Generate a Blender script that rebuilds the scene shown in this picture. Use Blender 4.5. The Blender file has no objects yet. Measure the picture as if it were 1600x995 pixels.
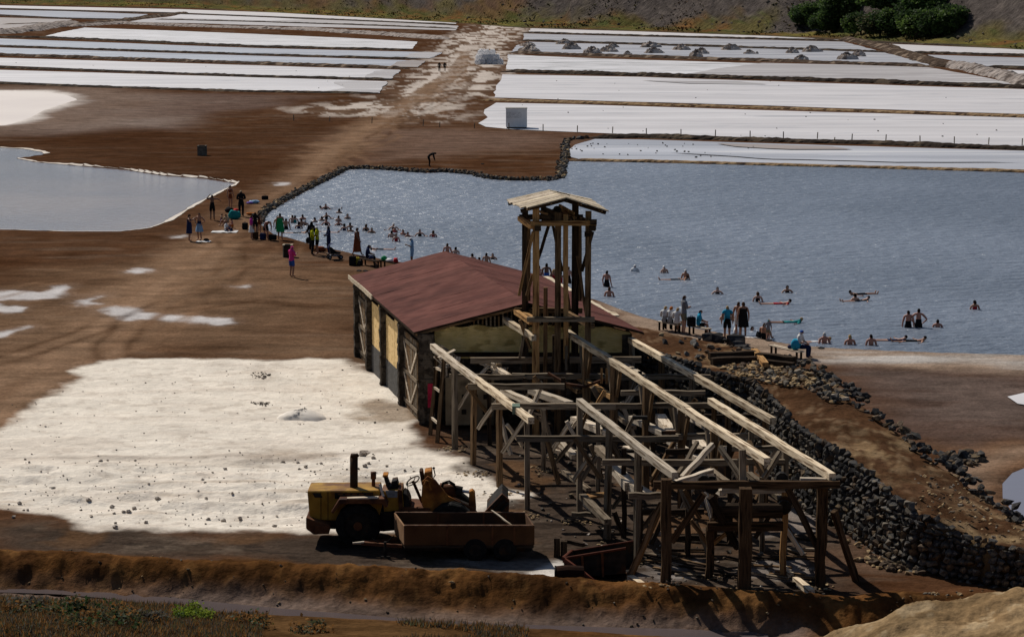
import bpy, bmesh, math, random
import numpy as np
from mathutils import Vector, Matrix, Euler

# ---------------------------------------------------------------- camera, world, sun, exposure
SC = bpy.context.scene
COL = SC.collection
F = 3500.0            # focal length in pixels of the 1600 px wide photograph
CAMH = 18.0           # metres above the crater floor
PITCH = math.atan((497.5 + 25.0) / F)
cam_d = bpy.data.cameras.new('camera')
cam = bpy.data.objects.new('camera', cam_d)
COL.objects.link(cam)
cam.location = (0, 0, CAMH)
cam.rotation_euler = (math.radians(90) - PITCH, 0, 0)
cam_d.sensor_width = 36.0
cam_d.lens = 36.0 * F / 1600.0
cam_d.clip_start = 0.5
cam_d.clip_end = 12000
SC.camera = cam

SUN_DIR = Vector((0.56, -0.83, 0)).normalized()      # the way shadows fall on the ground
SUN_EL = math.radians(45)
world = bpy.data.worlds.new('World')
SC.world = world
world.use_nodes = True
wn = world.node_tree
wn.nodes.clear()
sky = wn.nodes.new('ShaderNodeTexSky')
sky.sky_type = 'NISHITA'
sky.sun_disc = False
sky.sun_elevation = SUN_EL
to_sun = Vector((-SUN_DIR.x, -SUN_DIR.y, 0))
sky.sun_rotation = math.atan2(to_sun.x, to_sun.y)
sky.air_density = 0.85
sky.dust_density = 0.4
bg = wn.nodes.new('ShaderNodeBackground')
bg.inputs['Strength'].default_value = 0.06
wo = wn.nodes.new('ShaderNodeOutputWorld')
wn.links.new(sky.outputs[0], bg.inputs[0])
wn.links.new(bg.outputs[0], wo.inputs[0])

sun_d = bpy.data.lights.new('sun', 'SUN')
sun_d.energy = 5.0
sun_d.angle = math.radians(0.5)
sun_d.color = (1.0, 0.93, 0.83)
sun = bpy.data.objects.new('sun', sun_d)
COL.objects.link(sun)
light_dir = Vector((SUN_DIR.x * math.cos(SUN_EL), SUN_DIR.y * math.cos(SUN_EL), -math.sin(SUN_EL)))
sun.rotation_euler = light_dir.to_track_quat('-Z', 'Y').to_euler()
sun.location = (-40, 120, 80)

SC.view_settings.view_transform = 'Standard'
SC.view_settings.look = 'None'
SC.view_settings.exposure = -0.28
SC.view_settings.gamma = 1.0
SC.view_settings.use_curve_mapping = False
SC.render.engine = 'CYCLES'
SC.cycles.max_bounces = 6
SC.cycles.use_denoising = True

R = random.Random(7)
CP, SP = math.cos(PITCH), math.sin(PITCH)

# ---------------------------------------------------------------- survey helpers: sight line -> place on the ground
def ray(u, v):
    xn, yn = (u - 800.0) / F, (497.5 - v) / F
    return xn, CP + yn * SP, -SP + yn * CP

def P(u, v, z=0.0):
    dx, dy, dz = ray(u, v)
    t = (z - CAMH) / dz
    return Vector((dx * t, dy * t, z))

def D(u, v, y):
    dx, dy, dz = ray(u, v)
    t = y / dy
    return Vector((dx * t, y, CAMH + dz * t))

def depth(v, z=0.0):
    return P(800, v, z).y

def PP(pts, z=0.0):
    return [tuple(P(u, v, z).xy) for u, v in pts]

# ---------------------------------------------------------------- object helpers
def tag(o, label=None, cat=None, group=None, kind=None):
    if label: o['label'] = label
    if cat: o['category'] = cat
    if group: o['group'] = group
    if kind: o['kind'] = kind
    return o

def thing(name, label, cat, loc=(0, 0, 0), rz=0.0, group=None):
    o = bpy.data.objects.new(name, None)
    o.empty_display_size = 0.3
    COL.objects.link(o)
    o.location = loc
    o.rotation_euler = (0, 0, rz)
    return tag(o, label, cat, group)

def link(name, me, mats=(), parent=None, loc=None, rot=None):
    o = bpy.data.objects.new(name, me)
    COL.objects.link(o)
    if not isinstance(mats, (list, tuple)): mats = [mats]
    if len(me.materials) == 0:
        for m in mats: me.materials.append(m)
    if parent is not None: o.parent = parent
    if loc is not None: o.location = loc
    if rot is not None: o.rotation_euler = rot
    return o

def mesh_from(verts, faces, smooth=False, name='mesh'):
    me = bpy.data.meshes.new(name)
    me.from_pydata([tuple(v) for v in verts], [], faces)
    if smooth:
        me.polygons.foreach_set('use_smooth', [True] * len(me.polygons))
    me.update()
    return me

class MB:
    """collects shapes into one mesh; coordinates relative to 'o' (the thing's base)"""
    def __init__(self, o=(0, 0, 0)):
        self.v, self.f, self.o = [], [], Vector(o)
    def add(self, verts, faces):
        n = len(self.v)
        self.v += [Vector(p) - self.o for p in verts]
        self.f += [tuple(i + n for i in f) for f in faces]
        return self
    def box(self, lo, hi, rz=0.0, c=None):
        x0, y0, z0 = lo; x1, y1, z1 = hi
        vs = [Vector(p) for p in ((x0,y0,z0),(x1,y0,z0),(x1,y1,z0),(x0,y1,z0),(x0,y0,z1),(x1,y0,z1),(x1,y1,z1),(x0,y1,z1))]
        if rz:
            m = Matrix.Rotation(rz, 3, 'Z'); c = Vector(c or (0, 0, 0))
            vs = [m @ (p - c) + c for p in vs]
        return self.add(vs, [(0,3,2,1),(4,5,6,7),(0,1,5,4),(1,2,6,5),(2,3,7,6),(3,0,4,7)])
    def hexa(self, p):
        """8 corners: bottom four counter-clockwise then top four"""
        return self.add(p, [(0,3,2,1),(4,5,6,7),(0,1,5,4),(1,2,6,5),(2,3,7,6),(3,0,4,7)])
    def beam(self, a, b, w, h, seg=1, wob=0.0, rnd=None, up=Vector((0, 0, 1))):
        a, b = Vector(a), Vector(b)
        d = (b - a).normalized()
        if abs(d.dot(up)) > 0.97: up = Vector((0, 1, 0))
        s = d.cross(up).normalized(); t = s.cross(d).normalized()
        vs = []; rnd = rnd or R
        for i in range(seg + 1):
            c = a.lerp(b, i / seg)
            if 0 < i < seg and wob: c = c + s * rnd.uniform(-wob, wob) + t * rnd.uniform(-wob, wob)
            k = 1 + (rnd.uniform(-.06, .06) if wob else 0)
            vs += [c - s*w*k/2 - t*h*k/2, c + s*w*k/2 - t*h*k/2, c + s*w*k/2 + t*h*k/2, c - s*w*k/2 + t*h*k/2]
        fs = [(3, 2, 1, 0), tuple(seg*4 + i for i in range(4))]
        for i in range(seg):
            for j in range(4):
                fs.append((i*4 + j, i*4 + (j+1) % 4, i*4 + 4 + (j+1) % 4, i*4 + 4 + j))
        return self.add(vs, fs)
    def tube(self, pts, rad, n=8, cap=True):
        pts = [Vector(p) for p in pts]
        rads = rad if isinstance(rad, (list, tuple)) else [rad] * len(pts)
        vs, fs = [], []
        for i, p in enumerate(pts):
            d = (pts[min(i+1, len(pts)-1)] - pts[max(i-1, 0)]).normalized()
            up = Vector((0, 0, 1)) if abs(d.z) < .95 else Vector((0, 1, 0))
            s = d.cross(up).normalized(); t = s.cross(d)
            for k in range(n):
                a = 2*math.pi*k/n
                vs.append(p + (s*math.cos(a) + t*math.sin(a)) * rads[i])
        for i in range(len(pts)-1):
            for k in range(n):
                fs.append((i*n+k, i*n+(k+1) % n, i*n+n+(k+1) % n, i*n+n+k))
        if cap:
            fs.append(tuple(range(n-1, -1, -1))); fs.append(tuple((len(pts)-1)*n + k for k in range(n)))
        return self.add(vs, fs)
    def prism(self, poly, axis0, axis1, org, thick):
        """outline poly in the plane (axis0, axis1) at org, extruded by vector thick"""
        org, a0, a1, th = Vector(org), Vector(axis0), Vector(axis1), Vector(thick)
        n = len(poly)
        b = [org + a0*p[0] + a1*p[1] for p in poly]
        vs = b + [p + th for p in b]
        fs = [tuple(range(n-1, -1, -1)), tuple(range(n, 2*n))] + [(i, (i+1) % n, n+(i+1) % n, n+i) for i in range(n)]
        return self.add(vs, fs)
    def build(self, name, mat, parent=None, smooth=False, bevel=0.0):
        me = mesh_from(self.v, self.f, smooth, name)
        bm = bmesh.new(); bm.from_mesh(me)
        bmesh.ops.recalc_face_normals(bm, faces=bm.faces)
        if bevel:
            bmesh.ops.bevel(bm, geom=list(bm.edges), offset=bevel, segments=1, affect='EDGES', clamp_overlap=True)
        bm.to_mesh(me); bm.free()
        return link(name, me, mat, parent)

# ---------------------------------------------------------------- numpy noise
def _hash(ix, iy, seed):
    h = (ix.astype(np.int64) * 374761393 + iy.astype(np.int64) * 668265263 + seed * 1442695041) & 0xffffffff
    h = ((h ^ (h >> 13)) * 1274126177) & 0xffffffff
    h = (h ^ (h >> 16)) & 0xffffffff
    return h / 4294967295.0

def vnoise(x, y, seed=0):
    ix, iy = np.floor(x), np.floor(y)
    fx, fy = x - ix, y - iy
    fx = fx*fx*(3-2*fx); fy = fy*fy*(3-2*fy)
    a = _hash(ix, iy, seed); b = _hash(ix+1, iy, seed); c = _hash(ix, iy+1, seed); d = _hash(ix+1, iy+1, seed)
    return a + (b-a)*fx + (c-a)*fy + (a-b-c+d)*fx*fy

def fbm(x, y, seed=0, oct=4):
    s, amp, tot = 0, 1.0, 0
    for k in range(oct):
        s = s + amp * vnoise(x, y, seed + k*17)
        tot += amp; amp *= .5; x = x*2.03 + 5.1; y = y*2.03 + 1.7
    return s / tot

def sdist(x, y, poly):
    """signed distance to a polygon in metres, positive inside"""
    d = np.full(x.shape, 1e9); inside = np.zeros(x.shape, bool)
    n = len(poly)
    for i in range(n):
        ax, ay = poly[i]; bx, by = poly[(i+1) % n]
        ex, ey = bx-ax, by-ay
        t = np.clip(((x-ax)*ex + (y-ay)*ey) / (ex*ex + ey*ey + 1e-12), 0, 1)
        d = np.minimum(d, (x-ax-t*ex)**2 + (y-ay-t*ey)**2)
        cond = ((ay > y) != (by > y))
        xi = ax + (y - ay) * (ex / (ey if abs(ey) > 1e-9 else 1e-9))
        inside ^= cond & (x < xi)
    d = np.sqrt(d)
    return np.where(inside, d, -d)

def ldist(x, y, line):
    d = np.full(x.shape, 1e9)
    for i in range(len(line)-1):
        ax, ay = line[i]; bx, by = line[i+1]
        ex, ey = bx-ax, by-ay
        t = np.clip(((x-ax)*ex + (y-ay)*ey) / (ex*ex + ey*ey + 1e-12), 0, 1)
        d = np.minimum(d, (x-ax-t*ex)**2 + (y-ay-t*ey)**2)
    return np.sqrt(d)

def sm(a, b, x):
    t = np.clip((x - a) / (b - a), 0, 1)
    return t*t*(3-2*t)

# ---------------------------------------------------------------- materials
def new_mat(name):
    m = bpy.data.materials.new(name); m.use_nodes = True
    nt = m.node_tree
    return m, nt, nt.nodes['Principled BSDF']

def noise_mat(name, c1, c2, scale=4.0, rough=0.85, stretch=(1, 1, 1), bump=0.0, bscale=None, detail=4, c3=None, spec=0.04, coord='Object', metallic=0.0, bdist=0.02, p3=(.62, .7), vary=0.0):
    m, nt, b = new_mat(name)
    tc = nt.nodes.new('ShaderNodeTexCoord'); mp = nt.nodes.new('ShaderNodeMapping')
    mp.inputs['Scale'].default_value = stretch
    nt.links.new(tc.outputs[coord], mp.inputs['Vector'])
    n = nt.nodes.new('ShaderNodeTexNoise')
    n.inputs['Scale'].default_value = scale; n.inputs['Detail'].default_value = detail
    nt.links.new(mp.outputs[0], n.inputs['Vector'])
    r = nt.nodes.new('ShaderNodeValToRGB')
    r.color_ramp.elements[0].position = .33; r.color_ramp.elements[0].color = (*c1, 1)
    r.color_ramp.elements[1].position = .67; r.color_ramp.elements[1].color = (*c2, 1)
    nt.links.new(n.outputs['Fac'], r.inputs['Fac'])
    out = r.outputs['Color']
    if c3 is not None:
        n3 = nt.nodes.new('ShaderNodeTexNoise'); n3.inputs['Scale'].default_value = scale*.45; n3.inputs['Detail'].default_value = 6
        nt.links.new(mp.outputs[0], n3.inputs['Vector'])
        r3 = nt.nodes.new('ShaderNodeValToRGB')
        r3.color_ramp.elements[0].position = p3[0] - .08; r3.color_ramp.elements[1].position = p3[1] - .08
        nt.links.new(n3.outputs['Fac'], r3.inputs['Fac'])
        mx = nt.nodes.new('ShaderNodeMix'); mx.data_type = 'RGBA'
        nt.links.new(r3.outputs['Color'], mx.inputs[0])
        nt.links.new(out, mx.inputs[6]); mx.inputs[7].default_value = (*c3, 1)
        out = mx.outputs[2]
    if vary:      # each piece a little lighter or darker than the next
        oi = nt.nodes.new('ShaderNodeObjectInfo'); mr = nt.nodes.new('ShaderNodeMapRange'); mr.inputs[3].default_value = 1-vary; mr.inputs[4].default_value = 1+vary*.7
        nt.links.new(oi.outputs['Random'], mr.inputs[0]); vm = nt.nodes.new('ShaderNodeVectorMath'); vm.operation = 'SCALE'
        nt.links.new(out, vm.inputs[0]); nt.links.new(mr.outputs[0], vm.inputs['Scale']); out = vm.outputs[0]
    nt.links.new(out, b.inputs['Base Color'])
    b.inputs['Roughness'].default_value = rough
    b.inputs['Specular IOR Level'].default_value = spec
    b.inputs['Metallic'].default_value = metallic
    if bump:
        nb = nt.nodes.new('ShaderNodeTexNoise'); nb.inputs['Scale'].default_value = bscale or scale*2.5; nb.inputs['Detail'].default_value = 5
        nt.links.new(mp.outputs[0], nb.inputs['Vector'])
        bp = nt.nodes.new('ShaderNodeBump'); bp.inputs['Strength'].default_value = bump; bp.inputs['Distance'].default_value = bdist
        nt.links.new(nb.outputs['Fac'], bp.inputs['Height']); nt.links.new(bp.outputs[0], b.inputs['Normal'])
    return m

def wood(name, c1, c2, c3=None, rough=.85):
    # grain runs along the beam's own X axis
    return noise_mat(name, c1, c2, 5.0, rough, (.35, 5, 5), .4, 9.0, 5, c3, .02, vary=.32)

W_PALE = wood('wood_pale', (.46, .385, .29), (.72, .62, .50), (.25, .19, .13))  # pale grey-tan timber with darker streaks
W_RAIL = wood('wood_rail', (.54, .43, .29), (.78, .65, .48), (.24, .17, .11))
W_GREY = wood('wood_grey', (.145, .115, .082), (.285, .23, .17), (.07, .05, .033))
W_BROWN = wood('wood_brown', (.11, .068, .036), (.235, .152, .085), (.05, .03, .016))
W_DARK = wood('wood_dark', (.028, .02, .015), (.065, .045, .03), (.015, .01, .008))
W_UMBER = wood('wood_umber', (.040, .024, .014), (.105, .066, .038), (.02, .013, .008))  # brown darkened to carry the shade on the front posts
W_ORANGE = wood('wood_orange', (.32, .175, .068), (.50, .30, .135), (.15, .075, .034))
W_PLANK = wood('wood_roof_plank', (.46, .38, .27), (.68, .60, .47), (.27, .2, .13))
STONE = [noise_mat('basalt_%s' % k, c1, c2, 5, .9, bump=.4, c3=c3, vary=.3) for k, c1, c2, c3 in (
    ('slate', (.058, .056, .055), (.115, .11, .103), (.16, .135, .10)),
    ('brown', (.062, .046, .034), (.125, .092, .066), (.2, .15, .09)),
    ('black', (.028, .027, .028), (.066, .063, .062), (.13, .115, .10)),
    ('pale', (.12, .105, .088), (.22, .19, .15), (.08, .07, .06)))]
RUST = noise_mat('rusty_steel', (.075, .028, .014), (.15, .062, .026), 3, .8, bump=.3, c3=(.04, .018, .012), spec=.12)
STEEL = noise_mat('dark_steel', (.012, .011, .010), (.035, .03, .026), 4, .6, c3=(.06, .03, .015))
RUBBER = noise_mat('tyre_rubber', (.008, .008, .008), (.02, .019, .018), 6, .85)
YELLOW = noise_mat('faded_yellow_paint', (.27, .135, .016), (.42, .235, .035), 2.2, .6, bump=.15, c3=(.13, .05, .015), p3=(.54, .66), spec=.15)
ORANGE = noise_mat('rusty_orange_paint', (.30, .11, .02), (.44, .19, .04), 3.0, .6, bump=.2, c3=(.12, .045, .018), p3=(.52, .68))
def see_through(m, amount, tint=1.0):
    """thin leaf or cloth: part of the light passes to the shaded side"""
    nt = m.node_tree; b = nt.nodes['Principled BSDF']; out = nt.nodes['Material Output']
    tr = nt.nodes.new('ShaderNodeBsdfTranslucent'); mx = nt.nodes.new('ShaderNodeMixShader'); mx.inputs[0].default_value = amount
    src = b.inputs['Base Color'].links[0].from_socket
    nt.links.new(src, tr.inputs[0]); nt.links.new(b.outputs[0], mx.inputs[1]); nt.links.new(tr.outputs[0], mx.inputs[2]); nt.links.new(mx.outputs[0], out.inputs[0])
    return m
def plain(name, c, rough=.8, var=.25, scale=9):
    return noise_mat(name, tuple(x*(1-var) for x in c), tuple(min(1, x*(1+var)) for x in c), scale, rough)
# ---------------------------------------------------------------- terrain outlines, surveyed in photo pixels and laid on the ground
POOL_PX = [(1720,272),(1600,269),(1300,260),(1000,253),(885,251),(880,259),(878,277),(860,281),(800,281),(770,279),(740,272),(700,268),(665,269),(600,264),
    (560,263),(540,264),(525,273),(500,285),(470,300),(440,316),(420,328),(408,338),(404,350),(425,366),(450,371),(480,380),(505,386),(530,391),(560,398),(590,403),(625,409),(660,416),
    (700,424),(760,434),(850,450),(930,468),(965,482),(1000,494),(1050,506),(1100,515),(1140,522),(1180,528),(1240,538),(1300,543),(1380,547),(1450,550),(1600,554),(1720,558)]
LPOND_PX = [(-160,226),(0,230),(40,232),(68,237),(75,241),(40,245),(28,247),(60,253),(120,258),(200,265),(260,274),(320,278),(372,286),(352,296),(330,307),(310,317),(285,332),(262,346),(235,356),(190,361),(100,361),(0,358),(-160,350)]
UPOND_PX = [(-150,141),(0,142),(70,143),(105,148),(125,155),(100,163),(72,172),(50,184),(20,194),(0,196),(-150,205)]
RPOND_PX = [(1750,700),(1640,712),(1600,724),(1572,735),(1556,752),(1556,775),(1570,795),(1592,809),(1650,818),(1750,820)]
RPAN_PX = [(1700,600),(1600,615),(1574,621),(1590,632),(1640,640),(1700,640)]
APRON_PX = [(102,572),(150,562),(300,558),(470,558),(558,556),(580,580),(612,612),(640,640),(655,660),(690,695),(735,735),(775,760),(760,790),(700,800),(620,820),(560,832),(480,834),(300,833),(190,824),(110,812),(0,797),(-250,785),(-250,690),(-20,672),(50,618),(85,590)]
DARK_PX = [(-10,822),(120,815),(300,838),(480,834),(600,828),(780,765),(730,735),(695,700),(700,670),(985,655),(1110,702),(1215,745),(1310,830),(1340,930),(1200,945),(1000,925),(750,905),(500,888),(250,872),(60,858)]
WETSALT_PX = [(800,918),(822,902),(850,880),(872,874),(888,880),(884,900),(872,914),(840,920)]
ROAD_PX = [(716,80),(742,80),(738,110),(716,130),(690,150),(650,175),(600,208),(560,240),(510,275),(470,305),(420,345),(360,400),(300,455),(240,520),(130,620),(0,700),(-200,760),(-200,640),(0,560),(130,480),(230,420),(310,360),(370,318),(420,285),(480,235),(540,200),(600,170),(640,140),(690,112)]
RUBBLE1_PX = [(760,38),(700,60),(690,85),(660,110),(630,132),(605,150),(660,158),(700,135),(735,110),(745,80),(790,60),(815,45)]
RUBBLE2_PX = [(740,80),(720,112),(712,140),(730,150),(770,152),(780,118),(790,90),(790,70),(815,48),(770,60)]
PATCH1_PX = [(480,173),(530,163),(610,155),(640,150),(622,168),(580,181),(520,180)]
PATCH2_PX = [(615,178),(650,158),(690,152),(708,158),(682,172),(680,190),(640,190)]
MUDL_PX = [(60,212),(120,188),(220,150),(330,148),(430,150),(400,172),(335,190),(290,205),(180,200)]
MUDM_PX = [(540,225),(600,205),(720,200),(900,215),(880,230),(700,250),(560,255)]
MUDR_PX = [(1290,566),(1450,575),(1720,580),(1720,700),(1600,690),(1500,700),(1400,665),(1330,610)]
BEACH_PX = [(930,462),(1000,490),(1100,512),(1240,535),(1400,545),(1720,555),(1720,592),(1600,588),(1500,577),(1400,572),(1290,568),(1240,566),(1140,545),(1020,520),(960,500)]
STREAK_PX = [(1300,556),(1450,553),(1720,556),(1720,574),(1600,573),(1500,566),(1400,569),(1300,566)]
BANKL_PX = [(70,243),(110,235),(200,245),(330,265),(380,275),(372,286),(320,278),(260,274),(200,265),(120,258)]
BANKR_PX = [(1440,700),(1500,705),(1600,690),(1720,690),(1720,720),(1600,722),(1556,740),(1550,780),(1600,815),(1560,800),(1500,740)]
PUDDLES_PX = [[(158,483),(168,480),(205,480),(222,487),(270,489),(310,493),(352,498),(362,504),(340,506),(250,501),(200,500),(180,494)],
    [(-60,456),(0,455),(60,456),(105,444),(113,448),(98,456),(84,465),(40,468),(0,469),(-60,470)], [(-60,473),(0,473),(46,479),(30,487),(0,487),(-60,488)],
    [(150,462),(165,459),(168,463),(155,466)], [(128,470),(142,467),(143,475),(130,478)], [(205,424),(222,419),(238,421),(228,426),(212,427)], [(360,447),(385,446),(384,450),(364,449)],
    [(-60,520),(0,518),(45,512),(20,522),(0,526),(-60,526)], [(272,368),(288,367),(286,371),(274,371)], [(86,275),(92,273),(90,277)], [(430,286),(458,285),(450,290),(434,290)]]
DITCH_PX = [(-200,910),(0,912),(100,915),(180,922),(300,938),(420,950),(520,958),(640,968),(800,976),(1000,982),(1200,985)]
BERM_PX = [(-300,862),(-100,864),(0,866),(120,870),(250,877),(400,885),(560,893),(750,902),(1000,917),(1180,930),(1330,938),(1420,930)]
POOL, LPOND, UPOND, RPOND, RPAN = (PP(p) for p in (POOL_PX, LPOND_PX, UPOND_PX, RPOND_PX, RPAN_PX))

# embankment path: left edge (top of the retaining wall) and right edge, photo pixel and height
WALL_TOP = [(992,538,3.0),(1050,556,3.0),(1119,577,2.9),(1178,592,2.85),(1206,618,2.8),(1234,646,2.75),(1281,681,2.65),(1337,716,2.5),(1387,756,2.2),(1444,799,1.85),(1500,825,1.5),(1546,842,1.35),(1600,852,1.25),(1720,876,1.1)]
PATH_R = [(978,504,3.0),(1035,514,3.0),(1108,530,2.9),(1175,545,2.85),(1253,571,2.8),(1275,587,2.75),(1325,615,2.6),(1372,652,2.4),(1412,680,2.2),(1444,709,2.0),(1490,740,1.7),(1534,771,1.4),(1600,815,1.2),(1720,850,1.0)]
WT = [P(*p) for p in WALL_TOP]
PR = [P(*p) for p in PATH_R]

def resample(line, n):
    L = [0]
    for i in range(1, len(line)): L.append(L[-1] + (line[i]-line[i-1]).length)
    out = []
    for k in range(n):
        s = L[-1]*k/(n-1)
        i = max(0, min(len(L)-2, next((j for j in range(len(L)-1) if L[j+1] >= s), len(L)-2)))
        out.append(line[i].lerp(line[i+1], (s-L[i])/max(1e-6, L[i+1]-L[i])))
    return out

# fan-shaped sheet: columns spread from below the camera, rows get wider with distance
us = np.concatenate([np.linspace(-1500, -60, 40, endpoint=False), np.linspace(-60, 1660, 880), np.linspace(1660, 3100, 41)[1:]])
vs = np.concatenate([np.linspace(-16, -2, 12, endpoint=False), np.linspace(-2, 1012, 600), np.linspace(1012, 1330, 150)[1:], np.linspace(1330, 4200, 40)[1:]])
yn = (497.5 - vs) / F
tt = -CAMH / (-SP + yn*CP)
rowy = (CP + yn*SP) * tt
X = ((us[None, :] - 800.0) / F) * tt[:, None]
Y = np.repeat(rowy[:, None], len(us), 1)

def ground_height(x, y):
    z = (fbm(x*.35, y*.35, 3, 4) - .5) * .16 * np.exp(-y/260)
    z += (fbm(x*1.7, y*1.7, 9, 3) - .5) * .10 * np.exp(-y/120)
    # berm, ditch and near bank
    berm = ldist(x, y, PP(BERM_PX, .3)); by = np.interp(x, *zip(*sorted(PP(BERM_PX, .3))))
    z += np.where(y < by, .0, .0) + .42 * np.exp(-(berm/1.0)**2) * (.75 + .5*fbm(x*.5, y*.5, 21))
    z += (-.42 * sm(0, 1.3, by - y) + .50 * sm(2.2, 4.6, by - y)) * np.where(x > 6, .9, 1)
    lumps = (fbm(x*1.1, y*1.1, 31, 4) - .5) * .5
    z += lumps * .45 * np.exp(-((by - y - .6)/1.3)**2)
    z += (fbm(x*2.6, y*3.2, 33, 4) - .5) * .30 * np.exp(-((by - y - .5)/1.2)**2)
    dd = ldist(x, y, PP(DITCH_PX, -.35))
    z -= .20 * np.exp(-(dd/.75)**2)
    # near bank on the lower left, sandy spur on the lower right
    bank = .7 * sm(4.2, 10, by - y)
    z += bank * (.9 + .7*(fbm(x*.6, y*.6, 41) - .5)) * (1 - sm(-2, 7, x))
    crest = np.interp(x, [-2, 5, 7, 8.3, 9.5, 10.6, 13.2, 16, 22], [-.4, -.15, .40, .90, 1.45, 1.92, 2.32, 2.6, 3.0])
    yc = 58.5
    prof = np.where(y > yc, np.exp(-((y-yc)/1.7)**2), np.clip(1 - (yc-y)*.045, -.6, 1))
    w = sm(1.5, 5.0, x)
    rough = (fbm(x*.9, y*1.6, 61, 6) - .5) * .55 + (fbm(x*3.1, y*3.1, 63, 3) - .5) * .10
    spur = (crest + rough) * prof
    z = np.where(y > yc + 4.5, z, z + np.where(w > 0, np.maximum(spur - .58, 0) * w, 0))
    # gentle rise of the camera's own hillside, out of the picture
    z += sm(50, 20, y) * 9.0
    return z

Zg = ground_height(X, Y)
def basin(z, poly, deep, slope):
    d = sdist(X, Y, poly)
    return np.where(d > -1.0, np.minimum(z, np.where(d > 0, -d*slope, .0 - d*.10)).clip(-deep, None), z), d
Zg, d_pool = basin(Zg, POOL, 1.7, .35)
Zg, d_lp = basin(Zg, LPOND, .8, .2)
Zg, d_up = basin(Zg, UPOND, .5, .12)
Zg, d_rp = basin(Zg, RPOND, .6, .25)
Zg += np.where((d_lp < 0) & (sdist(X, Y, PP(BANKL_PX)) > -1.5), .18*np.exp(-((sdist(X, Y, PP(BANKL_PX))-1.0)/1.6)**2), 0)
d_ap = sdist(X, Y, PP(APRON_PX))
apron_n = d_ap + (fbm(X*.5, Y*.5, 71, 5) - .5)*2.6 + (fbm(X*.12, Y*.12, 72, 3) - .5)*2.4
m_ap = sm(-.35, .6, apron_n)
# the worked front half of the salt is lumpy
ridge = (fbm(X*.45, Y*1.1, 75, 5) - .5) * .55 * sm(.2, 2.5, d_ap) * sm(88, 80, Y)
Zg += ridge * (X < -1)

def C(*c): return np.array(c)
BROWN, BROWN2, TAN, SALT = C(.060,.0265,.0125), C(.108,.056,.031), C(.25,.158,.100), C(.76,.695,.605)
col = np.empty(X.shape + (3,))
def mix(mask, c):
    global col
    m = mask[..., None]
    col = col*(1-m) + c*m
nA = fbm(X*.06, Y*.05, 101, 5); nB = fbm(X*.5, Y*.22, 103, 5); nC = fbm(X*.10, Y*.55, 105, 4); nF = fbm(X*1.9, Y*1.9, 107, 3)
mm = np.clip((nA-.5)*1.6 + (nB-.5)*1.1 + .5, 0, 1)
col[:] = BROWN[None, None, :]
mix(mm*.8, BROWN2)
mix(sm(.57, .70, nC)*.35, C(.16,.115,.085))
mix(sm(.60, .68, nB)*.35, C(.055,.03,.019))
def zone(px, c, soft=1.0, noise=2.0, seed=200, amt=1.0, nscale=.35, z=0):
    d = sdist(X, Y, PP(px, z)) + (fbm(X*nscale, Y*nscale, seed, 5) - .5) * 2 * noise
    mix(sm(-soft, soft, d) * amt, c if isinstance(c, np.ndarray) else C(*c))
# open ground between the ponds and the salt apron is paler and dustier
zone([(-300,300),(0,270),(60,255),(0,200),(150,195),(330,205),(520,180),(600,150),(500,230),(400,270),(390,300)], (.046,.0205,.010), 8, 8, 215, .55, .05)
zone([(0,455),(150,415),(300,385),(480,400),(560,440),(552,560),(300,556),(130,562),(60,610),(0,670),(-300,700),(-300,470)], (.20,.128,.08), 6, 6, 211, .55, .12)
zone(MUDL_PX, (.135,.095,.08), 6, 12, 221, .7, .05)
m = sm(.53, .6, fbm(X*.04, Y*.018, 223, 5)) * sm(-2, 10, sdist(X, Y, PP(MUDL_PX)))
mix(m*.3, C(.34,.29,.26))
zone(MUDM_PX, (.15,.098,.075), 8, 10, 225, .75, .06)
mix(sm(.58, .66, fbm(X*.10, Y*.03, 226, 4)) * sm(0, 12, sdist(X, Y, PP(MUDM_PX))) * .5, C(.25,.17,.13))
d_road = sdist(X, Y, PP(ROAD_PX))
mix(sm(-2.0, 3.0, d_road + (nB-.5)*4) * .8, TAN)
lane = np.abs(np.sin(d_road*1.25))
mix(sm(.55, .95, lane) * sm(.5, 2.5, d_road) * .35 * sm(.3, .6, nB), BROWN2)
for k, (px, amt) in enumerate(((RUBBLE1_PX, .95), (RUBBLE2_PX, .95), (PATCH1_PX, .9), (PATCH2_PX, .95))):
    d = sdist(X, Y, PP(px)); n = fbm(X*.35, Y*.10, 231+k, 5)
    base = sm(-6, 6, d + (n-.5)*14)
    mix(base*.55, C(.20,.14,.10))
    mix(base * sm(.48, .57, n + (nF-.5)*.25 + .04*np.clip(d, -8, 8)/8) * amt * np.where(d_road > 1.2, .35, 1), C(.52,.46,.41))
# pale brine crust and fine gravel of the bathing beach
zone(BEACH_PX, (.27,.20,.15), 1.2, 1.2, 241, .95, .5)
d = sdist(X, Y, PP(STREAK_PX)) + (fbm(X*.12, Y*.6, 243, 5)-.5)*9
mix(sm(-1.0, 2.5, d)*.8, C(.44,.42,.40))
mix(sm(.55, .66, fbm(X*.10, Y*.9, 244, 5)) * sm(-1, 3, d) * .8, C(.70,.68,.65))
zone(MUDR_PX, (.088,.058,.047), 2, 3, 245, .9, .2)
mix(sm(.52, .66, fbm(X*.18, Y*.06, 246, 5)) * sm(-1, 4, sdist(X, Y, PP(MUDR_PX))) * .5, C(.05,.032,.025))
mix(sm(.55, .66, fbm(X*.10, Y*.25, 249, 5)) * sm(-1, 4, sdist(X, Y, PP(MUDR_PX))) * .5, C(.15,.115,.10))
zone(BANKR_PX, (.15,.075,.036), 1.5, 2, 247, .8, .3)
mix(np.exp(-((d_rp + 1.2)/1.1)**2)*.55, C(.26,.19,.14))
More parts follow.
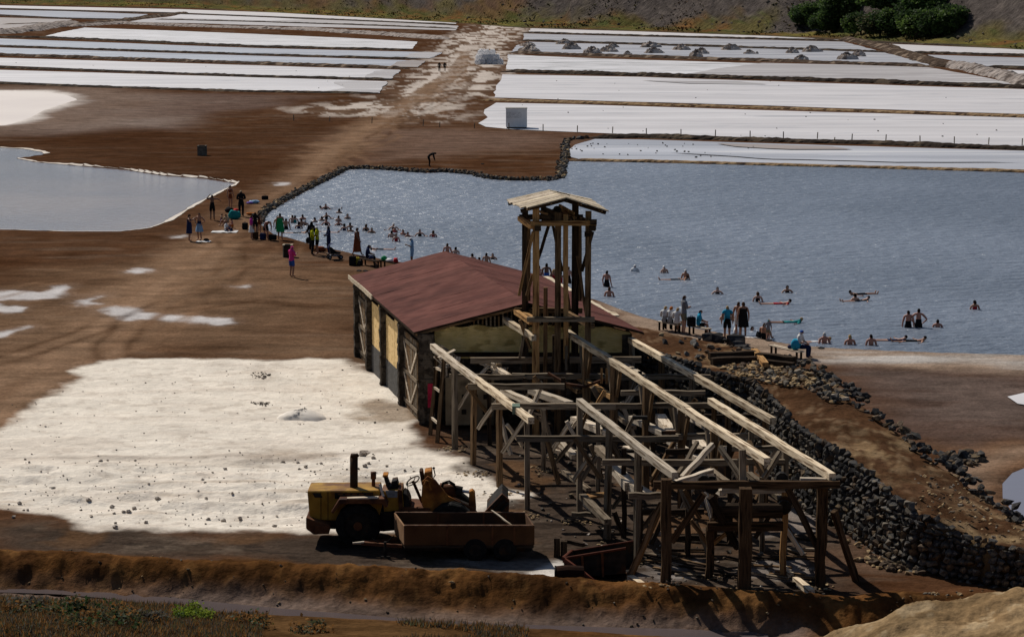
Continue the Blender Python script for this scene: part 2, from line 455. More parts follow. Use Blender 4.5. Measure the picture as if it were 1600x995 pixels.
mix(np.exp(-((d_rp + 4.0)/1.0)**2)*.3, C(.07,.035,.02))
# shores: a white salt line round the left pond
lpn = d_lp + (fbm(X*.25, Y*.25, 251, 4)-.5)*1.6
mix(sm(-12, -2, d_lp)*sm(0, -2, d_lp)*.35, C(.07,.036,.02))
upn = d_up + (fbm(X*.1, Y*.06, 253, 4)-.5)*10
mix(sm(-26, -4, upn)*.65, C(.22,.165,.135)); mix(sm(-3, 2, upn)*.9, C(.72,.67,.63))
mix(sm(-.2, 1.2, d_pool), C(.05,.045,.04)); mix(sm(.1, 1.2, d_lp)*.9, C(.16,.14,.14)); mix(sm(.3, 1.2, d_rp), C(.12,.11,.12))
for k, px in enumerate(PUDDLES_PX):
    d = sdist(X, Y, PP(px)) + (fbm(X*.9, Y*.5, 261+k, 5)-.5)*1.7
    mix(sm(-1.4, .3, d)*.35, C(.24,.17,.13)); mix(sm(-.35, .5, d)*.85, C(.58,.56,.56))
# dark trodden mud round the loader and under the trestle
zone(DARK_PX, (.058,.043,.033), 1.2, 2.2, 271, .93, .35)
mix(sm(.55, .68, fbm(X*.5, Y*.9, 272, 5)) * sm(-1, 1.5, sdist(X, Y, PP(DARK_PX))) * .5, C(.13,.10,.075))
mix(sm(.60, .70, fbm(X*1.3, Y*2.2, 273, 4)) * sm(-1, 1.5, sdist(X, Y, PP(DARK_PX))) * .6, C(.022,.017,.014))
mix(sm(.50, .62, fbm(X*.35, Y*.35, 274, 5)) * sm(-1, 1.5, sdist(X, Y, PP(DARK_PX))) * sm(68, 72, Y) * .7, C(.125,.068,.034))  # orange-brown patches paint sunlit ground between the trestle shadows
mix(sm(.54, .64, fbm(X*.45, Y*.6, 275, 5)) * sm(-1, 1.5, sdist(X, Y, PP(DARK_PX))) * sm(70, 66, Y) * sm(2, 6, X) * .7, C(.105,.060,.034))
# the salt apron itself
mix(m_ap, SALT)
mix(m_ap * sm(.50, .66, fbm(X*.22, Y*.9, 281, 5)) * .42, C(.62,.54,.46))
mix(m_ap * sm(.60, .66, fbm(X*.16, Y*1.3, 283, 5)) * .55 * sm(86, 80, Y), C(.44,.36,.28))
mix(m_ap * sm(.62, .68, fbm(X*1.6, Y*2.6, 285, 4)) * .45, C(.50,.43,.36))
for a, b in (((-80,716),(420,712)), ((640,700),(380,722))):
    mix(m_ap*np.exp(-(ldist(X, Y, PP([a, b]))/.35)**2)*.55*sm(.35,.6,nB+.1), C(.30,.25,.21))
for px, amt in (([(545,632),(590,628),(655,632),(662,655),(600,658),(560,655)], .8), ([(330,705),(470,700),(520,712),(440,722)], .45), ([(385,580),(425,582),(415,595),(388,592)], .35), ([(385,626),(425,628),(415,638)], .3)):
    d = sdist(X, Y, PP(px)) + (fbm(X*1.0, Y*1.0, 288, 5)-.5)*2.2
    mix(sm(-.6, .8, d)*amt, C(.23,.165,.11))
zone(WETSALT_PX, (.66,.62,.57), .3, 1.0, 291, .95, .8)
zone([(690,870),(810,868),(880,872),(880,885),(810,895),(690,885)], (.24,.21,.185), .6, 1.2, 292, .7, .6)
for px in ([(1150,880),(1230,868),(1290,890),(1210,905)], [(1200,798),(1275,795),(1280,830),(1210,835)], [(1040,875),(1080,880),(1060,930),(1020,915)]):
    zone(px, (.30,.27,.25), .5, 1.4, 293, .55, 1.0)
# foreground berm in rust earth, grey ditch sides, ochre spur
by = np.interp(X, *zip(*sorted(PP(BERM_PX, .3))))
bd = by - Y
m_b = sm(-1.9, -.7, bd + (fbm(X*.5, Y*.5, 301)-.5)*2.4)
mix(m_b, C(.105,.047,.016))
mix(m_b*sm(.46, .62, fbm(X*.7, Y*.7, 303, 5))*.75, C(.052,.024,.010))
mix(m_b*.7*sm(.60, .68, fbm(X*1.4, Y*1.4, 305, 4))*.6, C(.20,.10,.035))
dd = ldist(X, Y, PP(DITCH_PX, -.35))
mix(np.exp(-((dd-.7)/.6)**2)*.75*sm(.5, 1.3, bd), C(.165,.125,.105))
m_s = sm(5.6, 7.4, X + (fbm(X*.4, Y*.4, 311)-.5)*2) * sm(60.6, 59.4, Y)
mix(m_s, C(.27,.185,.10))
mix(m_s*sm(.48, .64, fbm(X*.5, Y*1.4, 313, 5))*.7, C(.165,.105,.052))
mix(m_s*sm(.60, .68, fbm(X*1.8, Y*2.4, 315, 4))*.6, C(.38,.29,.18))
m_v = sm(3.0, 5.0, bd + (fbm(X*.5, Y*.5, 321)-.5)*3) * (1 - sm(-1, 5, X))
mix(m_v*.8, C(.072,.040,.017)); mix(m_v*sm(.5, .62, fbm(X*.8, Y*.8, 323, 4))*.7, C(.115,.062,.026))
col *= (.86 + .28*nF)[..., None]
col = np.clip(col, .004, .9)

def grid_mesh(name, X, Y, Z, col=None):
    nr, nc = X.shape
    me = bpy.data.meshes.new(name)
    co = np.stack([X, Y, Z], -1).reshape(-1, 3).astype(np.float32)
    idx = np.arange(nr*nc).reshape(nr, nc)
    q = np.stack([idx[:-1, :-1], idx[1:, :-1], idx[1:, 1:], idx[:-1, 1:]], -1).reshape(-1, 4)
    me.vertices.add(len(co)); me.vertices.foreach_set('co', co.ravel())
    me.loops.add(q.size); me.loops.foreach_set('vertex_index', q.ravel().astype(np.int32))
    me.polygons.add(len(q)); me.polygons.foreach_set('loop_start', np.arange(0, q.size, 4, dtype=np.int32))
    me.polygons.foreach_set('use_smooth', np.ones(len(q), bool))
    me.update(calc_edges=True)
    if col is not None:
        a = me.attributes.new('soil', 'FLOAT_COLOR', 'POINT')
        a.data.foreach_set('color', np.concatenate([col.reshape(-1, 3), np.ones((len(co), 1))], 1).astype(np.float32).ravel())
    return me

def soil_mat(name, bump=.5, bscale=2.2, bdist=.12, rough=1.0, amp=.55, spec=0.0):
    m, nt, b = new_mat(name)
    at = nt.nodes.new('ShaderNodeAttribute'); at.attribute_name = 'soil'
    tc = nt.nodes.new('ShaderNodeTexCoord')
    n = nt.nodes.new('ShaderNodeTexNoise'); n.inputs['Scale'].default_value = 5.5; n.inputs['Detail'].default_value = 6; n.inputs['Roughness'].default_value = .65
    nt.links.new(tc.outputs['Object'], n.inputs['Vector'])
    mr = nt.nodes.new('ShaderNodeMapRange'); mr.inputs[1].default_value = .3; mr.inputs[2].default_value = .7
    mr.inputs[3].default_value = 1 - amp*.5; mr.inputs[4].default_value = 1 + amp*.5
    nt.links.new(n.outputs['Fac'], mr.inputs[0])
    # broad fractal mottling, slightly drawn out along the pans
    mp = nt.nodes.new('ShaderNodeMapping'); mp.inputs['Scale'].default_value = (.5, 1, 1)
    nt.links.new(tc.outputs['Object'], mp.inputs['Vector'])
    n2 = nt.nodes.new('ShaderNodeTexNoise'); n2.inputs['Scale'].default_value = .5; n2.inputs['Detail'].default_value = 9; n2.inputs['Roughness'].default_value = .72
    nt.links.new(mp.outputs[0], n2.inputs['Vector'])
    m2 = nt.nodes.new('ShaderNodeMapRange'); m2.inputs[1].default_value = .32; m2.inputs[2].default_value = .68; m2.inputs[3].default_value = 1 - amp*.75; m2.inputs[4].default_value = 1 + amp*.75
    nt.links.new(n2.outputs['Fac'], m2.inputs[0])
    # pale soils (salt) are mottled much less than bare earth
    lum = nt.nodes.new('ShaderNodeRGBToBW'); nt.links.new(at.outputs['Color'], lum.inputs[0])
    lr = nt.nodes.new('ShaderNodeMapRange'); lr.inputs[1].default_value = .2; lr.inputs[2].default_value = .6; lr.inputs[3].default_value = 1.0; lr.inputs[4].default_value = .22
    nt.links.new(lum.outputs[0], lr.inputs[0])
    mul = nt.nodes.new('ShaderNodeMath'); mul.operation = 'MULTIPLY'; nt.links.new(mr.outputs[0], mul.inputs[0]); nt.links.new(m2.outputs[0], mul.inputs[1])
    sb = nt.nodes.new('ShaderNodeMath'); sb.operation = 'SUBTRACT'; sb.inputs[1].default_value = 1.0; nt.links.new(mul.outputs[0], sb.inputs[0])
    ma = nt.nodes.new('ShaderNodeMath'); ma.operation = 'MULTIPLY_ADD'; ma.inputs[2].default_value = 1.0
    nt.links.new(sb.outputs[0], ma.inputs[0]); nt.links.new(lr.outputs[0], ma.inputs[1])
    vm = nt.nodes.new('ShaderNodeVectorMath'); vm.operation = 'SCALE'
    nt.links.new(at.outputs['Color'], vm.inputs[0]); nt.links.new(ma.outputs[0], vm.inputs['Scale'])
    nt.links.new(vm.outputs[0], b.inputs['Base Color'])
    b.inputs['Roughness'].default_value = rough; b.inputs['Specular IOR Level'].default_value = spec
    nb = nt.nodes.new('ShaderNodeTexNoise'); nb.inputs['Scale'].default_value = bscale; nb.inputs['Detail'].default_value = 8; nb.inputs['Roughness'].default_value = .65
    nt.links.new(tc.outputs['Object'], nb.inputs['Vector'])
    bp = nt.nodes.new('ShaderNodeBump'); bp.inputs['Strength'].default_value = bump; bp.inputs['Distance'].default_value = bdist
    nt.links.new(nb.outputs['Fac'], bp.inputs['Height']); nt.links.new(bp.outputs[0], b.inputs['Normal'])
    return m
SOIL = soil_mat('crater_soil', .55, 2.2, .22)
# wheel ruts and trodden lines on the open flat
ruts = [[(470,300),(400,370),(300,455),(150,560),(-60,700)], [(500,290),(430,370),(340,470),(200,560)], [(430,345),(250,420),(60,440),(-60,470)], [(540,480),(400,470),(250,500),(100,540),(-60,590)], [(552,520),(420,500),(300,530),(160,560)], [(380,380),(300,430),(260,520),(110,580)],
    [(722,100),(706,130),(668,168),(620,200),(560,245),(500,290),(440,345)], [(724,98),(709,130),(672,168),(624,200),(564,245),(504,290),(444,345)], [(605,190),(545,235),(480,290),(420,340)], [(700,135),(660,172),(610,205)], [(400,300),(200,300),(60,270)], [(540,440),(450,430),(330,440),(200,430),(40,420)]]
for k, rpx in enumerate(ruts):
    for off in (-.85, .85):
        ln = [(x_+off, y_) for x_, y_ in PP(rpx)]
        d = ldist(X + (fbm(X*.05, Y*.05, 331+k, 3)-.5)*6, Y, ln)
        mix(np.exp(-(d/.32)**2)*.5*sm(.35, .6, fbm(X*.2, Y*.2, 340+k, 4))*(1-m_ap), C(.20,.118,.07) if k % 3 else C(.045,.02,.009))
col = np.clip(col, .004, .9)
tag(link('ground', grid_mesh('ground', X, Y, Zg, col), SOIL), kind='structure')

def gz(x, y):
    """ground height at a place"""
    j = np.clip(np.searchsorted(-rowy, -y), 1, len(rowy)-1)
    t = (rowy[j-1] - y) / (rowy[j-1] - rowy[j]); i0 = j-1
    out = 0
    for k, w in ((i0, 1-t), (j, t)):
        out += w * np.interp(x, X[k], Zg[k])
    return float(out)

# ---------------------------------------------------------------- water
def flat_poly(name, pts, z, mat, kind='structure'):
    bm = bmesh.new()
    vs = [bm.verts.new((x, y, z)) for x, y in pts]
    f = bm.faces.new(vs)
    bmesh.ops.triangulate(bm, faces=[f], ngon_method='EAR_CLIP')
    for f in bm.faces:
        if f.normal.z < 0: f.normal_flip()
    me = bpy.data.meshes.new(name); bm.to_mesh(me); bm.free()
    return tag(link(name, me, mat), kind=kind)

def water_mat(name, c, rough, bump, scale, dist, c2=None, cscale=.02, spec=.5, ior=1.36):
    m, nt, b = new_mat(name)
    tc = nt.nodes.new('ShaderNodeTexCoord')
    mp = nt.nodes.new('ShaderNodeMapping'); mp.inputs['Scale'].default_value = (.55, 1.0, 1); mp.inputs['Rotation'].default_value = (0, 0, math.radians(12))
    nt.links.new(tc.outputs['Object'], mp.inputs['Vector'])
    n = nt.nodes.new('ShaderNodeTexNoise'); n.inputs['Scale'].default_value = scale; n.inputs['Detail'].default_value = 4; n.inputs['Roughness'].default_value = .6
    nt.links.new(mp.outputs[0], n.inputs['Vector'])
    bp = nt.nodes.new('ShaderNodeBump'); bp.inputs['Strength'].default_value = bump; bp.inputs['Distance'].default_value = dist
    nt.links.new(n.outputs['Fac'], bp.inputs['Height']); nt.links.new(bp.outputs[0], b.inputs['Normal'])
    if c2:
        n2 = nt.nodes.new('ShaderNodeTexNoise'); n2.inputs['Scale'].default_value = cscale; n2.inputs['Detail'].default_value = 3
        nt.links.new(tc.outputs['Object'], n2.inputs['Vector'])
        r = nt.nodes.new('ShaderNodeValToRGB'); r.color_ramp.elements[0].position = .4; r.color_ramp.elements[1].position = .6
        r.color_ramp.elements[0].color = (*c, 1); r.color_ramp.elements[1].color = (*c2, 1)
        nt.links.new(n2.outputs['Fac'], r.inputs['Fac']); nt.links.new(r.outputs[0], b.inputs['Base Color'])
    else:
        b.inputs['Base Color'].default_value = (*c, 1)
    b.inputs['Roughness'].default_value = rough; b.inputs['IOR'].default_value = ior; b.inputs['Specular IOR Level'].default_value = spec
    return m
BRINE = water_mat('pool_brine', (.145, .175, .225), .34, 1.0, 1.1, .55, (.19, .225, .285), .035)
POND = water_mat('still_brine', (.29, .285, .315), .12, .7, 2.2, .12, (.40, .36, .355), .03)
LILAC = water_mat('lilac_brine', (.20, .19, .22), .08, .15, 2.0, .03)
flat_poly('bathing_pool_water', POOL, -.07, BRINE)
flat_poly('pond_water', LPOND, -.05, POND)
rim = resample([Vector((x, y, 0)) for x, y in LPOND[1:-1]], 420)
ra_ = np.array([p[:2] for p in rim]); rw_ = np.clip((fbm(ra_[:, 0]*.25, ra_[:, 1]*.25, 255, 4)-.32)*1.5, .04, .8)
vv, ff = [], []
for i, p in enumerate(rim):
    t = rim[min(i+1, 419)] - rim[max(i-1, 0)]; t.normalize(); s = Vector((-t.y, t.x, 0))
    for k in (-1, 1):
        q = p + s*k*rw_[i]*.5; vv.append((q.x, q.y, max(gz(q.x, q.y), -.05) + .035))
    if i: ff.append((2*i-2, 2*i-1, 2*i+1, 2*i))
tag(link('salt_rim', mesh_from(vv, ff), noise_mat('salt_rim_crust', (.52,.46,.40), (.74,.68,.61), 2, .9)), kind='structure')
flat_poly('shallow_pond_water', UPOND, -.04, water_mat('milky_brine', (.62, .56, .53), .6, .2, 1.0, .05, (.68, .62, .58), .03))
flat_poly('small_pond_water', RPOND, -.06, LILAC)
# water lying in the foreground ditch
dl = [Vector((x, y, 0)) for x, y in PP(DITCH_PX, -.35)]
dl = resample(dl, 60)
vv, ff = [], []
for i, p in enumerate(dl):
    t = (dl[min(i+1, 59)] - dl[max(i-1, 0)]).normalized(); s = Vector((-t.y, t.x, 0))
    vv += [p + s*.5, p - s*.5]
    if i: ff.append((2*i-2, 2*i-1, 2*i+1, 2*i))
zd = min(gz(p.x, p.y) for p in dl[5:40])
me = mesh_from([(p.x, p.y, -.47) for p in vv], ff)
tag(link('ditch_water', me, water_mat('ditch_brine', (.10, .08, .08), .1, .3, 4, .04)), kind='structure')

# ---------------------------------------------------------------- salt pans and their earth dikes
def salt_mat(name, c1, c2, sx, sy, c3, amt, rough=.45):
    m, nt, b = new_mat(name)
    tc = nt.nodes.new('ShaderNodeTexCoord'); mp = nt.nodes.new('ShaderNodeMapping'); mp.inputs['Scale'].default_value = (sx, sy, 1)
    nt.links.new(tc.outputs['Object'], mp.inputs['Vector'])
    n = nt.nodes.new('ShaderNodeTexNoise'); n.inputs['Scale'].default_value = 1; n.inputs['Detail'].default_value = 7; n.inputs['Roughness'].default_value = .6
    nt.links.new(mp.outputs[0], n.inputs['Vector'])
    r = nt.nodes.new('ShaderNodeValToRGB'); r.color_ramp.elements[0].position = .35; r.color_ramp.elements[1].position = .65
    r.color_ramp.elements[0].color = (*c1, 1); r.color_ramp.elements[1].color = (*c2, 1)
    nt.links.new(n.outputs['Fac'], r.inputs['Fac'])
    n2 = nt.nodes.new('ShaderNodeTexNoise'); n2.inputs['Scale'].default_value = 2.7; n2.inputs['Detail'].default_value = 8; n2.inputs['Distortion'].default_value = 1.2
    nt.links.new(mp.outputs[0], n2.inputs['Vector'])
    r2 = nt.nodes.new('ShaderNodeValToRGB'); r2.color_ramp.elements[0].position = 1 - amt; r2.color_ramp.elements[1].position = 1 - amt + .06
    nt.links.new(n2.outputs['Fac'], r2.inputs['Fac'])
    mx = nt.nodes.new('ShaderNodeMix'); mx.data_type = 'RGBA'
    nt.links.new(r2.outputs[0], mx.inputs[0]); nt.links.new(r.outputs[0], mx.inputs[6]); mx.inputs[7].default_value = (*c3, 1)
    nt.links.new(mx.outputs[2], b.inputs['Base Color'])
    b.inputs['Roughness'].default_value = rough; b.inputs['Specular IOR Level'].default_value = .3
    return m
S_WHITE = salt_mat('salt_white', (.56, .54, .55), (.74, .72, .73), .016, .14, (.46, .455, .475), .43)
S_GREY = salt_mat('salt_grey', (.36, .335, .33), (.50, .475, .47), .012, .08, (.66, .64, .64), .42)
S_MIX = salt_mat('salt_patchy', (.60, .59, .60), (.76, .75, .77), .02, .10, (.30, .30, .29), .45)
S_WET = salt_mat('salt_wet', (.40, .41, .45), (.66, .67, .72), .010, .10, (.80, .79, .80), .40, .28)
S_TAN = salt_mat('salt_tan', (.27, .225, .20), (.38, .33, .30), .012, .07, (.55, .52, .50), .36)

def edge(px, n, amp, seed):
    """irregular outline: subdivide and wobble on the ground"""
    pts = [Vector((*q, 0)) for q in PP(px)]
    pts.append(pts[0])
    out = []
    for i in range(len(pts)-1):
        L = (pts[i+1]-pts[i]).length; k = max(1, int(L/n))
        for j in range(k):
            out.append(pts[i].lerp(pts[i+1], j/k))
    rr = random.Random(seed)
    a = np.array([p[:2] for p in out])
    w = (fbm(a[:, 0]*.12, a[:, 1]*.12, seed, 4) - .5) * 2*amp; w2 = (fbm(a[:, 0]*.12, a[:, 1]*.12, seed+50, 4) - .5) * 2*amp
    return [(x+dx*.6, y+dy) for (x, y), dx, dy in zip(a, w, w2)]
PANS = [  # right side, near to far
  (S_WET, [(928,218),(1000,219),(1170,224),(1300,228),(1720,240),(1720,272),(1600,266),(1300,258),(1000,250),(902,249),(888,246),(886,236),(896,227)]),
  (S_WHITE, [(775,161),(900,164),(1200,173),(1720,189),(1720,236),(1600,230),(1300,219),(1000,211),(850,205),(800,203),(760,199),(744,194),(762,184),(758,172)]),
  (S_WHITE, [(786,117),(1000,121),(1300,131),(1720,144),(1720,182),(1600,179),(1200,166),(900,157),(770,153),(776,138)]),
  (S_MIX, [(794,86),(930,92),(1200,100),(1260,112),(1100,120),(900,113),(790,109)]),
  (S_GREY, [(1190,99),(1330,102),(1452,106),(1520,118),(1592,133),(1400,129),(1200,123),(1060,119),(1120,108)]),
  (S_WET, [(824,66),(1000,71),(1200,77),(1384,83),(1456,103),(1300,99),(1000,89),(800,82),(806,72)]),
  (S_WET, [(818,53),(1000,58),(1200,63),(1318,66),(1376,81),(1200,76),(1000,69),(818,63)]),
  (S_WHITE, [(830,45),(1000,50),(1200,57),(1318,63),(1200,61),(1000,56),(826,50)]),
  (S_WHITE, [(1356,68),(1600,78),(1720,83),(1720,92),(1600,87),(1412,82)]),
  (S_WET, [(1436,86),(1600,91),(1720,96),(1720,110),(1600,106),(1536,104)]),
  (S_WHITE, [(1572,110),(1720,114),(1720,132),(1620,125)]),
  # left side, near to far
  (S_WHITE, [(-120,105),(0,110),(200,116),(400,122),(604,128),(592,146),(400,143),(150,135),(0,128),(-120,124)]),
  (S_WHITE, [(-120,86),(0,91),(200,97),(400,103),(624,110),(612,124),(400,119),(200,111),(0,103),(-120,98)]),
  (S_WET, [(-120,71),(0,75),(400,88),(664,96),(652,106),(400,98),(0,84),(-120,80)]),
  (S_WET, [(-120,57),(0,61),(400,76),(692,83),(672,92),(400,85),(0,71),(-120,67)]),
  (S_MIX, [(70,57),(100,50),(132,44),(250,48),(400,54),(540,60),(652,66),(644,77),(400,72),(180,63)]),
  (S_TAN, [(-120,22),(0,28),(112,31),(90,41),(60,44),(0,50),(-120,50)]),
  (S_WET, [(-120,12),(0,16),(100,18),(232,23),(200,30),(100,28),(0,23),(-120,18)]),
  (S_GREY, [(222,31),(290,24),(400,28),(600,35),(716,41),(712,48),(500,43),(300,37),(200,35)]),
  (S_WHITE, [(282,23),(400,27),(480,31),(420,33),(260,28)]),
  (S_WHITE, [(-120,6),(0,9),(280,15),(500,23),(716,35),(712,38),(500,29),(270,20),(0,13),(-120,10)]),
]
for i, (m, px) in enumerate(PANS):
    far = depth(px[0][1] if px[0][1] > 5 else 8)
    flat_poly('salt_pan', edge(px, 3.0 if far < 300 else 8.0, .5 if far < 300 else 1.2, 400+i), .05 + .003*i, m)
flat_poly('salt_pan', RPAN, .05, S_WHITE)
# muddy drained ends of the pans towards the road, and stained patches
for i, (m, px) in enumerate(((S_GREY, [(520,129),(560,127),(606,129),(592,146),(500,145),(540,138)]), (S_GREY, [(585,112),(605,109.5),(625,110.5),(612,124),(570,122)]), (S_TAN, [(620,98),(640,95),(665,96.5),(652,106),(610,105)]), (S_GREY, [(640,85),(665,82),(692,83),(672,92),(630,90)]),
        (S_TAN, [(1120,226),(1300,231),(1340,236),(1240,236),(1150,231)]), (S_WET, [(1050,240),(1250,243),(1500,252),(1600,256),(1400,256),(1200,250)]), (S_GREY, [(1000,127),(1160,129),(1200,133),(1080,132)]))):
    flat_poly('salt_pan_stain', edge(px, 2.0, 1.6, 470+i), .12 + .004*i, m)

D_DARK = noise_mat('dike_dark_earth', (.018, .013, .010), (.050, .037, .028), .9, .95, bump=.6, bscale=2, bdist=.3, c3=(.10, .075, .052))
D_BROWN = noise_mat('dike_brown_earth', (.036, .024, .017), (.09, .062, .044), .8, .95, bump=.6, bscale=2, bdist=.3, c3=(.22, .165, .12))
D_TAN = noise_mat('dike_tan_stone', (.20, .125, .065), (.36, .25, .14), 1.2, .95, bump=.6, bscale=2.5, bdist=.3, c3=(.08, .05, .03))
D_PALE = noise_mat('dike_pale_rubble', (.20, .165, .145), (.42, .37, .34), .8, .95, bump=.8, bscale=1.5, bdist=.4, c3=(.10, .08, .07))
def dike(px, w, h, mat, seed, step=None, name='earth_dike'):
    pts = [P(u, v) for u, v in px]
    far = sum(p.y for p in pts)/len(pts)
    L = sum((pts[i+1]-pts[i]).length for i in range(len(pts)-1))
    step = step or max(.35, far*.0018)
    n = max(4, int(L/step))
    pts = resample(pts, n)
    rr = np.random.RandomState(seed)
    h = h*.82; w = w*.85
    prof = [(-.5, -.03), (-.36, .45), (-.14, .9), (.1, 1.0), (.33, .6), (.5, -.03)]
    vs, fs = [], []
    s = np.linspace(0, L, n)
    big = fbm(s*.35/max(1, w*.6), s*0, seed, 4); wob = (fbm(s*.15, s*0+9, seed+3, 3)-.5)*w*.5
    for i, p in enumerate(pts):
        t = (pts[min(i+1, n-1)] - pts[max(i-1, 0)]).normalized(); sd = Vector((-t.y, t.x, 0))
        for a, b in prof:
            k = .75 + .5*big[i]
            tp = min(1, .12 + min(i, n-1-i)/5)
            q = p + sd*tp*(a*w*(.8+.4*big[i]) + wob[i] + rr.uniform(-.06, .06)*w)
            vs.append((q.x, q.y, max(b, -.03) * h * tp * k * rr.uniform(.88, 1.12) if b > 0 else -.05))
    m = len(prof)
    for i in range(n-1):
        for j in range(m-1):
            fs.append((i*m+j, i*m+j+1, i*m+m+j+1, i*m+m+j))
    me = mesh_from(vs, fs)
    bm = bmesh.new(); bm.from_mesh(me); bmesh.ops.recalc_face_normals(bm, faces=bm.faces)
    if sum(f.normal.z for f in bm.faces) < 0: bmesh.ops.reverse_faces(bm, faces=bm.faces)
    bm.to_mesh(me); bm.free()
    return tag(link(name, me, mat), kind='structure')
DIKES = [
  ([(915,217),(1000,215),(1170,220),(1400,227),(1600,234),(1720,238)], 2.6, .55, D_DARK),
  ([(884,250),(1000,252),(1300,260),(1600,268),(1720,272)], 1.2, .22, D_TAN),
  ([(742,157),(900,161),(1200,170),(1600,183),(1720,187)], 1.9, .40, D_TAN),
  ([(782,113),(900,116),(1060,121),(1200,124.5),(1400,131),(1600,138),(1720,142)], 3.0, .85, D_DARK),
  ([(792,83),(1000,90),(1200,96),(1460,105)], 4.0, .75, D_BROWN),
  ([(806,64),(1000,70),(1200,76.5),(1392,83)], 3.5, .7, D_DARK),
  ([(812,51.5),(1000,57),(1200,62),(1322,65)], 3.5, .7, D_DARK),
  ([(1322,62),(1370,72),(1420,86),(1462,100),(1490,106)], 7.0, 1.2, D_BROWN),
  ([(1480,103),(1520,110),(1560,119),(1600,130),(1720,160)], 6.0, 1.7, D_PALE),
  ([(1412,83),(1600,88),(1720,92)], 3.0, .7, D_DARK),
  ([(1530,106),(1600,108),(1720,113)], 3.0, .7, D_DARK),
  ([(1340,66),(1600,76),(1720,80)], 3.0, .5, D_DARK),
  ([(-120,127),(0,131),(150,136.5),(400,144),(600,147)], 2.6, .4, D_DARK),
  ([(-120,101),(0,106.5),(200,113.5),(400,120.5),(620,126)], 2.6, .5, D_DARK),
  ([(-120,83),(0,87),(200,93.5),(400,100.5),(640,108)], 3.6, .75, D_BROWN),
  ([(-120,69),(0,73),(400,86.5),(660,93.5)], 2.8, .55, D_DARK),
  ([(-120,54),(0,59),(70,59.5),(200,65),(400,74),(650,79.5)], 3.6, .7, D_DARK),
  ([(-120,50),(0,53),(40,49),(80,42),(116,38)], 12.0, 2.0, D_PALE),
  ([(110,42),(190,37),(300,42),(480,47),(620,56),(700,62)], 9.0, 1.2, D_PALE),
  ([(116,41),(180,34),(230,28),(290,21)], 8.0, 1.3, D_BROWN),
  ([(-120,25),(0,25.5),(100,29.5),(190,32)], 5.0, .7, D_DARK),
  ([(240,31),(400,35),(560,40),(716,46)], 5.0, .7, D_DARK),
  ([(-120,12),(0,15),(270,22),(500,31),(716,40)], 5.0, .8, D_DARK),
  ([(0,39),(60,37),(130,36)], 5.0, .5, D_BROWN),
]
for i, (px, w, h, m) in enumerate(DIKES):
    dike(px, w, h, m, 500+i)

# ---------------------------------------------------------------- crater wall behind the pans
HU = np.linspace(-1500, 3100, 420)
HV = np.interp(HU, [-1500,-300,0,300,700,820,1000,1300,1600,2200,3100], [3,5,7,13,36,44,49,61,79,105,130])
hr = np.concatenate([np.linspace(-12, 60, 26), np.linspace(60, 420, 60)[1:]])
th = (HU-800)/F
base = np.array([P(u, v).xy for u, v in zip(HU, HV)])
dirs = base/np.linalg.norm(base, axis=1)[:, None]
HX = base[None, :, 0] + hr[:, None]*dirs[None, :, 0]; HY = base[None, :, 1] + hr[:, None]*dirs[None, :, 1]
foot = np.interp(HU, [-1500,200,700,880,900,1220,1260,1480,1520,1800,3100], [70,60,45,45,26,24,34,34,40,30,30])
def hill_h(HX, HY, hr, foot):
    q = hr - foot
    z = np.clip(hr, 0, None)*.05 + np.where(q > 0, q*.42, 0)
    z += (fbm(HX*.03, HY*.03, 601, 5)-.5) * np.clip(q, 0, 60)*.55 + (fbm(HX*.2, HY*.2, 603, 4)-.5)*np.clip(hr, 0, 30)*.09
    return np.where(hr < 0, -.2, z)
HZ = np.minimum(hill_h(HX, HY, hr[:, None], foot[None, :]), 95)
hc = np.empty(HX.shape + (3,)); hc[:] = C(.085,.072,.066)
n1 = fbm(HX*.05, HY*.05, 611, 5); n2 = fbm(HX*.25, HY*.25, 613, 4); n3 = fbm(HX*.02, HY*.02, 617, 4)
def hmix(m, c):
    global hc
    hc = hc*(1-m[..., None]) + C(*c)*m[..., None]
hmix(sm(.45, .6, n2)*.6, (.052,.045,.042)); hmix(sm(.55, .68, n2)*.5, (.15,.125,.11))
left = np.interp(HU, [-1500, 860, 930, 1200, 3100], [1, 1, 0, 0, 0])[None, :]
hmix(left*sm(.42, .58, n1)*.7, (.12,.10,.035)); hmix(left*sm(.52, .62, n3)*.5, (.15,.075,.035))
veg = sm(8, -6, hr[:, None] - foot[None, :] + (n1-.5)*50)
hmix(veg, (.105,.088,.036)); hmix(veg*sm(.46, .58, n1), (.16,.135,.04)); hmix(veg*sm(.50, .62, fbm(HX*.04, HY*.08, 619, 4))*.85, (.155,.075,.03)); hmix(veg*sm(.52, .62, n2)*.8, (.06,.075,.025))
hmix(sm(10, 0, hr[:, None] + (n2-.5)*8 + 0*n1)*.75, (.07,.055,.045))
hc *= (.75 + .5*fbm(HX*.9, HY*.9, 621, 3))[..., None]
tag(link('crater_hill', grid_mesh('crater_hill', HX[:, ::-1], HY[:, ::-1], HZ[:, ::-1], hc[:, ::-1]), soil_mat('hill_scree', .9, .5, 1.2, amp=.7)), kind='structure')
def hill_point(u, r):
    b = P(u, float(np.interp(u, HU, HV))).xy; d = b.normalized(); q = b + d*r
    f = float(np.interp(u, HU, foot))
    z = float(hill_h(np.array([q.x]), np.array([q.y]), np.array([r]), f)[0])
    return Vector((q.x, q.y, z))
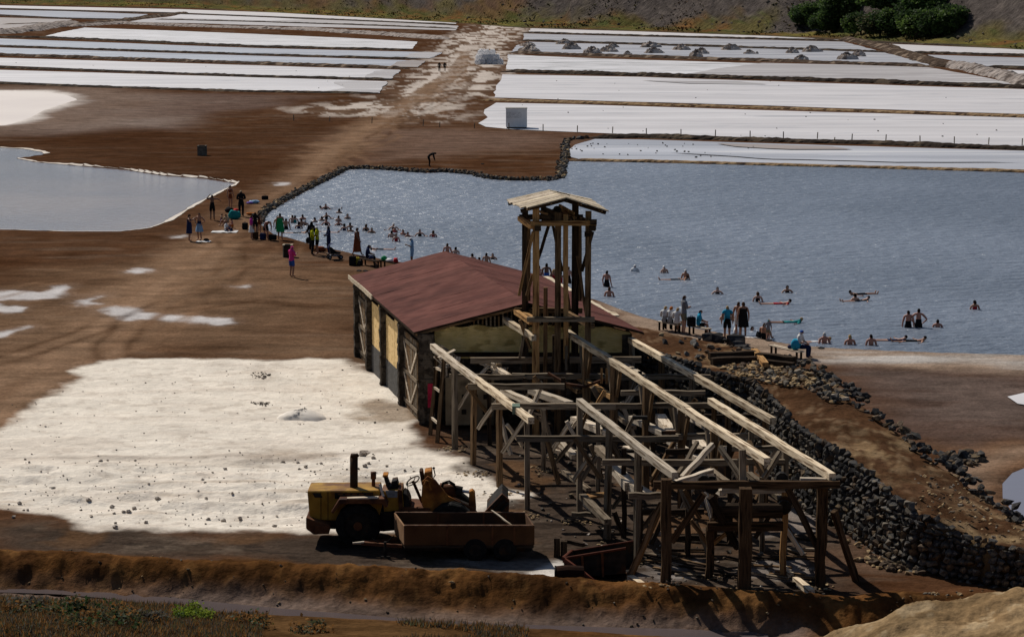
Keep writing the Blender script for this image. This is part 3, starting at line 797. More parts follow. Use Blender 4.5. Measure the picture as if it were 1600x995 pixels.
# ---------------------------------------------------------------- rocks shared by walls, edgings and scatter
def rock_mesh(seed, sx=1, sy=1, sz=1, n=13):
    rr = random.Random(seed)
    bm = bmesh.new()
    for _ in range(n):
        v = Vector((rr.gauss(0, 1), rr.gauss(0, 1), rr.gauss(0, 1))).normalized() * rr.uniform(.78, 1.0)
        bm.verts.new((v.x*sx*.5, v.y*sy*.5, v.z*sz*.5))
    r = bmesh.ops.convex_hull(bm, input=bm.verts)
    junk = [e for e in r['geom_interior'] if isinstance(e, bmesh.types.BMVert)]
    bmesh.ops.delete(bm, geom=junk, context='VERTS')
    bmesh.ops.recalc_face_normals(bm, faces=bm.faces)
    me = bpy.data.meshes.new('rock'); bm.to_mesh(me); bm.free()
    return me
ROCKS = {}
for si, m in enumerate(STONE):
    ROCKS[si] = []
    for k in range(5):
        me = rock_mesh(100*si + k, 1.1, .9, 1.0); me.materials.append(m); ROCKS[si].append(me)

def place(name, me, parent, loc, scale, rot):
    o = bpy.data.objects.new(name, me); COL.objects.link(o)
    o.parent = parent; o.location = loc; o.scale = scale; o.rotation_euler = rot
    return o

def joined_rocks(name, items, mats, parent=None, origin=(0, 0, 0)):
    """items: (mesh, material index, location, scale, rotation) -> one mesh"""
    V, Fc, M = [], [], []
    for me, mi, loc, sc, rot in items:
        mt = Matrix.LocRotScale(Vector(loc) - Vector(origin), Euler(rot), Vector(sc))
        n = len(V)
        V += [mt @ v.co for v in me.vertices]
        for p in me.polygons:
            Fc.append([i+n for i in p.vertices]); M.append(mi)
    me = mesh_from(V, Fc)
    o = link(name, me, mats, parent)
    me.polygons.foreach_set('material_index', M)
    return o

# ---------------------------------------------------------------- embankment with its path, retaining wall and stone edging
NW = 150
wt = resample(WT, NW); pr = resample(PR, NW)
NX = 14
ex = np.zeros((NW, NX+4)); ey = ex.copy(); ez = ex.copy()
for i in range(NW):
    a, b = wt[i], pr[i]
    out = Vector((b.x-a.x, b.y-a.y, 0)).normalized()
    for j in range(NX+1):
        p = a.lerp(b, j/NX)
        ex[i, j+1], ey[i, j+1] = p.x, p.y
        ez[i, j+1] = p.z - .10 + .10*math.sin(math.pi*j/NX)
    ex[i, 0], ey[i, 0], ez[i, 0] = a.x-.02, a.y-.02, -.6
    for k, (d, z) in enumerate(((.9, .45), (2.2, 0.0))):
        ex[i, NX+2+k], ey[i, NX+2+k] = b.x+out.x*d, b.y+out.y*d
        ez[i, NX+2+k] = b.z*z - (.3 if k else 0)
ez[:, 1:NX+2] += (fbm(ex*1.2, ey*1.2, 701, 4)[:, 1:NX+2]-.5)*.22
pc = np.empty(ex.shape + (3,)); pc[:] = C(.074,.038,.020)
e1 = fbm(ex*.6, ey*.6, 703, 5); e2 = fbm(ex*2.2, ey*2.2, 705, 4); vpx = np.linspace(0, 1, NW)[:, None]
def emix(m, c):
    global pc
    pc = pc*(1-m[..., None]) + C(*c)*m[..., None]
emix(sm(.45, .62, e1)*.6, (.085,.045,.026))
gravel = np.clip(np.exp(-((vpx-.22)/.06)**2) + np.exp(-((vpx-.68)/.07)**2)*.7 + sm(.80, .90, vpx), 0, 1)
emix(gravel*sm(.48, .60, e2*.6+e1*.4)*.8, (.33,.23,.125))
emix(sm(.60, .66, e2)*.4, (.26,.18,.11))
# finer mesh so that the gravel and earth keep their detail
def upsample(a, ku, kv):
    r0 = np.arange(a.shape[0]); r1 = np.linspace(0, a.shape[0]-1, (a.shape[0]-1)*ku+1)
    a = np.stack([np.interp(r1, r0, a[:, j]) for j in range(a.shape[1])], 1)
    c0 = np.arange(a.shape[1]); c1 = np.linspace(0, a.shape[1]-1, (a.shape[1]-1)*kv+1)
    return np.stack([np.interp(c1, c0, a[i]) for i in range(a.shape[0])], 0)
UX, UY, UZ = upsample(ex, 2, 3), upsample(ey, 2, 3), upsample(ez, 2, 3)
UZ[:, 4:-6] += (fbm(UX*3, UY*3, 707, 3)[:, 4:-6]-.5)*.09
UC = np.stack([upsample(pc[..., k], 2, 3) for k in range(3)], -1)
me = grid_mesh('embankment', UX, UY, UZ, UC)
bm = bmesh.new(); bm.from_mesh(me)
if sum(f.normal.z for f in bm.faces) < 0: bmesh.ops.reverse_faces(bm, faces=bm.faces)
bm.to_mesh(me); bm.free()
tag(link('embankment', me, SOIL), kind='structure')
def path_z(p):
    i = min(range(NW), key=lambda k: ((wt[k]+pr[k])*.5 - p).length)
    return (wt[i].z+pr[i].z)/2

wall = thing('retaining_wall', 'long dry stone retaining wall of dark basalt beside the timber trestle', 'stone wall', (wt[75].x, wt[75].y, 0))
rr = random.Random(31)
cand = []
Lw = sum((wt[i+1]-wt[i]).length for i in range(NW-1))
fine = resample(WT, 900)
z = -.12
row = 0
while z < 3.0:
    rh = rr.uniform(.16, .25); s = rr.uniform(0, .3)
    while s < Lw:
        w = rr.uniform(.16, .40)
        i = min(899, int(s/Lw*899)); p = fine[i]
        if z + rh*.45 < p.z + .02:
            t = (fine[min(i+1, 899)] - fine[max(i-1, 0)]); t.z = 0; t.normalize()
            n = Vector((t.y, -t.x, 0))                     # outward, to the trestle
            if n.x > 0: n = -n
            b = .28*(1 - z/3.0) + .06 + rr.uniform(-.06, .08)
            c = Vector((p.x, p.y, z + rh*.5)) + n*b

            cand.append((c, Vector((w*1.18, rr.uniform(.3, .45), rh*1.35)), (rr.uniform(-.25, .25), rr.uniform(-.5, .5), math.atan2(t.y, t.x) + rr.uniform(-.25, .25)), rr.choice((0, 0, 0, 1, 2, 2, 3)), rr.randrange(5)))
        s += w*.97
    z += rh*.93; row += 1
def PX(p):
    q = Vector(p) - Vector((0, 0, CAMH))
    d = q.y*CP - q.z*SP
    return 800 + F*q.x/d, 497.5 - F*(q.y*SP + q.z*CP)/d
def shown(c):
    u, v = PX(c[0])
    return (0 if -10 < u < 1610 else 1e3) + (c[0].y if u > 1215 else c[0].y + 60)
cand.sort(key=shown)
for c, sc, rot, mi, k in cand[:300]:
    place('stone', ROCKS[mi][k], wall, c - wall.location, sc, rot)
rest = joined_rocks('stone_courses', [(ROCKS[mi][k], mi, c, sc, rot) for c, sc, rot, mi, k in cand[300:]], STONE, wall, wall.location)
rest['kind'] = 'stuff'

edg = thing('stone_edging', 'low broken row of dark stones along the outer edge of the embankment path', 'stone edging', (pr[60].x, pr[60].y, 0))
fine2 = resample(PR, 500)
for k in range(190):
    i = int(150 + 345*rr.random()) if k else 160
    i = min(499, i); p = fine2[i]
    u, v = PX(p)
    s = rr.uniform(.2, .44)
    if 1560 < u < 1700 and rr.random() < .5: continue
    off = Vector((rr.gauss(.05, .22), rr.gauss(0, .22), 0))
    place('stone', ROCKS[rr.choice((0, 1, 2, 2))][rr.randrange(5)], edg, p + off + Vector((0, 0, rr.uniform(-.02, .22))) - edg.location, (s*1.25, s, s*.75), (rr.uniform(-.3, .3), rr.uniform(-.3, .3), rr.uniform(0, 6)))
# rubble on the embankment head, and stones spilling by the small pond
items = []
def scatter(n, px, zf, s0, s1, mis, seed):
    q = random.Random(seed)
    us_, vs_ = [p[0] for p in px], [p[1] for p in px]
    poly = PP(px, zf) if zf else PP(px)
    out = []
    tries = 0
    while len(out) < n and tries < n*30:
        tries += 1
        p = P(q.uniform(min(us_), max(us_)), q.uniform(min(vs_), max(vs_)), zf)
        if sdist(np.array([p.x]), np.array([p.y]), poly)[0] < 0: continue
        s = q.uniform(s0, s1) * (1.6 if q.random() < .12 else 1)
        zz = zf if zf else gz(p.x, p.y)
        mi = q.choice(mis)
        out.append((ROCKS[mi][q.randrange(5)], mi, (p.x, p.y, zz + s*.18), (s*1.2, s, s*.8), (q.uniform(-.4, .4), q.uniform(-.4, .4), q.uniform(0, 6))))
    return out
OCHRE = noise_mat('ochre_rubble', (.25, .165, .08), (.42, .31, .18), 5, .9, bump=.4, c3=(.14, .09, .05))
MIXED = STONE + [OCHRE]
ROCKS[4] = []
for k in range(5):
    me = rock_mesh(900+k, 1.1, .9, .8); me.materials.append(OCHRE); ROCKS[4].append(me)
items += scatter(260, [(1122,575),(1180,565),(1250,575),(1290,598),(1240,605),(1200,600)], 2.85, .12, .32, (4, 4, 4, 1, 3), 41)
items += scatter(120, [(1220,590),(1290,590),(1330,620),(1300,630)], 2.7, .15, .35, (4, 0, 1, 2), 42)
items += scatter(22, [(1000,530),(1040,516),(1170,545),(1180,560),(1120,572),(1050,552)], 2.95, .12, .4, (1, 2, 0), 43)
items += scatter(200, [(1330,715),(1420,700),(1560,800),(1600,815),(1600,850),(1540,838),(1440,795)], 1.9, .06, .15, (4, 4, 3, 1), 44)
o = joined_rocks('embankment_rubble', items, MIXED); tag(o, kind='stuff')
items = scatter(50, [(1480,712),(1530,708),(1540,722),(1490,735)], 0, .22, .5, (0, 1, 2), 45)
items += scatter(150, [(1300,640),(1500,760),(1600,812),(1590,820),(1480,745),(1340,660)], 0, .12, .35, (0, 1, 2, 4), 46)
items += scatter(60, [(1310,835),(1370,870),(1450,892),(1440,902),(1340,880)], 0, .12, .35, (1, 4, 4), 47)
items += scatter(160, [(1370,965),(1450,930),(1600,915),(1600,995),(1300,995)], 0, .05, .14, (4, 4, 3), 48)
items += scatter(90, [(0,870),(400,890),(1000,930),(1340,945),(1300,965),(800,950),(300,915),(0,900)], 0, .04, .12, (4, 1, 1, 3), 49)
o = joined_rocks('loose_stones', items, MIXED); tag(o, kind='stuff')
# stone lining of the bathing pool's far and left shore
items = []
for line, n, s0, s1 in ((POOL_PX[4:17], 420, .22, .5), (POOL_PX[16:23], 420, .18, .42), ([(884,250),(886,240),(884,226),(890,219),(918,217)], 70, .35, .8)):
    pts = resample([P(u, v) for u, v in line], n)
    for p in pts:
        for _ in range(2):
            s = rr.uniform(s0, s1); mi = rr.choice((0, 1, 2, 2, 1, 4 if rr.random() < .5 else 2))
            items.append((ROCKS[mi][rr.randrange(5)], mi, (p.x + rr.gauss(-.12, .18), p.y + rr.gauss(.2, .28), rr.uniform(-.04, .22)), (s*1.2, s, s*.9), (rr.uniform(-.4, .4), rr.uniform(-.4, .4), rr.uniform(0, 6))))
o = joined_rocks('pool_stone_lining', items, MIXED)
tag(o, kind='stuff')
items = []
for u, v, s in ((700,104,0),): pass
for k in range(90):   # pebbles lying in the near pans
    u, v = rr.choice(((rr.uniform(900, 1190), rr.uniform(226, 248)), (rr.uniform(800, 1590), rr.uniform(165, 225)), (rr.uniform(800, 1590), rr.uniform(125, 170)), (rr.uniform(0, 600), rr.uniform(95, 140)), (rr.uniform(880, 1100), rr.uniform(225, 247))))
    p = P(u, v); s = rr.uniform(.15, .35)
    items.append((ROCKS[2][rr.randrange(5)], 2, (p.x, p.y, .12), (s, s, s*.6), (0, 0, rr.uniform(0, 6))))
tag(joined_rocks('pan_stones', items, MIXED), kind='stuff')

# rocks on the salt apron: the larger ones are things, the grit is stuff
pale_rock = noise_mat('salt_crusted_rock', (.20, .165, .135), (.42, .36, .30), 6, .9, bump=.4, c3=(.6, .54, .48))
rm = []
for k in range(4):
    me = rock_mesh(950+k, 1.1, .95, .8, 15); me.materials.append(pale_rock); rm.append(me)
for k in range(46):
    if k < 14:
        u, v = ((570,713),(583,718),(466,721),(316,751),(288,761),(320,756),(181,825),(570,729),(605,730),(468,733),(478,727),(157,725),(211,720),(502,724))[k]
    else:
        u, v = R.uniform(5, 660), R.uniform(718, 822)
        if 475 < u and v > 745: u = R.uniform(20, 460)
    p = P(u, v); s = R.uniform(.11, .24) if k >= 1 else .5
    o = link('rock', rm[k % 4], (), None, (p.x, p.y, gz(p.x, p.y) + s*.2), (R.uniform(-.3, .3), 0, R.uniform(0, 6)))
    o.scale = (s*1.2, s, s)
    tag(o, 'small grey brown rock lying on the churned white salt apron', 'rock', 'rocks strewn over the salt apron')
rl = []
for k in range(5):
    ROCKS.setdefault(5, []).append(rm[k % 4])
MIXED2 = MIXED + [pale_rock]
items = scatter(420, [(0,718),(300,712),(640,705),(735,735),(740,760),(640,800),(470,826),(200,820),(0,795)], 0, .03, .085, (5, 5, 5, 3), 51)
items += scatter(160, [(0,640),(150,575),(550,562),(640,650),(690,700),(300,712),(0,710)], 0, .03, .09, (5, 3), 52)
items += scatter(45, [(390,582),(424,584),(415,594),(392,590)], 0, .05, .12, (5, 3), 53)
items += scatter(60, [(385,627),(424,629),(415,637)], 0, .04, .10, (5, 3), 54)
items += scatter(160, [(690,700),(980,700),(1280,830),(1320,920),(1000,920),(760,770)], 0, .05, .2, (5, 1, 3), 55)
for (u, v) in ((740,742),(780,774),(849,737),(906,818),(952,856),(823,808),(710,703),(997,878),(1109,905),(880,716),(1041,932),(1163,928),(1280,918)):
    p = P(u, v)
    for _ in range(34):
        s = R.uniform(.05, .16); items.append((ROCKS[4][R.randrange(5)], 4 if R.random() < .7 else 1, (p.x + R.gauss(0, .32), p.y + R.gauss(.05, .3), gz(p.x, p.y) + s*.3), (s*1.3, s, s*.7), (0, 0, R.uniform(0, 6))))
tag(joined_rocks('salt_grit', items, MIXED2), kind='stuff')

# a raked cone of salt on the apron
def heap(name, p, w, h, mat, seed, label, cat, group=None, n=20, lump=.3):
    rr2 = np.random.RandomState(seed)
    vs, fs = [], []
    nr = 9
    ph = rr2.uniform(0, 9)
    for i in range(nr):
        r = i/(nr-1)
        for k in range(n):
            a = 2*math.pi*k/n
            rad = w*.5*r*(1 + .16*math.sin(2*a+ph) + .10*math.sin(3*a+ph*2))
            zz = h*(1-r)**.85*(1 - .25*(1-r)) if r < 1 else -.05
            j = (rr2.rand()-.5)*lump*h*(.4 if i in (0, nr-1) else 1)
            vs.append((rad*math.cos(a) + (rr2.rand()-.5)*.06*w*(0 < i), rad*math.sin(a) + (rr2.rand()-.5)*.06*w*(0 < i), zz*1.25 + (j if 0 < i < nr-1 else 0)))
    for i in range(nr-1):
        for k in range(n):
            fs.append((i*n+k, i*n+(k+1) % n, i*n+n+(k+1) % n, i*n+n+k))
    me = mesh_from(vs, fs)
    bm = bmesh.new(); bm.from_mesh(me); bmesh.ops.remove_doubles(bm, verts=bm.verts, dist=.001); bmesh.ops.recalc_face_normals(bm, faces=bm.faces)
    bmesh.ops.subdivide_edges(bm, edges=bm.edges, cuts=1, fractal=.35, seed=seed) if w > 2 else None
    bm.to_mesh(me); bm.free()
    if name == 'salt_cone': me.polygons.foreach_set('use_smooth', [True]*len(me.polygons))
    return tag(link(name, me, mat, None, p), label, cat, group)
p = P(474, 652); heap('salt_cone', (p.x, p.y, gz(p.x, p.y)), 1.9, .42, noise_mat('raked_salt', (.70,.64,.56), (.82,.76,.68), 3, .9), 5, 'small pale cone of raked salt standing on the smooth half of the apron', 'salt heap', lump=.03, n=30)

# ---------------------------------------------------------------- hut
A, B = P(560, 555), P(657, 660)
Cc = D(985, 560, B.y); Cc.z = 0
e = Vector((A.x-B.x, A.y-B.y, 0)); LEN = e.length; e.normalize()
nrm = Vector((-e.y, e.x, 0))
if nrm.x > 0: nrm = -nrm
hut = thing('salt_hut', 'long stone and plank hut with a maroon felt roof beside the salt apron', 'hut', (B.x, B.y, 0))
H0 = Vector((B.x, B.y, 0))
def W(s, out=0, z=0): return H0 + e*s + nrm*out + Vector((0, 0, z))
def wall_s(u):
    lo, hi = 0, LEN
    for _ in range(40):
        m = (lo+hi)/2
        if PX(W(m))[0] > u: lo = m
        else: hi = m
    return (lo+hi)/2
M_PILLAR = noise_mat('dark_rubble_masonry', (.022, .018, .015), (.062, .05, .04), 6, .95, bump=.8, bscale=9, c3=(.10, .082, .065), p3=(.6, .68), bdist=.05)
M_RENDER = noise_mat('grey_rough_render', (.06, .058, .055), (.13, .125, .12), 9, .95, bump=.6, bscale=22)
M_PLASTER = noise_mat('olive_plaster', (.62, .48, .19), (.76, .60, .28), 2.2, .9, (1, 1, 2.2), .9, 5.5, 5, (.40, .30, .11), .2, bdist=.09)
M_FELT = [noise_mat('maroon_felt_%s' % k, tuple(x*f for x in (.098, .036, .029)), tuple(x*f for x in (.140, .056, .045)), 1.6, .85, bump=.12, bscale=14, c3=tuple(x*f for x in (.080, .030, .025)), p3=(.6, .75)) for k, f in (('plain', 1.0), ('light', 1.12), ('deep', .88))]
M_OSB = noise_mat('flaky_chipboard', (.50, .31, .10), (.82, .60, .28), 9, .8, (1, 1, 1), .25, 20, 2, (.80, .56, .26), .25, p3=(.55, .6))
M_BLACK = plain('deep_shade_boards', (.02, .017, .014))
EAVE, RIDGE = 3.82, 5.05
xw = Cc.x - B.x
def quadbox(name, s0, s1, o0, o1, z0, z1, mat, bevel=0):
    m = MB(hut.location)
    m.hexa([W(s0, o0, z0), W(s0, o1, z0), W(s1, o1, z0), W(s1, o0, z0), W(s0, o0, z1), W(s0, o1, z1), W(s1, o1, z1), W(s1, o0, z1)])
    return m.build(name, mat, hut, bevel=bevel)
pil = [wall_s(562), wall_s(581), wall_s(603), wall_s(632)]
sE0, sE1 = -.1, .55
for s in pil:
    m = MB(hut.location); q = random.Random(int(s*100))
    z = -.1
    while z < 3.55:      # courses of rough masonry, each a little proud or set back
        h = q.uniform(.2, .32); j = [q.uniform(-.03, .03) for _ in range(4)]
        h2 = min(3.6, z+h)
        m.hexa([W(s-.2+j[0], -.1, z), W(s-.2+j[0], .26+j[1], z), W(s+.2+j[2], .26+j[1], z), W(s+.2+j[2], -.1, z), W(s-.2+j[0], -.1, h2), W(s-.2+j[0], .26+j[3], h2), W(s+.2+j[2], .26+j[3], h2), W(s+.2+j[2], -.1, h2)])
        z = h2 + .004
    m.build('stone_pillar', M_PILLAR, hut)
m = MB(hut.location); z = -.1; q = random.Random(5)
while z < 3.74:
    h2 = min(3.8, z + q.uniform(.2, .32)); j = [q.uniform(-.03, .03) for _ in range(4)]
    m.box((B.x-.05+j[0], B.y-.55+j[1], z), (B.x+.60+j[2], B.y+.45, h2)); z = h2 + .004
m.build('corner_pillar', M_PILLAR, hut)
# bays: door, two boarded bays, door
bays = [(pil[0]-.2, pil[1]+.2, 'door'), (pil[1]-.2, pil[2]+.2, 'board'), (pil[2]-.2, pil[3]+.2, 'board'), (pil[3]-.2, .45, 'door')]
for s1, s0, kind in bays:
    if kind == 'door':
        leafs = 2
        for k in range(leafs):
            a, b = s0 + (s1-s0)*k/leafs + .02, s0 + (s1-s0)*(k+1)/leafs - .02
            d = MB(hut.location); d.hexa([W(a, -.06, .03), W(a, .0, .03), W(b, .0, .03), W(b, -.06, .03), W(a, -.06, 3.3), W(a, .0, 3.3), W(b, .0, 3.3), W(b, -.06, 3.3)])
            leaf = d.build('door', W_BROWN, hut)
            n = 6
            for i in range(n):
                p0, p1 = a + (b-a)*i/n + .006, a + (b-a)*(i+1)/n - .006
                pm = MB(hut.location); zz = R.uniform(-.02, .02); oo = .012 + R.uniform(0, .014)
                pm.hexa([W(p0, .001, .05), W(p0, oo, .05), W(p1, oo, .05), W(p1, .001, .05), W(p0, .001, 3.27+zz), W(p0, oo, 3.27+zz), W(p1, oo, 3.27+zz), W(p1, .001, 3.27+zz)])
                pm.build('plank', R.choice((W_GREY, W_GREY, W_BROWN)), leaf)
            for z in (.35, 1.62, 2.95):
                MB(hut.location).beam(W(a, .05, z), W(b, .05, z), .04, .16).build('rail', W_GREY, leaf)
            for z0, z1 in ((.42, 1.54), (1.7, 2.87)):
                MB(hut.location).beam(W(a+.05, .05, z0 if k else z1), W(b-.05, .05, z1 if k else z0), .035, .13).build('brace', W_PALE, leaf)
    else:
        quadbox('low_wall', s0, s1, -.15, .03, -.1, 1.25, M_RENDER)
        n = 2
        for k in range(n):
            a, b = s0 + (s1-s0)*k/n + .008, s0 + (s1-s0)*(k+1)/n - .008
            quadbox('chipboard_panel', a, b, -.03, .0 + .006*k, 1.26, 3.4 - .12*k, M_OSB)
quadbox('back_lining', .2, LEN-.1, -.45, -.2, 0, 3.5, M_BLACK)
quadbox('wall_plate', -.1, LEN+.1, -.15, .1, 3.5, 3.68, W_DARK)
# gable wall: dark stone below, plaster above, slatted triangle under the roof
def roof_z(x):   # underside of the roof at the gable, x from the left corner
    c = xw/2
    return EAVE - .08 + (RIDGE-EAVE) * (1 - abs(x-c)/(c+.3))
m = MB(hut.location); m.box((B.x+.6, B.y, -.1), (Cc.x, B.y+.4, 2.7)); m.build('gable_stone_wall', M_PILLAR, hut)
n = 60
pl = [(0.6, 2.7)] + [(.6 + (xw-.6)*i/n, min(4.05 + .05*math.sin(i*.6), roof_z(.6+(xw-.6)*i/n) - .05)) for i in range(n+1)] + [(xw, 2.7)]
m = MB(hut.location); m.prism(pl, (1, 0, 0), (0, 0, 1), (B.x, B.y-.03, 0), (0, .3, 0)); m.build('gable_plaster', M_PLASTER, hut)
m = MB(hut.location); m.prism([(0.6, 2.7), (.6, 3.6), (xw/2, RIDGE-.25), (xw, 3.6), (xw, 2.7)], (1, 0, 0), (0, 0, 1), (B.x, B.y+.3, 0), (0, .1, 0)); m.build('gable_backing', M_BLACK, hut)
x = 1.9
while x < xw-1.6:
    zt = roof_z(x) - .06
    if zt > 4.15:
        MB(hut.location).beam((B.x+x, B.y+.06, 4.0), (B.x+x+R.uniform(-.02, .02), B.y+.06, zt), .07, .05).build('gable_slat', R.choice((W_GREY, W_DARK, W_BROWN)), hut)
    x += .17
m = MB(hut.location); m.box((Cc.x-.35, B.y-.12, -.1), (Cc.x+.05, B.y+.4, 3.7)); m.build('corner_post', M_PILLAR, hut)
m = MB(hut.location); fw = W(LEN); m.box((fw.x+.3, fw.y-.3, 0), (fw.x+xw, fw.y, 3.6)); m.build('end_wall', M_RENDER, hut)
m = MB(hut.location); rw = nrm*(-xw*abs(nrm.x)); m.hexa([Vector((Cc.x-.3, Cc.y+.5, 0)), Vector((Cc.x, Cc.y+.5, 0)), Vector((fw.x+xw, fw.y, 0)), Vector((fw.x+xw-.3, fw.y, 0)), Vector((Cc.x-.3, Cc.y+.5, 3.55)), Vector((Cc.x, Cc.y+.5, 3.55)), Vector((fw.x+xw, fw.y, 3.55)), Vector((fw.x+xw-.3, fw.y, 3.55))]); m.build('side_wall', M_PILLAR, hut)
# roof: felt strips laid from ridge to eave
n0, n1 = -.5, LEN + .35
def RP(s, k, dz=0):   # k 0 left eave .. 1 ridge .. 2 right eave
    q = H0 + e*s
    xl, xr = -.34, xw+.42
    c = xw/2
    if k <= 1: x = xl + (c-xl)*k; z = EAVE + (RIDGE-EAVE)*k
    else: x = c + (xr-c)*(k-1); z = RIDGE - (RIDGE-EAVE)*(k-1)
    return Vector((q.x + x, q.y, z + dz))
NS = 15
for k0, k1 in ((0, 1), (2, 1)):
    for i in range(NS):
        a, b = n0 + (n1-n0)*i/NS - .02, n0 + (n1-n0)*(i+1)/NS
        m = MB(hut.location); lift = .004 + .006*(i % 2) + (.002 if k0 else 0)
        seg = 6; vs = []
        for j in range(seg+1):
            k = k0 + (k1-k0)*j/seg
            wv = R.uniform(-.008, .008) if 0 < j < seg else 0
            vs += [RP(a, k, .045+lift+wv), RP(b, k, .045+lift+wv)]
        top = [(2*j, 2*j+1, 2*j+3, 2*j+2) for j in range(seg)]
        m.add(vs, top)
        m.build('felt_strip', M_FELT[(0, 1, 0, 2, 0, 0, 1, 2)[(i*3 + (5 if k0 else 0)) % 8]], hut)
m = MB(hut.location)
m.hexa([RP(n0, 0, -.05), RP(n0, 1, -.05), RP(n1, 1, -.05), RP(n1, 0, -.05), RP(n0, 0, .028), RP(n0, 1, .028), RP(n1, 1, .028), RP(n1, 0, .028)])
m.hexa([RP(n0, 1, -.052), RP(n0, 2, -.052), RP(n1, 2, -.052), RP(n1, 1, -.052), RP(n0, 1, .026), RP(n0, 2, .026), RP(n1, 2, .026), RP(n1, 1, .026)])
m.build('roof_deck', W_DARK, hut)
for k in range(9):
    s = n0 + .1 + (n1-n0-.2)*k/8
    MB(hut.location).beam(RP(s, .02, -.10), RP(s, .98, -.10), .07, .1).build('rafter', W_BROWN, hut)
MB(hut.location).beam(RP(n1-.1, -.015, .05), RP(n1-7.5, -.015, .04), .05, .2, 5, .02).build('fascia_board', W_PLANK, hut)
for a, b in ((n1-.1, n1-5.5), (n1-8.8, n1-13.5)):
    MB(hut.location).beam(RP(a, 2.02, .05), RP(b, 2.02, .05), .28, .06, 7, .05).build('edge_board', W_PLANK, hut)
m = MB(); m.box((B.x+.33, B.y-.62, .75), (B.x+.62, B.y-.58, 1.75))
RED = plain('faded_red_paint', (.32, .02, .05)); tag(m.build('red_panel', RED), 'faded red metal panel fixed against the dark corner pillar of the hut', 'panel')

# ---------------------------------------------------------------- hoist tower
YF, YB = 88.0, 90.7
tb = D(868, 600, 89); 
tower = thing('hoist_tower', 'tall wooden hoist tower with a small plank gable roof in front of the hut', 'tower', (tb.x, tb.y, 0))
TM = (W_BROWN, W_ORANGE)
def timber(parent, name, a, b, w, h, mat, seg=3, wob=.012):
    """a beam with its own X axis along the grain"""
    a, b = Vector(a), Vector(b)
    d = b-a; L = d.length
    m = MB(); m.beam((0, 0, 0), (L, 0, 0), w, h, seg, wob)
    o = m.build(name, mat, parent, bevel=0)
    q = d.to_track_quat('X', 'Z')
    o.rotation_mode = 'QUATERNION'; o.rotation_quaternion = q
    o.location = a - (parent.location if parent else Vector())
    return o
def tpost(u, v0, y, w, mat, v1=None, name='post', parent=tower):
    t = D(u, v0, y)
    b = Vector((t.x, t.y, -.2)) if v1 is None else D(u, v1, y)
    return timber(parent, name, b, Vector((t.x, t.y, t.z)), w, w, mat)
tpost(837.5, 322, YF, .27, W_ORANGE); tpost(919.5, 330, YF, .24, W_BROWN); tpost(820.5, 327, YB, .26, W_DARK); tpost(826, 342, YB-.4, .16, W_BROWN, 470)
tpost(899, 318, YB-.3, .27, W_DARK); tpost(872, 333, YF+.1, .25, W_BROWN); tpost(884, 335, YF+.2, .20, W_ORANGE, 560); tpost(852.5, 449, YF+.5, .17, W_BROWN); tpost(905, 350, YB, .2, W_BROWN, 470)
for (u0, v0, u1, v1, y, w, mat) in ((811,462,833,362,YF-.1,.15,W_ORANGE), (823,462,833,428,YF+.3,.15,W_BROWN), (840,407,857,353,YB,.16,W_DARK), (864,353,879,424,YB,.14,W_DARK), (926,362,909,424,YF+.6,.16,W_DARK),
        (902,400,916,492,YF+.9,.15,W_BROWN), (884,440,890,482,YF+.6,.12,W_BROWN), (905,428,900,466,YF+1.2,.13,W_DARK), (829,545,812,500,YF+.6,.15,W_BROWN), (822,500,812,560,YF+1.0,.14,W_GREY)):
    timber(tower, 'brace', D(u0, v0, y), D(u1, v1, y), w, w*.8, mat)
def hbeam(u0, u1, v, y, w, h, mat, name='beam', v1=None, parent=tower):
    return timber(parent, name, D(u0, v, y), D(u1, v if v1 is None else v1, y), w, h, mat)
hbeam(829, 932, 349, YF-.2, .2, .2, W_ORANGE); hbeam(811, 911, 339.5, YB, .2, .22, W_DARK); hbeam(823, 929, 499, YF-.2, .22, .18, W_GREY); hbeam(804, 910, 485, YB, .2, .2, W_BROWN)
for (a, b, mat) in (((812,341,YB), (832,355,YF), W_ORANGE), ((906,341,YB), (928,356,YF), W_BROWN), ((806,487,YB), (830,504,YF), W_ORANGE), ((818,490,YB), (840,502,YF), W_ORANGE), ((884,488,YB), (926,510,YF), W_BROWN), ((866,330,YB), (894,347,YF), W_BROWN)):
    timber(tower, 'beam', D(*a), D(*b), .18, .18, mat)
for (u, v) in ((840,357),(925,357),(918,366),(927,347)):
    q = D(u, v, YF-.32); MB(tower.location).box((q.x-.12, q.y-.05, q.z-.1), (q.x+.14, q.y+.1, q.z+.1)).build('joint_block', W_DARK, tower)
# hoist at the tower head: sloped chute of planks, wheel and drum
for k, (dz, mat) in enumerate(((0, W_BROWN), (.0, W_DARK))):
    timber(tower, 'chute_board', D(848, 330+k*6, YB-.3+k*.3), D(893, 341+k*4, YF+.5), .5, .08, mat)
timber(tower, 'chute_side', D(846, 328, YB-.2), D(872, 341, YF+.4), .06, .42, W_DARK); timber(tower, 'chute_side', D(874, 326, YB-.2), D(897, 338, YF+.4), .06, .35, W_ORANGE)
wc = D(870.5, 328, YF+.9); m = MB(tower.location)
m.tube([wc + Vector((0, -.09, 0)), wc + Vector((0, .09, 0))], .16, 16); m.tube([wc + Vector((0, -.25, 0)), wc + Vector((0, .25, 0))], .04, 8)
m.build('hoist_wheel', STEEL, tower)
MB(tower.location).tube([D(846,346,YF+1), D(918,347,YF+1)], .13, 12).build('drum_axle', W_DARK, tower)
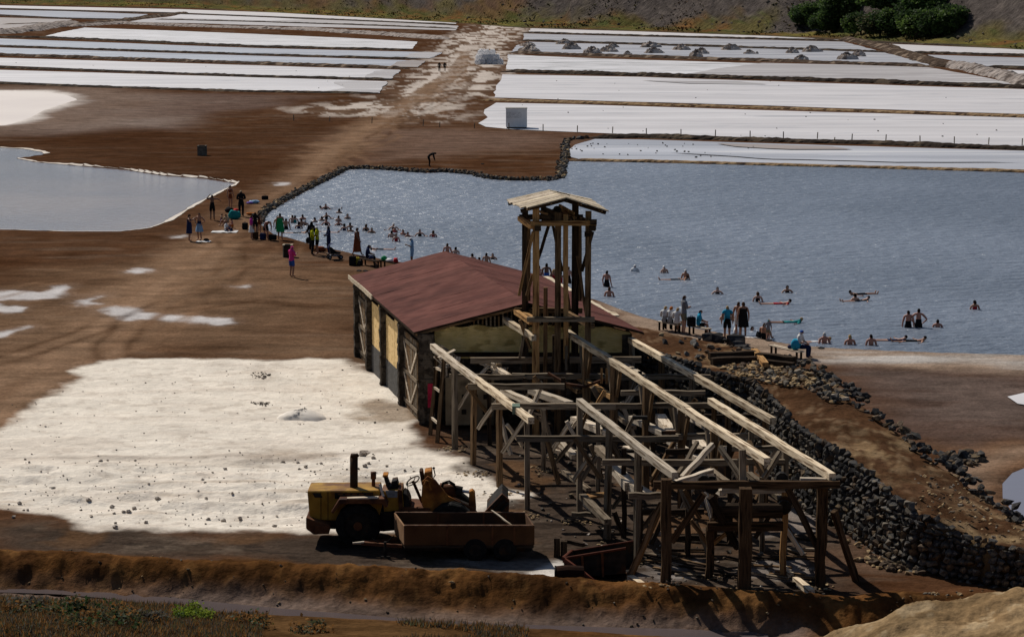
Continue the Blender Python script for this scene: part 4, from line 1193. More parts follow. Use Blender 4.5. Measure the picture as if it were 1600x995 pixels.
# roof of individual planks
ra, rb = D(856, 298, YB+.7), D(885, 310, YF-.7)
rl0, rl1 = D(791, 313, YB+.7), D(816.5, 328, YF-.7)
rr0, rr1 = D(925, 313, YB+.7), D(950, 331, YF-.7)
for side, (e0, e1) in enumerate(((rl0, rl1), (rr0, rr1))):
    n = 9
    for i in range(n):
        t0, t1 = i/n + .006, (i+1)/n - .006
        top0, top1 = ra.lerp(rb, t0), ra.lerp(rb, t1)
        b0, b1 = e0.lerp(e1, t0), e0.lerp(e1, t1)
        ext = R.uniform(-.04, .06); d = (b0-top0).normalized()
        up = Vector((0, 0, .045)); l = Vector((0, 0, R.uniform(-.012, .014)))
        if i == n-1 and side == 0: b0, b1 = b0 - d*.25, b1 - d*.25
        m = MB(tower.location)
        m.hexa([top0+l, b0+d*ext+l, b1+d*ext+l, top1+l, top0+up+l, b0+d*ext+up+l, b1+d*ext+up+l, top1+up+l])
        m.build('roof_plank', R.choice((W_PLANK, W_PLANK, W_PALE)), tower)
for t in (.12, .88):
    for e0, e1 in ((rl0, rl1), (rr0, rr1)):
        dn = Vector((0, 0, -.10)); timber(tower, 'rafter', ra.lerp(rb, t)+dn, e0.lerp(e1, t)+dn, .11, .14, W_DARK)
for k in (.35, .85):
    for e0, e1 in ((rl0, rl1), (rr0, rr1)):
        dn = Vector((0, 0, -.05)); timber(tower, 'purlin', ra.lerp(e0, k)+dn, rb.lerp(e1, k)+dn, .09, .08, W_BROWN)
timber(tower, 'ridge_pole', ra+Vector((0, 0, -.1)), rb+Vector((0, 0, -.1)), .1, .12, W_DARK)
timber(tower, 'loose_batten', ra.lerp(rb, .45)+Vector((.05, 0, .09)), ra.lerp(rr0, .3).lerp(rb.lerp(rr1, .3), .5)+Vector((0, 0, .10)), .05, .03, W_DARK)
for (u0, u1, v0, v1) in ((863, 872, 523, 578), (873, 881, 530, 580), (882, 890, 526, 578)):
    a, b = D(u0, v1, YF+.4), D(u1, v0, YF+.6); MB(tower.location).box((a.x, a.y, a.z), (b.x, b.y+.1, b.z)).build('hopper_board', W_DARK, tower)
tpost(868, 540, YF+.1, .14, W_GREY, 578, 'hopper_post'); tpost(885, 540, YF+.1, .12, W_GREY, 578, 'hopper_post')

# ---------------------------------------------------------------- trestle of the old salt conveyor
tr0 = P(1000, 860)
tre = thing('timber_trestle', 'large weathered timber trestle with five long rails running to the hut', 'trestle', (tr0.x, tr0.y, 0))
RAILS = {1: (D(676,541,89.5), D(828,656,75.4)), 2: (D(886,519,89.0), D(1196,719,67.0)), 3: (D(905,627,74.8), D(1053,741,65.6)), 4: (D(985,531,91.0), D(1206,656,74.6)), 5: (D(1110,626,78.0), D(1298,743,65.6)), 6: (D(789,499,91.2), D(833,527,87.8))}
for k, (a, b) in RAILS.items():
    n = {2: 3, 1: 2, 4: 2}.get(k, 1)
    for i in range(n):
        p, q = a.lerp(b, i/n), a.lerp(b, (i+1)/n)
        j = Vector((R.uniform(-.03, .03), 0, R.uniform(-.03, .03)))
        timber(tre, 'rail', p, q + (q-p).normalized()*.12 + j*.4, .21, .22, R.choice((W_RAIL, W_PALE)) if k != 2 else W_RAIL, 6, .018)
gp = D(806, 639, 77.2); MB(tre.location).box((gp.x-.13, gp.y-.3, gp.z-.13), (gp.x+.14, gp.y+.3, gp.z+.15)).build('green_splice_plate', plain('worn_green_paint', (.14, .19, .15)), tre)
def on_rail(k, u):
    a, b = RAILS[k]; lo, hi = -.05, 1.05
    for _ in range(40):
        m = (lo+hi)/2
        if PX(a.lerp(b, m))[0] < u: lo = m
        else: hi = m
    return a.lerp(b, (lo+hi)/2)
def rpost(k, u, w=.175, mat=None):
    p = on_rail(k, u)
    lean = R.uniform(-.05, .05)
    return timber(tre, 'post', Vector((p.x+lean, p.y+R.uniform(-.05, .05), min(-.1, gz(p.x, p.y)-.1))), p - Vector((0, 0, .12)), w, w, mat or R.choice((W_GREY, W_GREY, W_BROWN)), 4, .012)
for k, lst in ((1, (710, 740, 780, 823)), (3, (906, 952, 997)), (4, (987, 1034, 1082, 1137, 1196)), (5, (1116, 1174, 1227))):
    for u in lst: rpost(k, u)
for k, lst in ((2, (915, 960, 1010, 1065, 1116)),):
    for u in lst:
        p = on_rail(2, u); rpost(2, u, .22, W_BROWN)
        d = (RAILS[2][1]-RAILS[2][0]); d.z = 0; d.normalize()
        for s in (-1, 1):
            timber(tre, 'bracket', p + d*(s*.78) - Vector((0, 0, .14)), p + d*(s*.10) - Vector((0, 0, 1.25)) + Vector((s*.06, 0, 0)), .10, .17, W_GREY if s < 0 else W_BROWN)
for (u0, u1, v, y, h, mat) in ((1021,1312,757,65.45,.25,W_UMBER), (982,1037,774,65.8,.20,W_GREY), (1250,1290,750,65.75,.20,W_PALE), (941,1226,722,69.7,.22,W_GREY), (807,1060,685,74.5,.22,W_GREY), (1056,1198,682,74.7,.22,W_GREY),
        (768,962,635,78.8,.24,W_GREY), (955,1112,634,79.0,.22,W_GREY), (731,882,604,82.1,.24,W_GREY), (702,820,588,86.6,.22,W_GREY), (800,944,587,86.7,.24,W_GREY), (735,1002,563,89.4,.28,W_GREY), (695,985,554,91.3,.2,W_DARK),
        (970,1102,614,80.2,.2,W_GREY), (1128,1236,765,67.0,.2,W_PALE), (1105,1223,822,66.2,.30,W_UMBER), (1050,1110,840,69.5,.2,W_DARK), (1000,1100,800,70.5,.2,W_DARK), (893,950,803,72,.16,W_GREY), (1100,1190,650,80,.18,W_DARK),
        (1040,1130,705,73,.2,W_DARK), (858,905,705,79.5,.12,W_PALE), (1110,1230,700,73.5,.18,W_GREY), (940,1010,590,86.7,.22,W_GREY), (1000,1110,588,86.0,.2,W_GREY)):
    timber(tre, 'cross_beam', D(u0, v, y), D(u1, v+R.uniform(-2, 2), y+R.uniform(-.1, .1)), .19, h*.88, mat, 5, .02)
# front bent
def fpost(u, v0, vb, w, mat, ub=None):
    b = P(ub or u, vb); t = D(u, v0, b.y)
    return timber(tre, 'post', b - Vector((0, 0, .25)), t, w*.84, w*.88, mat, 6, .03)
fpost(1041, 748, 930, .34, W_UMBER); fpost(1165, 762, 927, .42, W_UMBER, 1163); fpost(1160, 702, 915, .22, W_GREY, 1159); fpost(1285, 758, 917, .34, W_UMBER, 1280)
fpost(1109, 822, 905, .26, W_UMBER); fpost(1226, 768, 900, .20, W_ORANGE, 1224); fpost(849, 640, 735, .2, W_GREY); fpost(1075, 760, 868, .2, W_DARK); fpost(1000, 760, 870, .2, W_DARK); fpost(975, 700, 840, .18, W_DARK)
fpost(1140, 690, 850, .18, W_DARK); fpost(1190, 720, 860, .18, W_GREY); fpost(880, 590, 715, .2, W_DARK); fpost(935, 640, 770, .18, W_GREY); fpost(1020, 640, 760, .18, W_DARK); fpost(1070, 650, 770, .16, W_DARK); fpost(820, 590, 700, .18, W_DARK); fpost(765, 580, 695, .2, W_DARK); fpost(1000, 580, 690, .18, W_DARK)
for (u0, v0, u1, v1, y0, y1, w, mat) in (
        (975,922,1034,786,66.6,65.6,.18,W_BROWN), (1342,922,1303,798,66.5,65.7,.19,W_UMBER), (1231,763,1280,860,65.7,65.9,.20,W_DARK), (1100,771,1050,846,65.8,66.2,.20,W_UMBER), (1110,776,1153,856,66.0,66.4,.20,W_DARK),
        (1079,812,1108,850,67.5,67.5,.15,W_BROWN), (1136,832,1113,850,67.4,67.6,.15,W_ORANGE), (1225,815,1250,855,68.5,68.5,.12,W_BROWN), (1066,746,1114,694,67.5,68.5,.17,W_PALE), (1054,755,1112,737,66.2,67.5,.2,W_PALE), (1125,698,1156,744,68.2,67.2,.16,W_GREY),
        (1102,770,1113,810,67.2,66.6,.18,W_PALE), (1192,748,1219,706,67.6,68,.15,W_GREY), (1170,690,1192,745,69.5,68.2,.15,W_BROWN),
        (910,748,933,711,74.6,74.4,.15,W_GREY), (958,793,983,759,72,71.8,.15,W_GREY), (998,832,1026,796,69.6,69.4,.15,W_GREY), (857,713,891,660,78.5,78,.15,W_PALE), (716,639,736,605,86.6,86.3,.13,W_PALE), (747,670,778,624,82.3,82,.14,W_PALE), (785,707,820,655,79,78.6,.14,W_PALE),
        (868,722,906,676,77,76.6,.14,W_GREY), (1205,800,1180,840,68,68,.15,W_DARK), (1090,690,1060,740,71,70,.14,W_GREY), (975,680,992,648,77,77,.12,W_GREY), (1020,770,1045,722,70,69.6,.13,W_GREY), (945,610,928,640,82,82,.13,W_ORANGE), (910,645,895,668,80,80,.12,W_PALE),
        (960,800,975,840,71,70.8,.14,W_DARK), (1150,780,1128,820,67.5,67.2,.16,W_DARK), (1180,780,1140,850,66.9,66.9,.15,W_DARK), (1040,800,1018,850,69,69,.14,W_DARK)):
    timber(tre, 'brace', D(u0, v0, y0), D(u1, v1, y1), w*.8, w*.92, mat, 4, .015)
# thinner struts and props among the bents
qq = random.Random(77)
for k in range(34):
    y = qq.uniform(67.5, 86); u = qq.uniform(0, 1)
    lo_u, hi_u = np.interp(y, [67, 75, 80, 87], [980, 840, 790, 720]), np.interp(y, [67, 75, 80, 87], [1270, 1190, 1110, 990])
    uu = lo_u + (hi_u-lo_u)*u; c = D(uu, 700, y); z0 = qq.uniform(.4, 1.9); dx = qq.choice((-1, 1))*qq.uniform(.4, 1.0)
    timber(tre, 'strut', Vector((c.x, c.y, z0)), Vector((c.x+dx, c.y+qq.uniform(-.8, .8), min(3.1, z0+qq.uniform(.9, 1.7)))), .10, qq.uniform(.10, .17), qq.choice((W_GREY, W_PALE, W_BROWN, W_PALE)), 4, .02)
# long lower stringers and planks between the bents
for (u0, v0, u1, v1, z, w, mat) in ((786,610,834,632,2.5,.26,W_PALE), (830,610,890,632,2.55,.3,W_PALE), (897,655,953,678,2.2,.32,W_PALE), (987,653,1040,679,2.3,.26,W_PALE), (1047,688,1092,718,2.2,.26,W_PALE), (978,700,1010,718,1.9,.25,W_PALE), (875,691,898,714,1.5,.24,W_PALE),
        (935,700,954,717,2.0,.28,W_GREY), (958,728,985,760,2.0,.36,W_PALE), (1031,653,1050,680,2.0,.4,W_PALE), (1088,688,1104,702,2.2,.3,W_PALE), (985,757,1015,775,2.0,.3,W_PALE), (1095,745,1130,770,2.4,.24,W_PALE), (905,590,960,622,2.6,.22,W_ORANGE), (860,586,905,612,2.4,.2,W_BROWN),
        (1000,690,1030,720,1.2,.2,W_GREY), (750,560,800,590,2.7,.2,W_PALE), (955,640,990,668,1.6,.22,W_GREY), (1060,640,1110,670,2.4,.25,W_PALE), (1110,735,1165,775,2.4,.22,W_GREY), (910,775,950,815,1.0,.24,W_GREY), (810,625,860,665,1.5,.2,W_DARK), (1170,740,1235,790,2.0,.2,W_GREY), (960,560,1010,590,2.6,.2,W_PALE), (880,735,920,765,.9,.18,W_GREY)):
    timber(tre, 'stringer', P(u0, v0, z), P(u1, v1, z), w, w*.75, mat, 3, .01)
m = MB(tre.location); m.tube([D(1112,797,66.6), D(1222,797,66.6)], .24, 14); m.build('roller', W_DARK, tre, smooth=False)
for u, v in ((1100,752), (1222,748)):
    q = D(u, v, 65.7); m = MB(tre.location); m.prism([(-.2, -.1), (.2, -.1), (.16, .1), (.06, .18), (-.06, .18), (-.16, .1)], (1, 0, 0), (0, 0, 1), q, (0, .25, 0)); m.build('bearing_block', STEEL, tre)
for (u, v, y) in ((1226,785,66.9), (1112,760,67.2), (1225,792,66.6)):
    q = D(u, v, y); MB(tre.location).tube([q+Vector((0, -.08, 0)), q+Vector((0, .1, 0))], .22, 14).build('gear_wheel', STEEL, tre)
m = MB(tre.location); m.tube([D(857,583,86), D(885,600,85.4), D(915,604,85), D(945,592,85.2)], .06, 8); m.build('curved_iron_bar', RUST, tre)
for (u0, v0) in ((1105,746), (1000,652), (1045,675), (985,704)):
    q = D(u0, v0, 67.5 if u0 > 1050 else 75); MB(tre.location).box((q.x-.25, q.y-.1, q.z-.06), (q.x+.25, q.y+.1, q.z+.05)).build('bolt_plate', STEEL, tre)
q = D(950, 585, 84); 
for k in range(3): timber(tre, 'bracket', q+Vector((-.25+.2*k, 0, -.35)), q+Vector((-.25+.2*k, 0, .25)), .08, .08, W_ORANGE)

# ladder of two leaning poles by the corner pillar
ld = thing('ladder', 'rough pole ladder leaning by the corner pillar of the hut', 'ladder', tuple(P(678, 686)))
for (u0, v0, u1, v1) in ((672, 680, 683, 556), (683, 692, 694, 560)):
    timber(ld, 'side_pole', P(u0, v0) - Vector((0, 0, .05)), D(u1, v1, depth(v0)+1.2), .14, .14, W_BROWN)
for f_ in (.22, .6, .85):
    a = P(672, 680).lerp(D(683, 556, depth(680)+1.2), f_); b = P(683, 692).lerp(D(694, 560, depth(692)+1.2), f_)
    timber(ld, 'rung', a, b, .07, .09, W_PALE)

# pale block base with square holes under the tower side
bb = D(690, 660, 89.8)
blk = thing('block_base', 'pale masonry block base with rows of small square holes below the trestle', 'machine base', (bb.x, bb.y, 0))
M_BLOCK = noise_mat('stained_concrete', (.16, .125, .08), (.28, .225, .15), 1.5, .95, bump=.3, c3=(.08, .065, .045))
x0, x1 = D(696, 600, 89.8).x, D(772, 600, 89.8).x
m = MB(blk.location); m.box((x0, 89.8, .2), (x1, 91.0, 2.15)); m.build('block_wall', M_BLOCK, blk)
for r in range(2):
    for k in range(5):
        if (r, k) in ((0, 4),): continue
        cx = x0 + .35 + k*.42 + R.uniform(-.03, .03); cz = .75 + r*.62
        m = MB(blk.location); m.box((cx-.09, 89.775, cz-.1), (cx+.1, 89.9, cz+.1)); m.build('hole_shade_block', M_BLACK, blk)  # near-black block in the wall face stands for the hole's shade
# loose boards tipped in the trestle
lb = 0
def loose(u0, v0, z0, u1, v1, z1, w, h, mat, label, name='loose_board', cat='board', group='loose boards lying in and under the trestle'):
    o = timber(None, name, P(u0, v0, z0), P(u1, v1, z1), w, h, mat)
    return tag(o, label, cat, group)
for k in range(14):
    u = R.uniform(688, 716); v = R.uniform(545, 590)
    a = D(u, v, R.uniform(89.7, 91)); d = Vector((R.uniform(-.4, .5), R.uniform(-.3, .3), R.uniform(-.6, .6)))
    tag(timber(None, 'loose_board', a-d*.7, a+d*.7, .28, .03, W_PALE), 'broken pale board in the jumbled stack beside the corner pillar', 'board', 'broken pale boards stacked by the corner pillar')
for k in range(16):
    u = R.uniform(752, 796); v = R.uniform(566, 588)
    a = D(u, v, R.uniform(88.5, 90.5)); d = Vector((R.uniform(-.5, .5), R.uniform(-.3, .3), R.uniform(-.15, .3)))
    tag(timber(None, 'loose_board', a-d*.7, a+d*.7, .22, .04, W_PALE), 'split pale board lying in the heap below the plaster gable', 'board', 'split boards heaped below the plaster gable')
loose(912, 776, .9, 950, 772, .95, .5, .06, W_ORANGE, 'wide tan plank laid flat on the low stringers of the trestle')
loose(915, 786, .8, 946, 812, .5, .22, .12, W_PALE, 'pale plank sloping to the ground below the wide tan plank')
loose(985, 903, .12, 1024, 930, .1, .22, .2, W_RAIL, 'pale round log on the ground left of the front trestle post', 'log', 'log', None)
loose(1243, 905, .1, 1268, 925, .08, .2, .18, W_RAIL, 'pale stub of log on the ground between the middle and right front posts', 'log', 'log', None)
loose(1222, 885, .1, 1236, 898, .1, .18, .16, W_RAIL, 'short pale log end lying behind the stub of log', 'log', 'log', None)
for k in range(26):
    u, v = R.uniform(1000, 1260), R.uniform(840, 915)
    p = P(u, v, .06); a = R.uniform(-.9, .1); d = Vector((math.cos(a), math.sin(a), 0))*R.uniform(.4, 1.1)
    tag(timber(None, 'loose_board', p-d, p+d, .14, .05, R.choice((W_DARK, W_GREY, W_BROWN, W_DARK))), 'dark scrap board lying on the ground under the front of the trestle', 'board', 'scrap boards under the front of the trestle')
# timbers on the embankment head
for (u0, v0, u1, v1, z, w, h, mat, lab) in ((1108,556,1180,553,3.05,.3,.28,W_DARK,'long dark squared timber lying on the embankment head by the stone wall'), (1112,565,1182,562,2.95,.35,.3,W_DARK,'dark squared timber lying in front of the longest one on the embankment head'), (1183,557,1242,563,3.05,.35,.3,W_DARK,'thick dark timber at the beach end of the embankment head'),
        (1186,566,1240,572,2.95,.3,.28,W_DARK,'dark timber below the thick one at the beach end of the embankment'), (1178,548,1196,570,3.05,.25,.2,W_ORANGE,'short ochre timber set crosswise between the dark embankment timbers'), (1302,617,1322,623,2.75,.3,.1,W_PALE,'short pale plank on the stone edging of the embankment path')):
    tag(timber(None, 'squared_timber', P(u0, v0, z), P(u1, v1, z), w, h, mat, 4, .02), lab, 'timber')
for (u, va, vb) in ((870, 838, 868), (881, 843, 870)):
    b = P(u, vb); h = (vb-va)/51.0
    tag(timber(None, 'short_post', b-Vector((0, 0, .1)), b+Vector((0, 0, h)), .2, .2, W_DARK), 'short dark post standing %s' % ('just behind the rusty skip' if u > 875 else 'between the trailer and the rusty skip'), 'post')
tag(timber(None, 'low_rail', P(884,845,.45), P(912,851,.45), .12, .12, W_DARK), 'low dark rail joining onto the short posts behind the rusty skip', 'rail')
# ---------------------------------------------------------------- wheel loader
S = 48.9; LY = depth(855)
lo = P(560, 855); loader = thing('wheel_loader', 'derelict yellow wheel loader with a tall exhaust parked behind the rusty trailer', 'loader', (lo.x, LY, 0))
def lx(u): return (u-800)/F*LY*1.0 * (1/CP) * .985
def L3(u, v, dy=0): # near-side plane of the loader
    p = D(u, v, LY+dy); return p
def lprism(poly, dy0, dy1, name, mat, bevel=.015, parent=None):
    m = MB(loader.location)
    m.prism([(L3(u, v, dy0).x, L3(u, v, dy0).z) for u, v in poly], (1, 0, 0), (0, 0, 1), (0, LY+dy0, 0), (0, dy1-dy0, 0))
    o = m.build(name, mat, loader if parent is None else parent, bevel=bevel)
    return o
hood = lprism([(480,767),(592,766),(597,790),(590,815),(484,812)], .45, 1.75, 'engine_hood', YELLOW, .03)
lprism([(488,770),(500,770),(504,777),(492,777)], .43, .46, 'dark_decal', STEEL, 0, hood)
lprism([(523,770),(583,769),(583,778),(523,779)], .43, .46, 'side_vent', STEEL, 0, hood)
for u in (501, 512, 540, 566):
    lprism([(u,768),(u+.8,768),(u+.8,811),(u,811)], .435, .46, 'panel_seam', STEEL, 0, hood)
for k in range(5):
    lprism([(528+k*11,771),(536+k*11,771),(536+k*11,773),(528+k*11,773)], .42, .46, 'vent_slot', RUST, 0, hood)
lprism([(478,808),(487,812),(516,820),(514,834),(490,835),(478,826)], .1, 2.0, 'rear_counterweight', RUST, .03)  # dark rust colour stands in for deep shade on the lower body
lprism([(492,820),(516,822),(514,834),(492,834)], .05, .12, 'bumper_step', RUST, .01)
lprism([(515,800),(640,800),(640,826),(600,830),(515,826)], .5, 1.9, 'chassis', STEEL, .02)
lprism([(530,780),(600,779),(606,790),(603,793),(597,787),(532,787),(521,802),(517,800)], -.05, .6, 'rear_fender', RUST, .01)
lprism([(542,778),(591,776.5),(591,779),(542,780)], .0, .2, 'fender_strip', W_PALE, 0)
m = MB(loader.location); a = L3(553, 765, 1.0); m.tube([a, L3(553, 714, 1.0)], .13, 14); m.tube([L3(553, 714, 1.0), L3(553.5, 709, 1.0)], [.13, .11], 14); m.build('exhaust_stack', STEEL, loader, True)
m = MB(loader.location); m.tube([L3(552, 711, 1.0), L3(558, 710, 1.0), L3(560, 713, 1.0)], .05, 8); m.build('exhaust_flap', STEEL, loader)
m = MB(loader.location); m.tube([L3(583.5, 760, 1.1), L3(583.5, 747, 1.1)], .06, 10); m.tube([L3(583.5, 748, 1.1), L3(583.5, 737, 1.1)], [.09, .095], 12); m.build('air_cleaner', RUST, loader, True)
def wheel(u, dy, name='wheel', r=.72, v=823):
    c = L3(u, v, dy); c.z = r - .03
    m = MB(loader.location); prof = [(-.28, .62), (-.25, .95), (-.16, 1.0), (.16, 1.0), (.25, .95), (.28, .62)]
    n = 28; vs = []; fs = []
    for k in range(n):
        a = 2*math.pi*k/n
        for w, rr_ in prof:
            q = r*rr_*(1.03 if k % 2 and rr_ > .9 else 1)
            vs.append((c.x+q*math.cos(a), c.y+w, c.z+q*math.sin(a)))
    for k in range(n):
        for j in range(5): fs.append((k*6+j, k*6+j+1, ((k+1) % n)*6+j+1, ((k+1) % n)*6+j))
    m.add(vs, fs); t = m.build('wheel', RUBBER, loader)
    m = MB(loader.location); m.tube([c+Vector((0, -.2, 0)), c+Vector((0, .2, 0))], r*.62, 20); m.build('rim', STEEL, t)  # rim colour kept near black for the shade under the fender
    m = MB(loader.location); m.tube([c+Vector((0, -.27, 0)), c+Vector((0, -.1, 0))], r*.2, 12); m.build('hub', RUST, t)
for u in (560, 706):
    for dy in (.30, 2.0): wheel(u, dy)
MB(loader.location).tube([L3(560, 823, .3), L3(560, 823, 2.0)], .12, 8).build('rear_axle', STEEL, loader)
MB(loader.location).tube([L3(706, 823, .3), L3(706, 823, 2.0)], .12, 8).build('front_axle', STEEL, loader)
# driver's place
lprism([(596,768),(628,765),(632,796),(600,800)], .6, 1.7, 'cab_side', YELLOW, .02)
lprism([(602,766),(621,767),(621,777),(606,777)], .57, .61, 'grey_side_plate', plain('grey_paint', (.2,.21,.22)), 0)
lprism([(622,764),(628,766),(630,798),(623,798)], .55, 1.6, 'cab_post', RUST, .01)
lprism([(630,770),(637,774),(641,784),(641,798),(630,798)], .6, 1.5, 'black_tank', STEEL, .03)
m = MB(loader.location); m.beam(L3(593, 756, .4), L3(604, 791, .3), .07, .05); m.build('white_bar', plain('chipped_white_paint', (.6,.57,.5)), loader)
lprism([(599,744),(603,743),(609,760),(604,762)], .9, 1.4, 'seat_back', STEEL, .02)
lprism([(604,760),(622,757),(622,764),(606,766)], .85, 1.45, 'seat', STEEL, .02)
lprism([(612,752),(620,750),(622,758),(611,757)], .85, 1.4, 'armrest', STEEL, .01)
lprism([(598,742),(606,742),(606,745),(598,746)], .9, 1.4, 'seat_foam', ORANGE, .01)
lprism([(628,792),(672,794),(672,803),(628,803)], .5, 1.8, 'floor_plate', RUST, .01)
c = L3(645, 751, 1.1)
ax = Vector((-.5, -.25, .85)).normalized(); s1 = ax.cross(Vector((0, 1, 0))).normalized(); s2 = ax.cross(s1)
m = MB(loader.location); m.tube([c + (s1*math.cos(t*.2618)+s2*math.sin(t*.2618))*.24 for t in range(25)], .022, 6, False)
for t in range(3): m.tube([c - ax*.04, c + (s1*math.cos(t*2.09)+s2*math.sin(t*2.09))*.24], .016, 5)
m.build('steering_wheel', STEEL, loader, True)
m = MB(loader.location); m.tube([c, L3(660, 785, 1.1)], .05, 8); m.tube([L3(637, 753, .9), L3(637, 775, .9)], .012, 5); m.build('steering_column', STEEL, loader)
# lifting frame, arms, ram and bucket
for dy in (.55, 1.55):
    lprism([(660,752),(668,744),(680,750),(700,775),(742,795),(746,801),(700,803),(664,803),(658,780)], dy, dy+.14, 'lift_arm', ORANGE, .01)
lprism([(663,738),(674,736),(676,760),(684,800),(662,800)], .75, 1.45, 'tower_frame', ORANGE, .02)
lprism([(655,736),(660,736),(664,756),(659,758)], .8, 1.3, 'control_plate', STEEL, .01)
m = MB(loader.location); m.tube([L3(669, 742, .9), L3(669, 735, .9)], [.12, .06], 10); m.build('valve_cap', ORANGE, loader, True)
m = MB(loader.location); m.tube([L3(674, 752, .85), L3(680, 742, .8), L3(678, 733, .8), L3(677, 730, .8)], .02, 6); m.tube([L3(676.5, 732, .8), L3(679, 730, .8)], .04, 6); m.build('control_lever', STEEL, loader)
m = MB(loader.location); m.tube([L3(664, 757, .5), L3(666, 751, .5), L3(671, 752, .5), L3(673, 765, .5)], .05, 8); m.build('bent_pipe', ORANGE, loader)
m = MB(loader.location); m.tube([L3(686, 763, 1.05), L3(714, 768, 1.05)], .2, 14); m.build('ram_cylinder', RUST, loader, True)
m = MB(loader.location); m.tube([L3(712, 766, 1.0), L3(722, 768, 1.0)], .17, 14); m.build('ram_collar', STEEL, loader)
m = MB(loader.location); m.tube([L3(722, 767, 1.0), L3(738, 769, 1.0)], .05, 10); m.build('ram_rod', noise_mat('bright_ram_steel', (.35,.36,.38), (.5,.5,.52), 4, .35, metallic=.7), loader)
for k, dv in enumerate((0, 3)):
    m = MB(loader.location); m.tube([L3(688+k*3, 764-dv, .8), L3(692+k, 754+dv*.5, .8), L3(702, 751+dv, .8), L3(710, 756+dv, .8), L3(713, 766, .8)], .03, 7); m.build('hydraulic_hose', RUBBER, loader, True)
lprism([(733,768),(738,766),(742,770),(744,797),(732,797)], .85, 1.2, 'bucket_link', ORANGE, .015)
lprism([(690,772),(735,790),(735,797),(690,782)], .9, 1.2, 'link_bar', STEEL, .01)
# bucket, open face up, at the far end
bk = [(764,800),(772,786),(790,775),(796,780),(792,800),(780,815),(766,812)]
b0 = lprism([(757,800),(765,791),(784.5,771),(796,781),(795,800),(785,812),(760,812)], .35, .5, 'bucket', RUST, .01)
lprism([(760,800),(784,774),(794,782),(792,812),(762,812)], .5, 2.3, 'bucket_shell', STEEL, .02, b0)
for (u0, v0, u1, v1) in ((767,793,785,774.5), (773,797,790.5,779), (780,799,794,785)):
    m = MB(loader.location); m.beam(L3(u0, v0, .32), L3(u1, v1, .32), .05, .11); m.build('bucket_rib', STEEL, b0)

# ---------------------------------------------------------------- box trailer
ty = depth(876)
tl = P(725, 876); trailer = thing('box_trailer', 'rusty open box trailer with plank sides in front of the yellow loader', 'trailer', (tl.x, ty, 0))
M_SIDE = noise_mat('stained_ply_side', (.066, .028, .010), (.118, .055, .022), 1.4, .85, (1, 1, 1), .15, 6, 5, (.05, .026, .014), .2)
M_SIDE2 = noise_mat('sunlit_ply_end', (.22, .125, .07), (.34, .21, .12), 1.6, .85, c3=(.12, .06, .03))  # lighter ply tone paints sunlight on the left end panel
NL, NR = D(632, 821, ty), D(834, 823, ty)
FL = D(617, 799.5, ty+1.75); FR = D(821, 801, ty+1.75)
zt = NL.z; zb = zt - .62
def wallpanel(name, a, b, mat, th=.05, z0=None, parent=trailer):
    d = (b-a); d.z = 0; d.normalize(); n = Vector((-d.y, d.x, 0))*th/2
    z0 = zb if z0 is None else z0
    m = MB(trailer.location)
    m.hexa([Vector((*(a-n).xy, z0)), Vector((*(b-n).xy, z0)), Vector((*(b+n).xy, z0)), Vector((*(a+n).xy, z0)), Vector((*(a-n).xy, zt)), Vector((*(b-n).xy, zt)), Vector((*(b+n).xy, zt)), Vector((*(a+n).xy, zt))])
    return m.build(name, mat, parent, bevel=.008)
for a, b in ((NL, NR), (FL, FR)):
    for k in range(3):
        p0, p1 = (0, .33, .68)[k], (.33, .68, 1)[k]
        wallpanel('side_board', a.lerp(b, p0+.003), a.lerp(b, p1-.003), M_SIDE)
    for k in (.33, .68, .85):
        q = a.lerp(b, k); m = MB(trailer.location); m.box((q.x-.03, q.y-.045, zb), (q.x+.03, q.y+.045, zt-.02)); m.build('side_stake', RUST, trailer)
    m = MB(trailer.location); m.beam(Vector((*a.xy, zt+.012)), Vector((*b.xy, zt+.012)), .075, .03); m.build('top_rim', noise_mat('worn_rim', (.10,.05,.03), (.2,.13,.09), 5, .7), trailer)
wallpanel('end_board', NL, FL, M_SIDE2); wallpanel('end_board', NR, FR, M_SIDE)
m = MB(trailer.location); m.hexa([Vector((*NL.xy, zb-.1)), Vector((*NR.xy, zb-.1)), Vector((*FR.xy, zb-.1)), Vector((*FL.xy, zb-.1)), Vector((*NL.xy, zb+.02)), Vector((*NR.xy, zb+.02)), Vector((*FR.xy, zb+.02)), Vector((*FL.xy, zb+.02))]); m.build('floor', W_DARK, trailer)
m = MB(trailer.location); m.beam(NL.lerp(FL, .3)*1 - Vector((0, 0, zt-zb+.2)), NR.lerp(FR, .3) - Vector((0, 0, zt-zb+.2)), .14, .2); m.beam(NL.lerp(FL, .7) - Vector((0, 0, zt-zb+.2)), NR.lerp(FR, .7) - Vector((0, 0, zt-zb+.2)), .14, .2); m.build('chassis', STEEL, trailer)
for t in (.55, .78):
    for side in (.04, .96):
        c = NL.lerp(NR, t).lerp(FL.lerp(FR, t), side); c.z = .36
        m = MB(trailer.location); m.tube([c+Vector((0, -.12, 0)), c+Vector((0, -.09, 0)), c+Vector((0, .09, 0)), c+Vector((0, .12, 0))], [.33, .37, .37, .33], 22); w_ = m.build('wheel', RUBBER, trailer)
        MB(trailer.location).tube([c+Vector((0, -.13, 0)), c+Vector((0, .13, 0))], .2, 14).build('rim', STEEL, w_)  # dark rim colour stands in for the shadow below the box
    a, b = NL.lerp(NR, t), FL.lerp(FR, t); MB(trailer.location).tube([Vector((*a.xy, .36)), Vector((*b.xy, .36))], .05, 8).build('axle', STEEL, trailer)
hit = D(557, 860, ty+.6); hit.z = .42
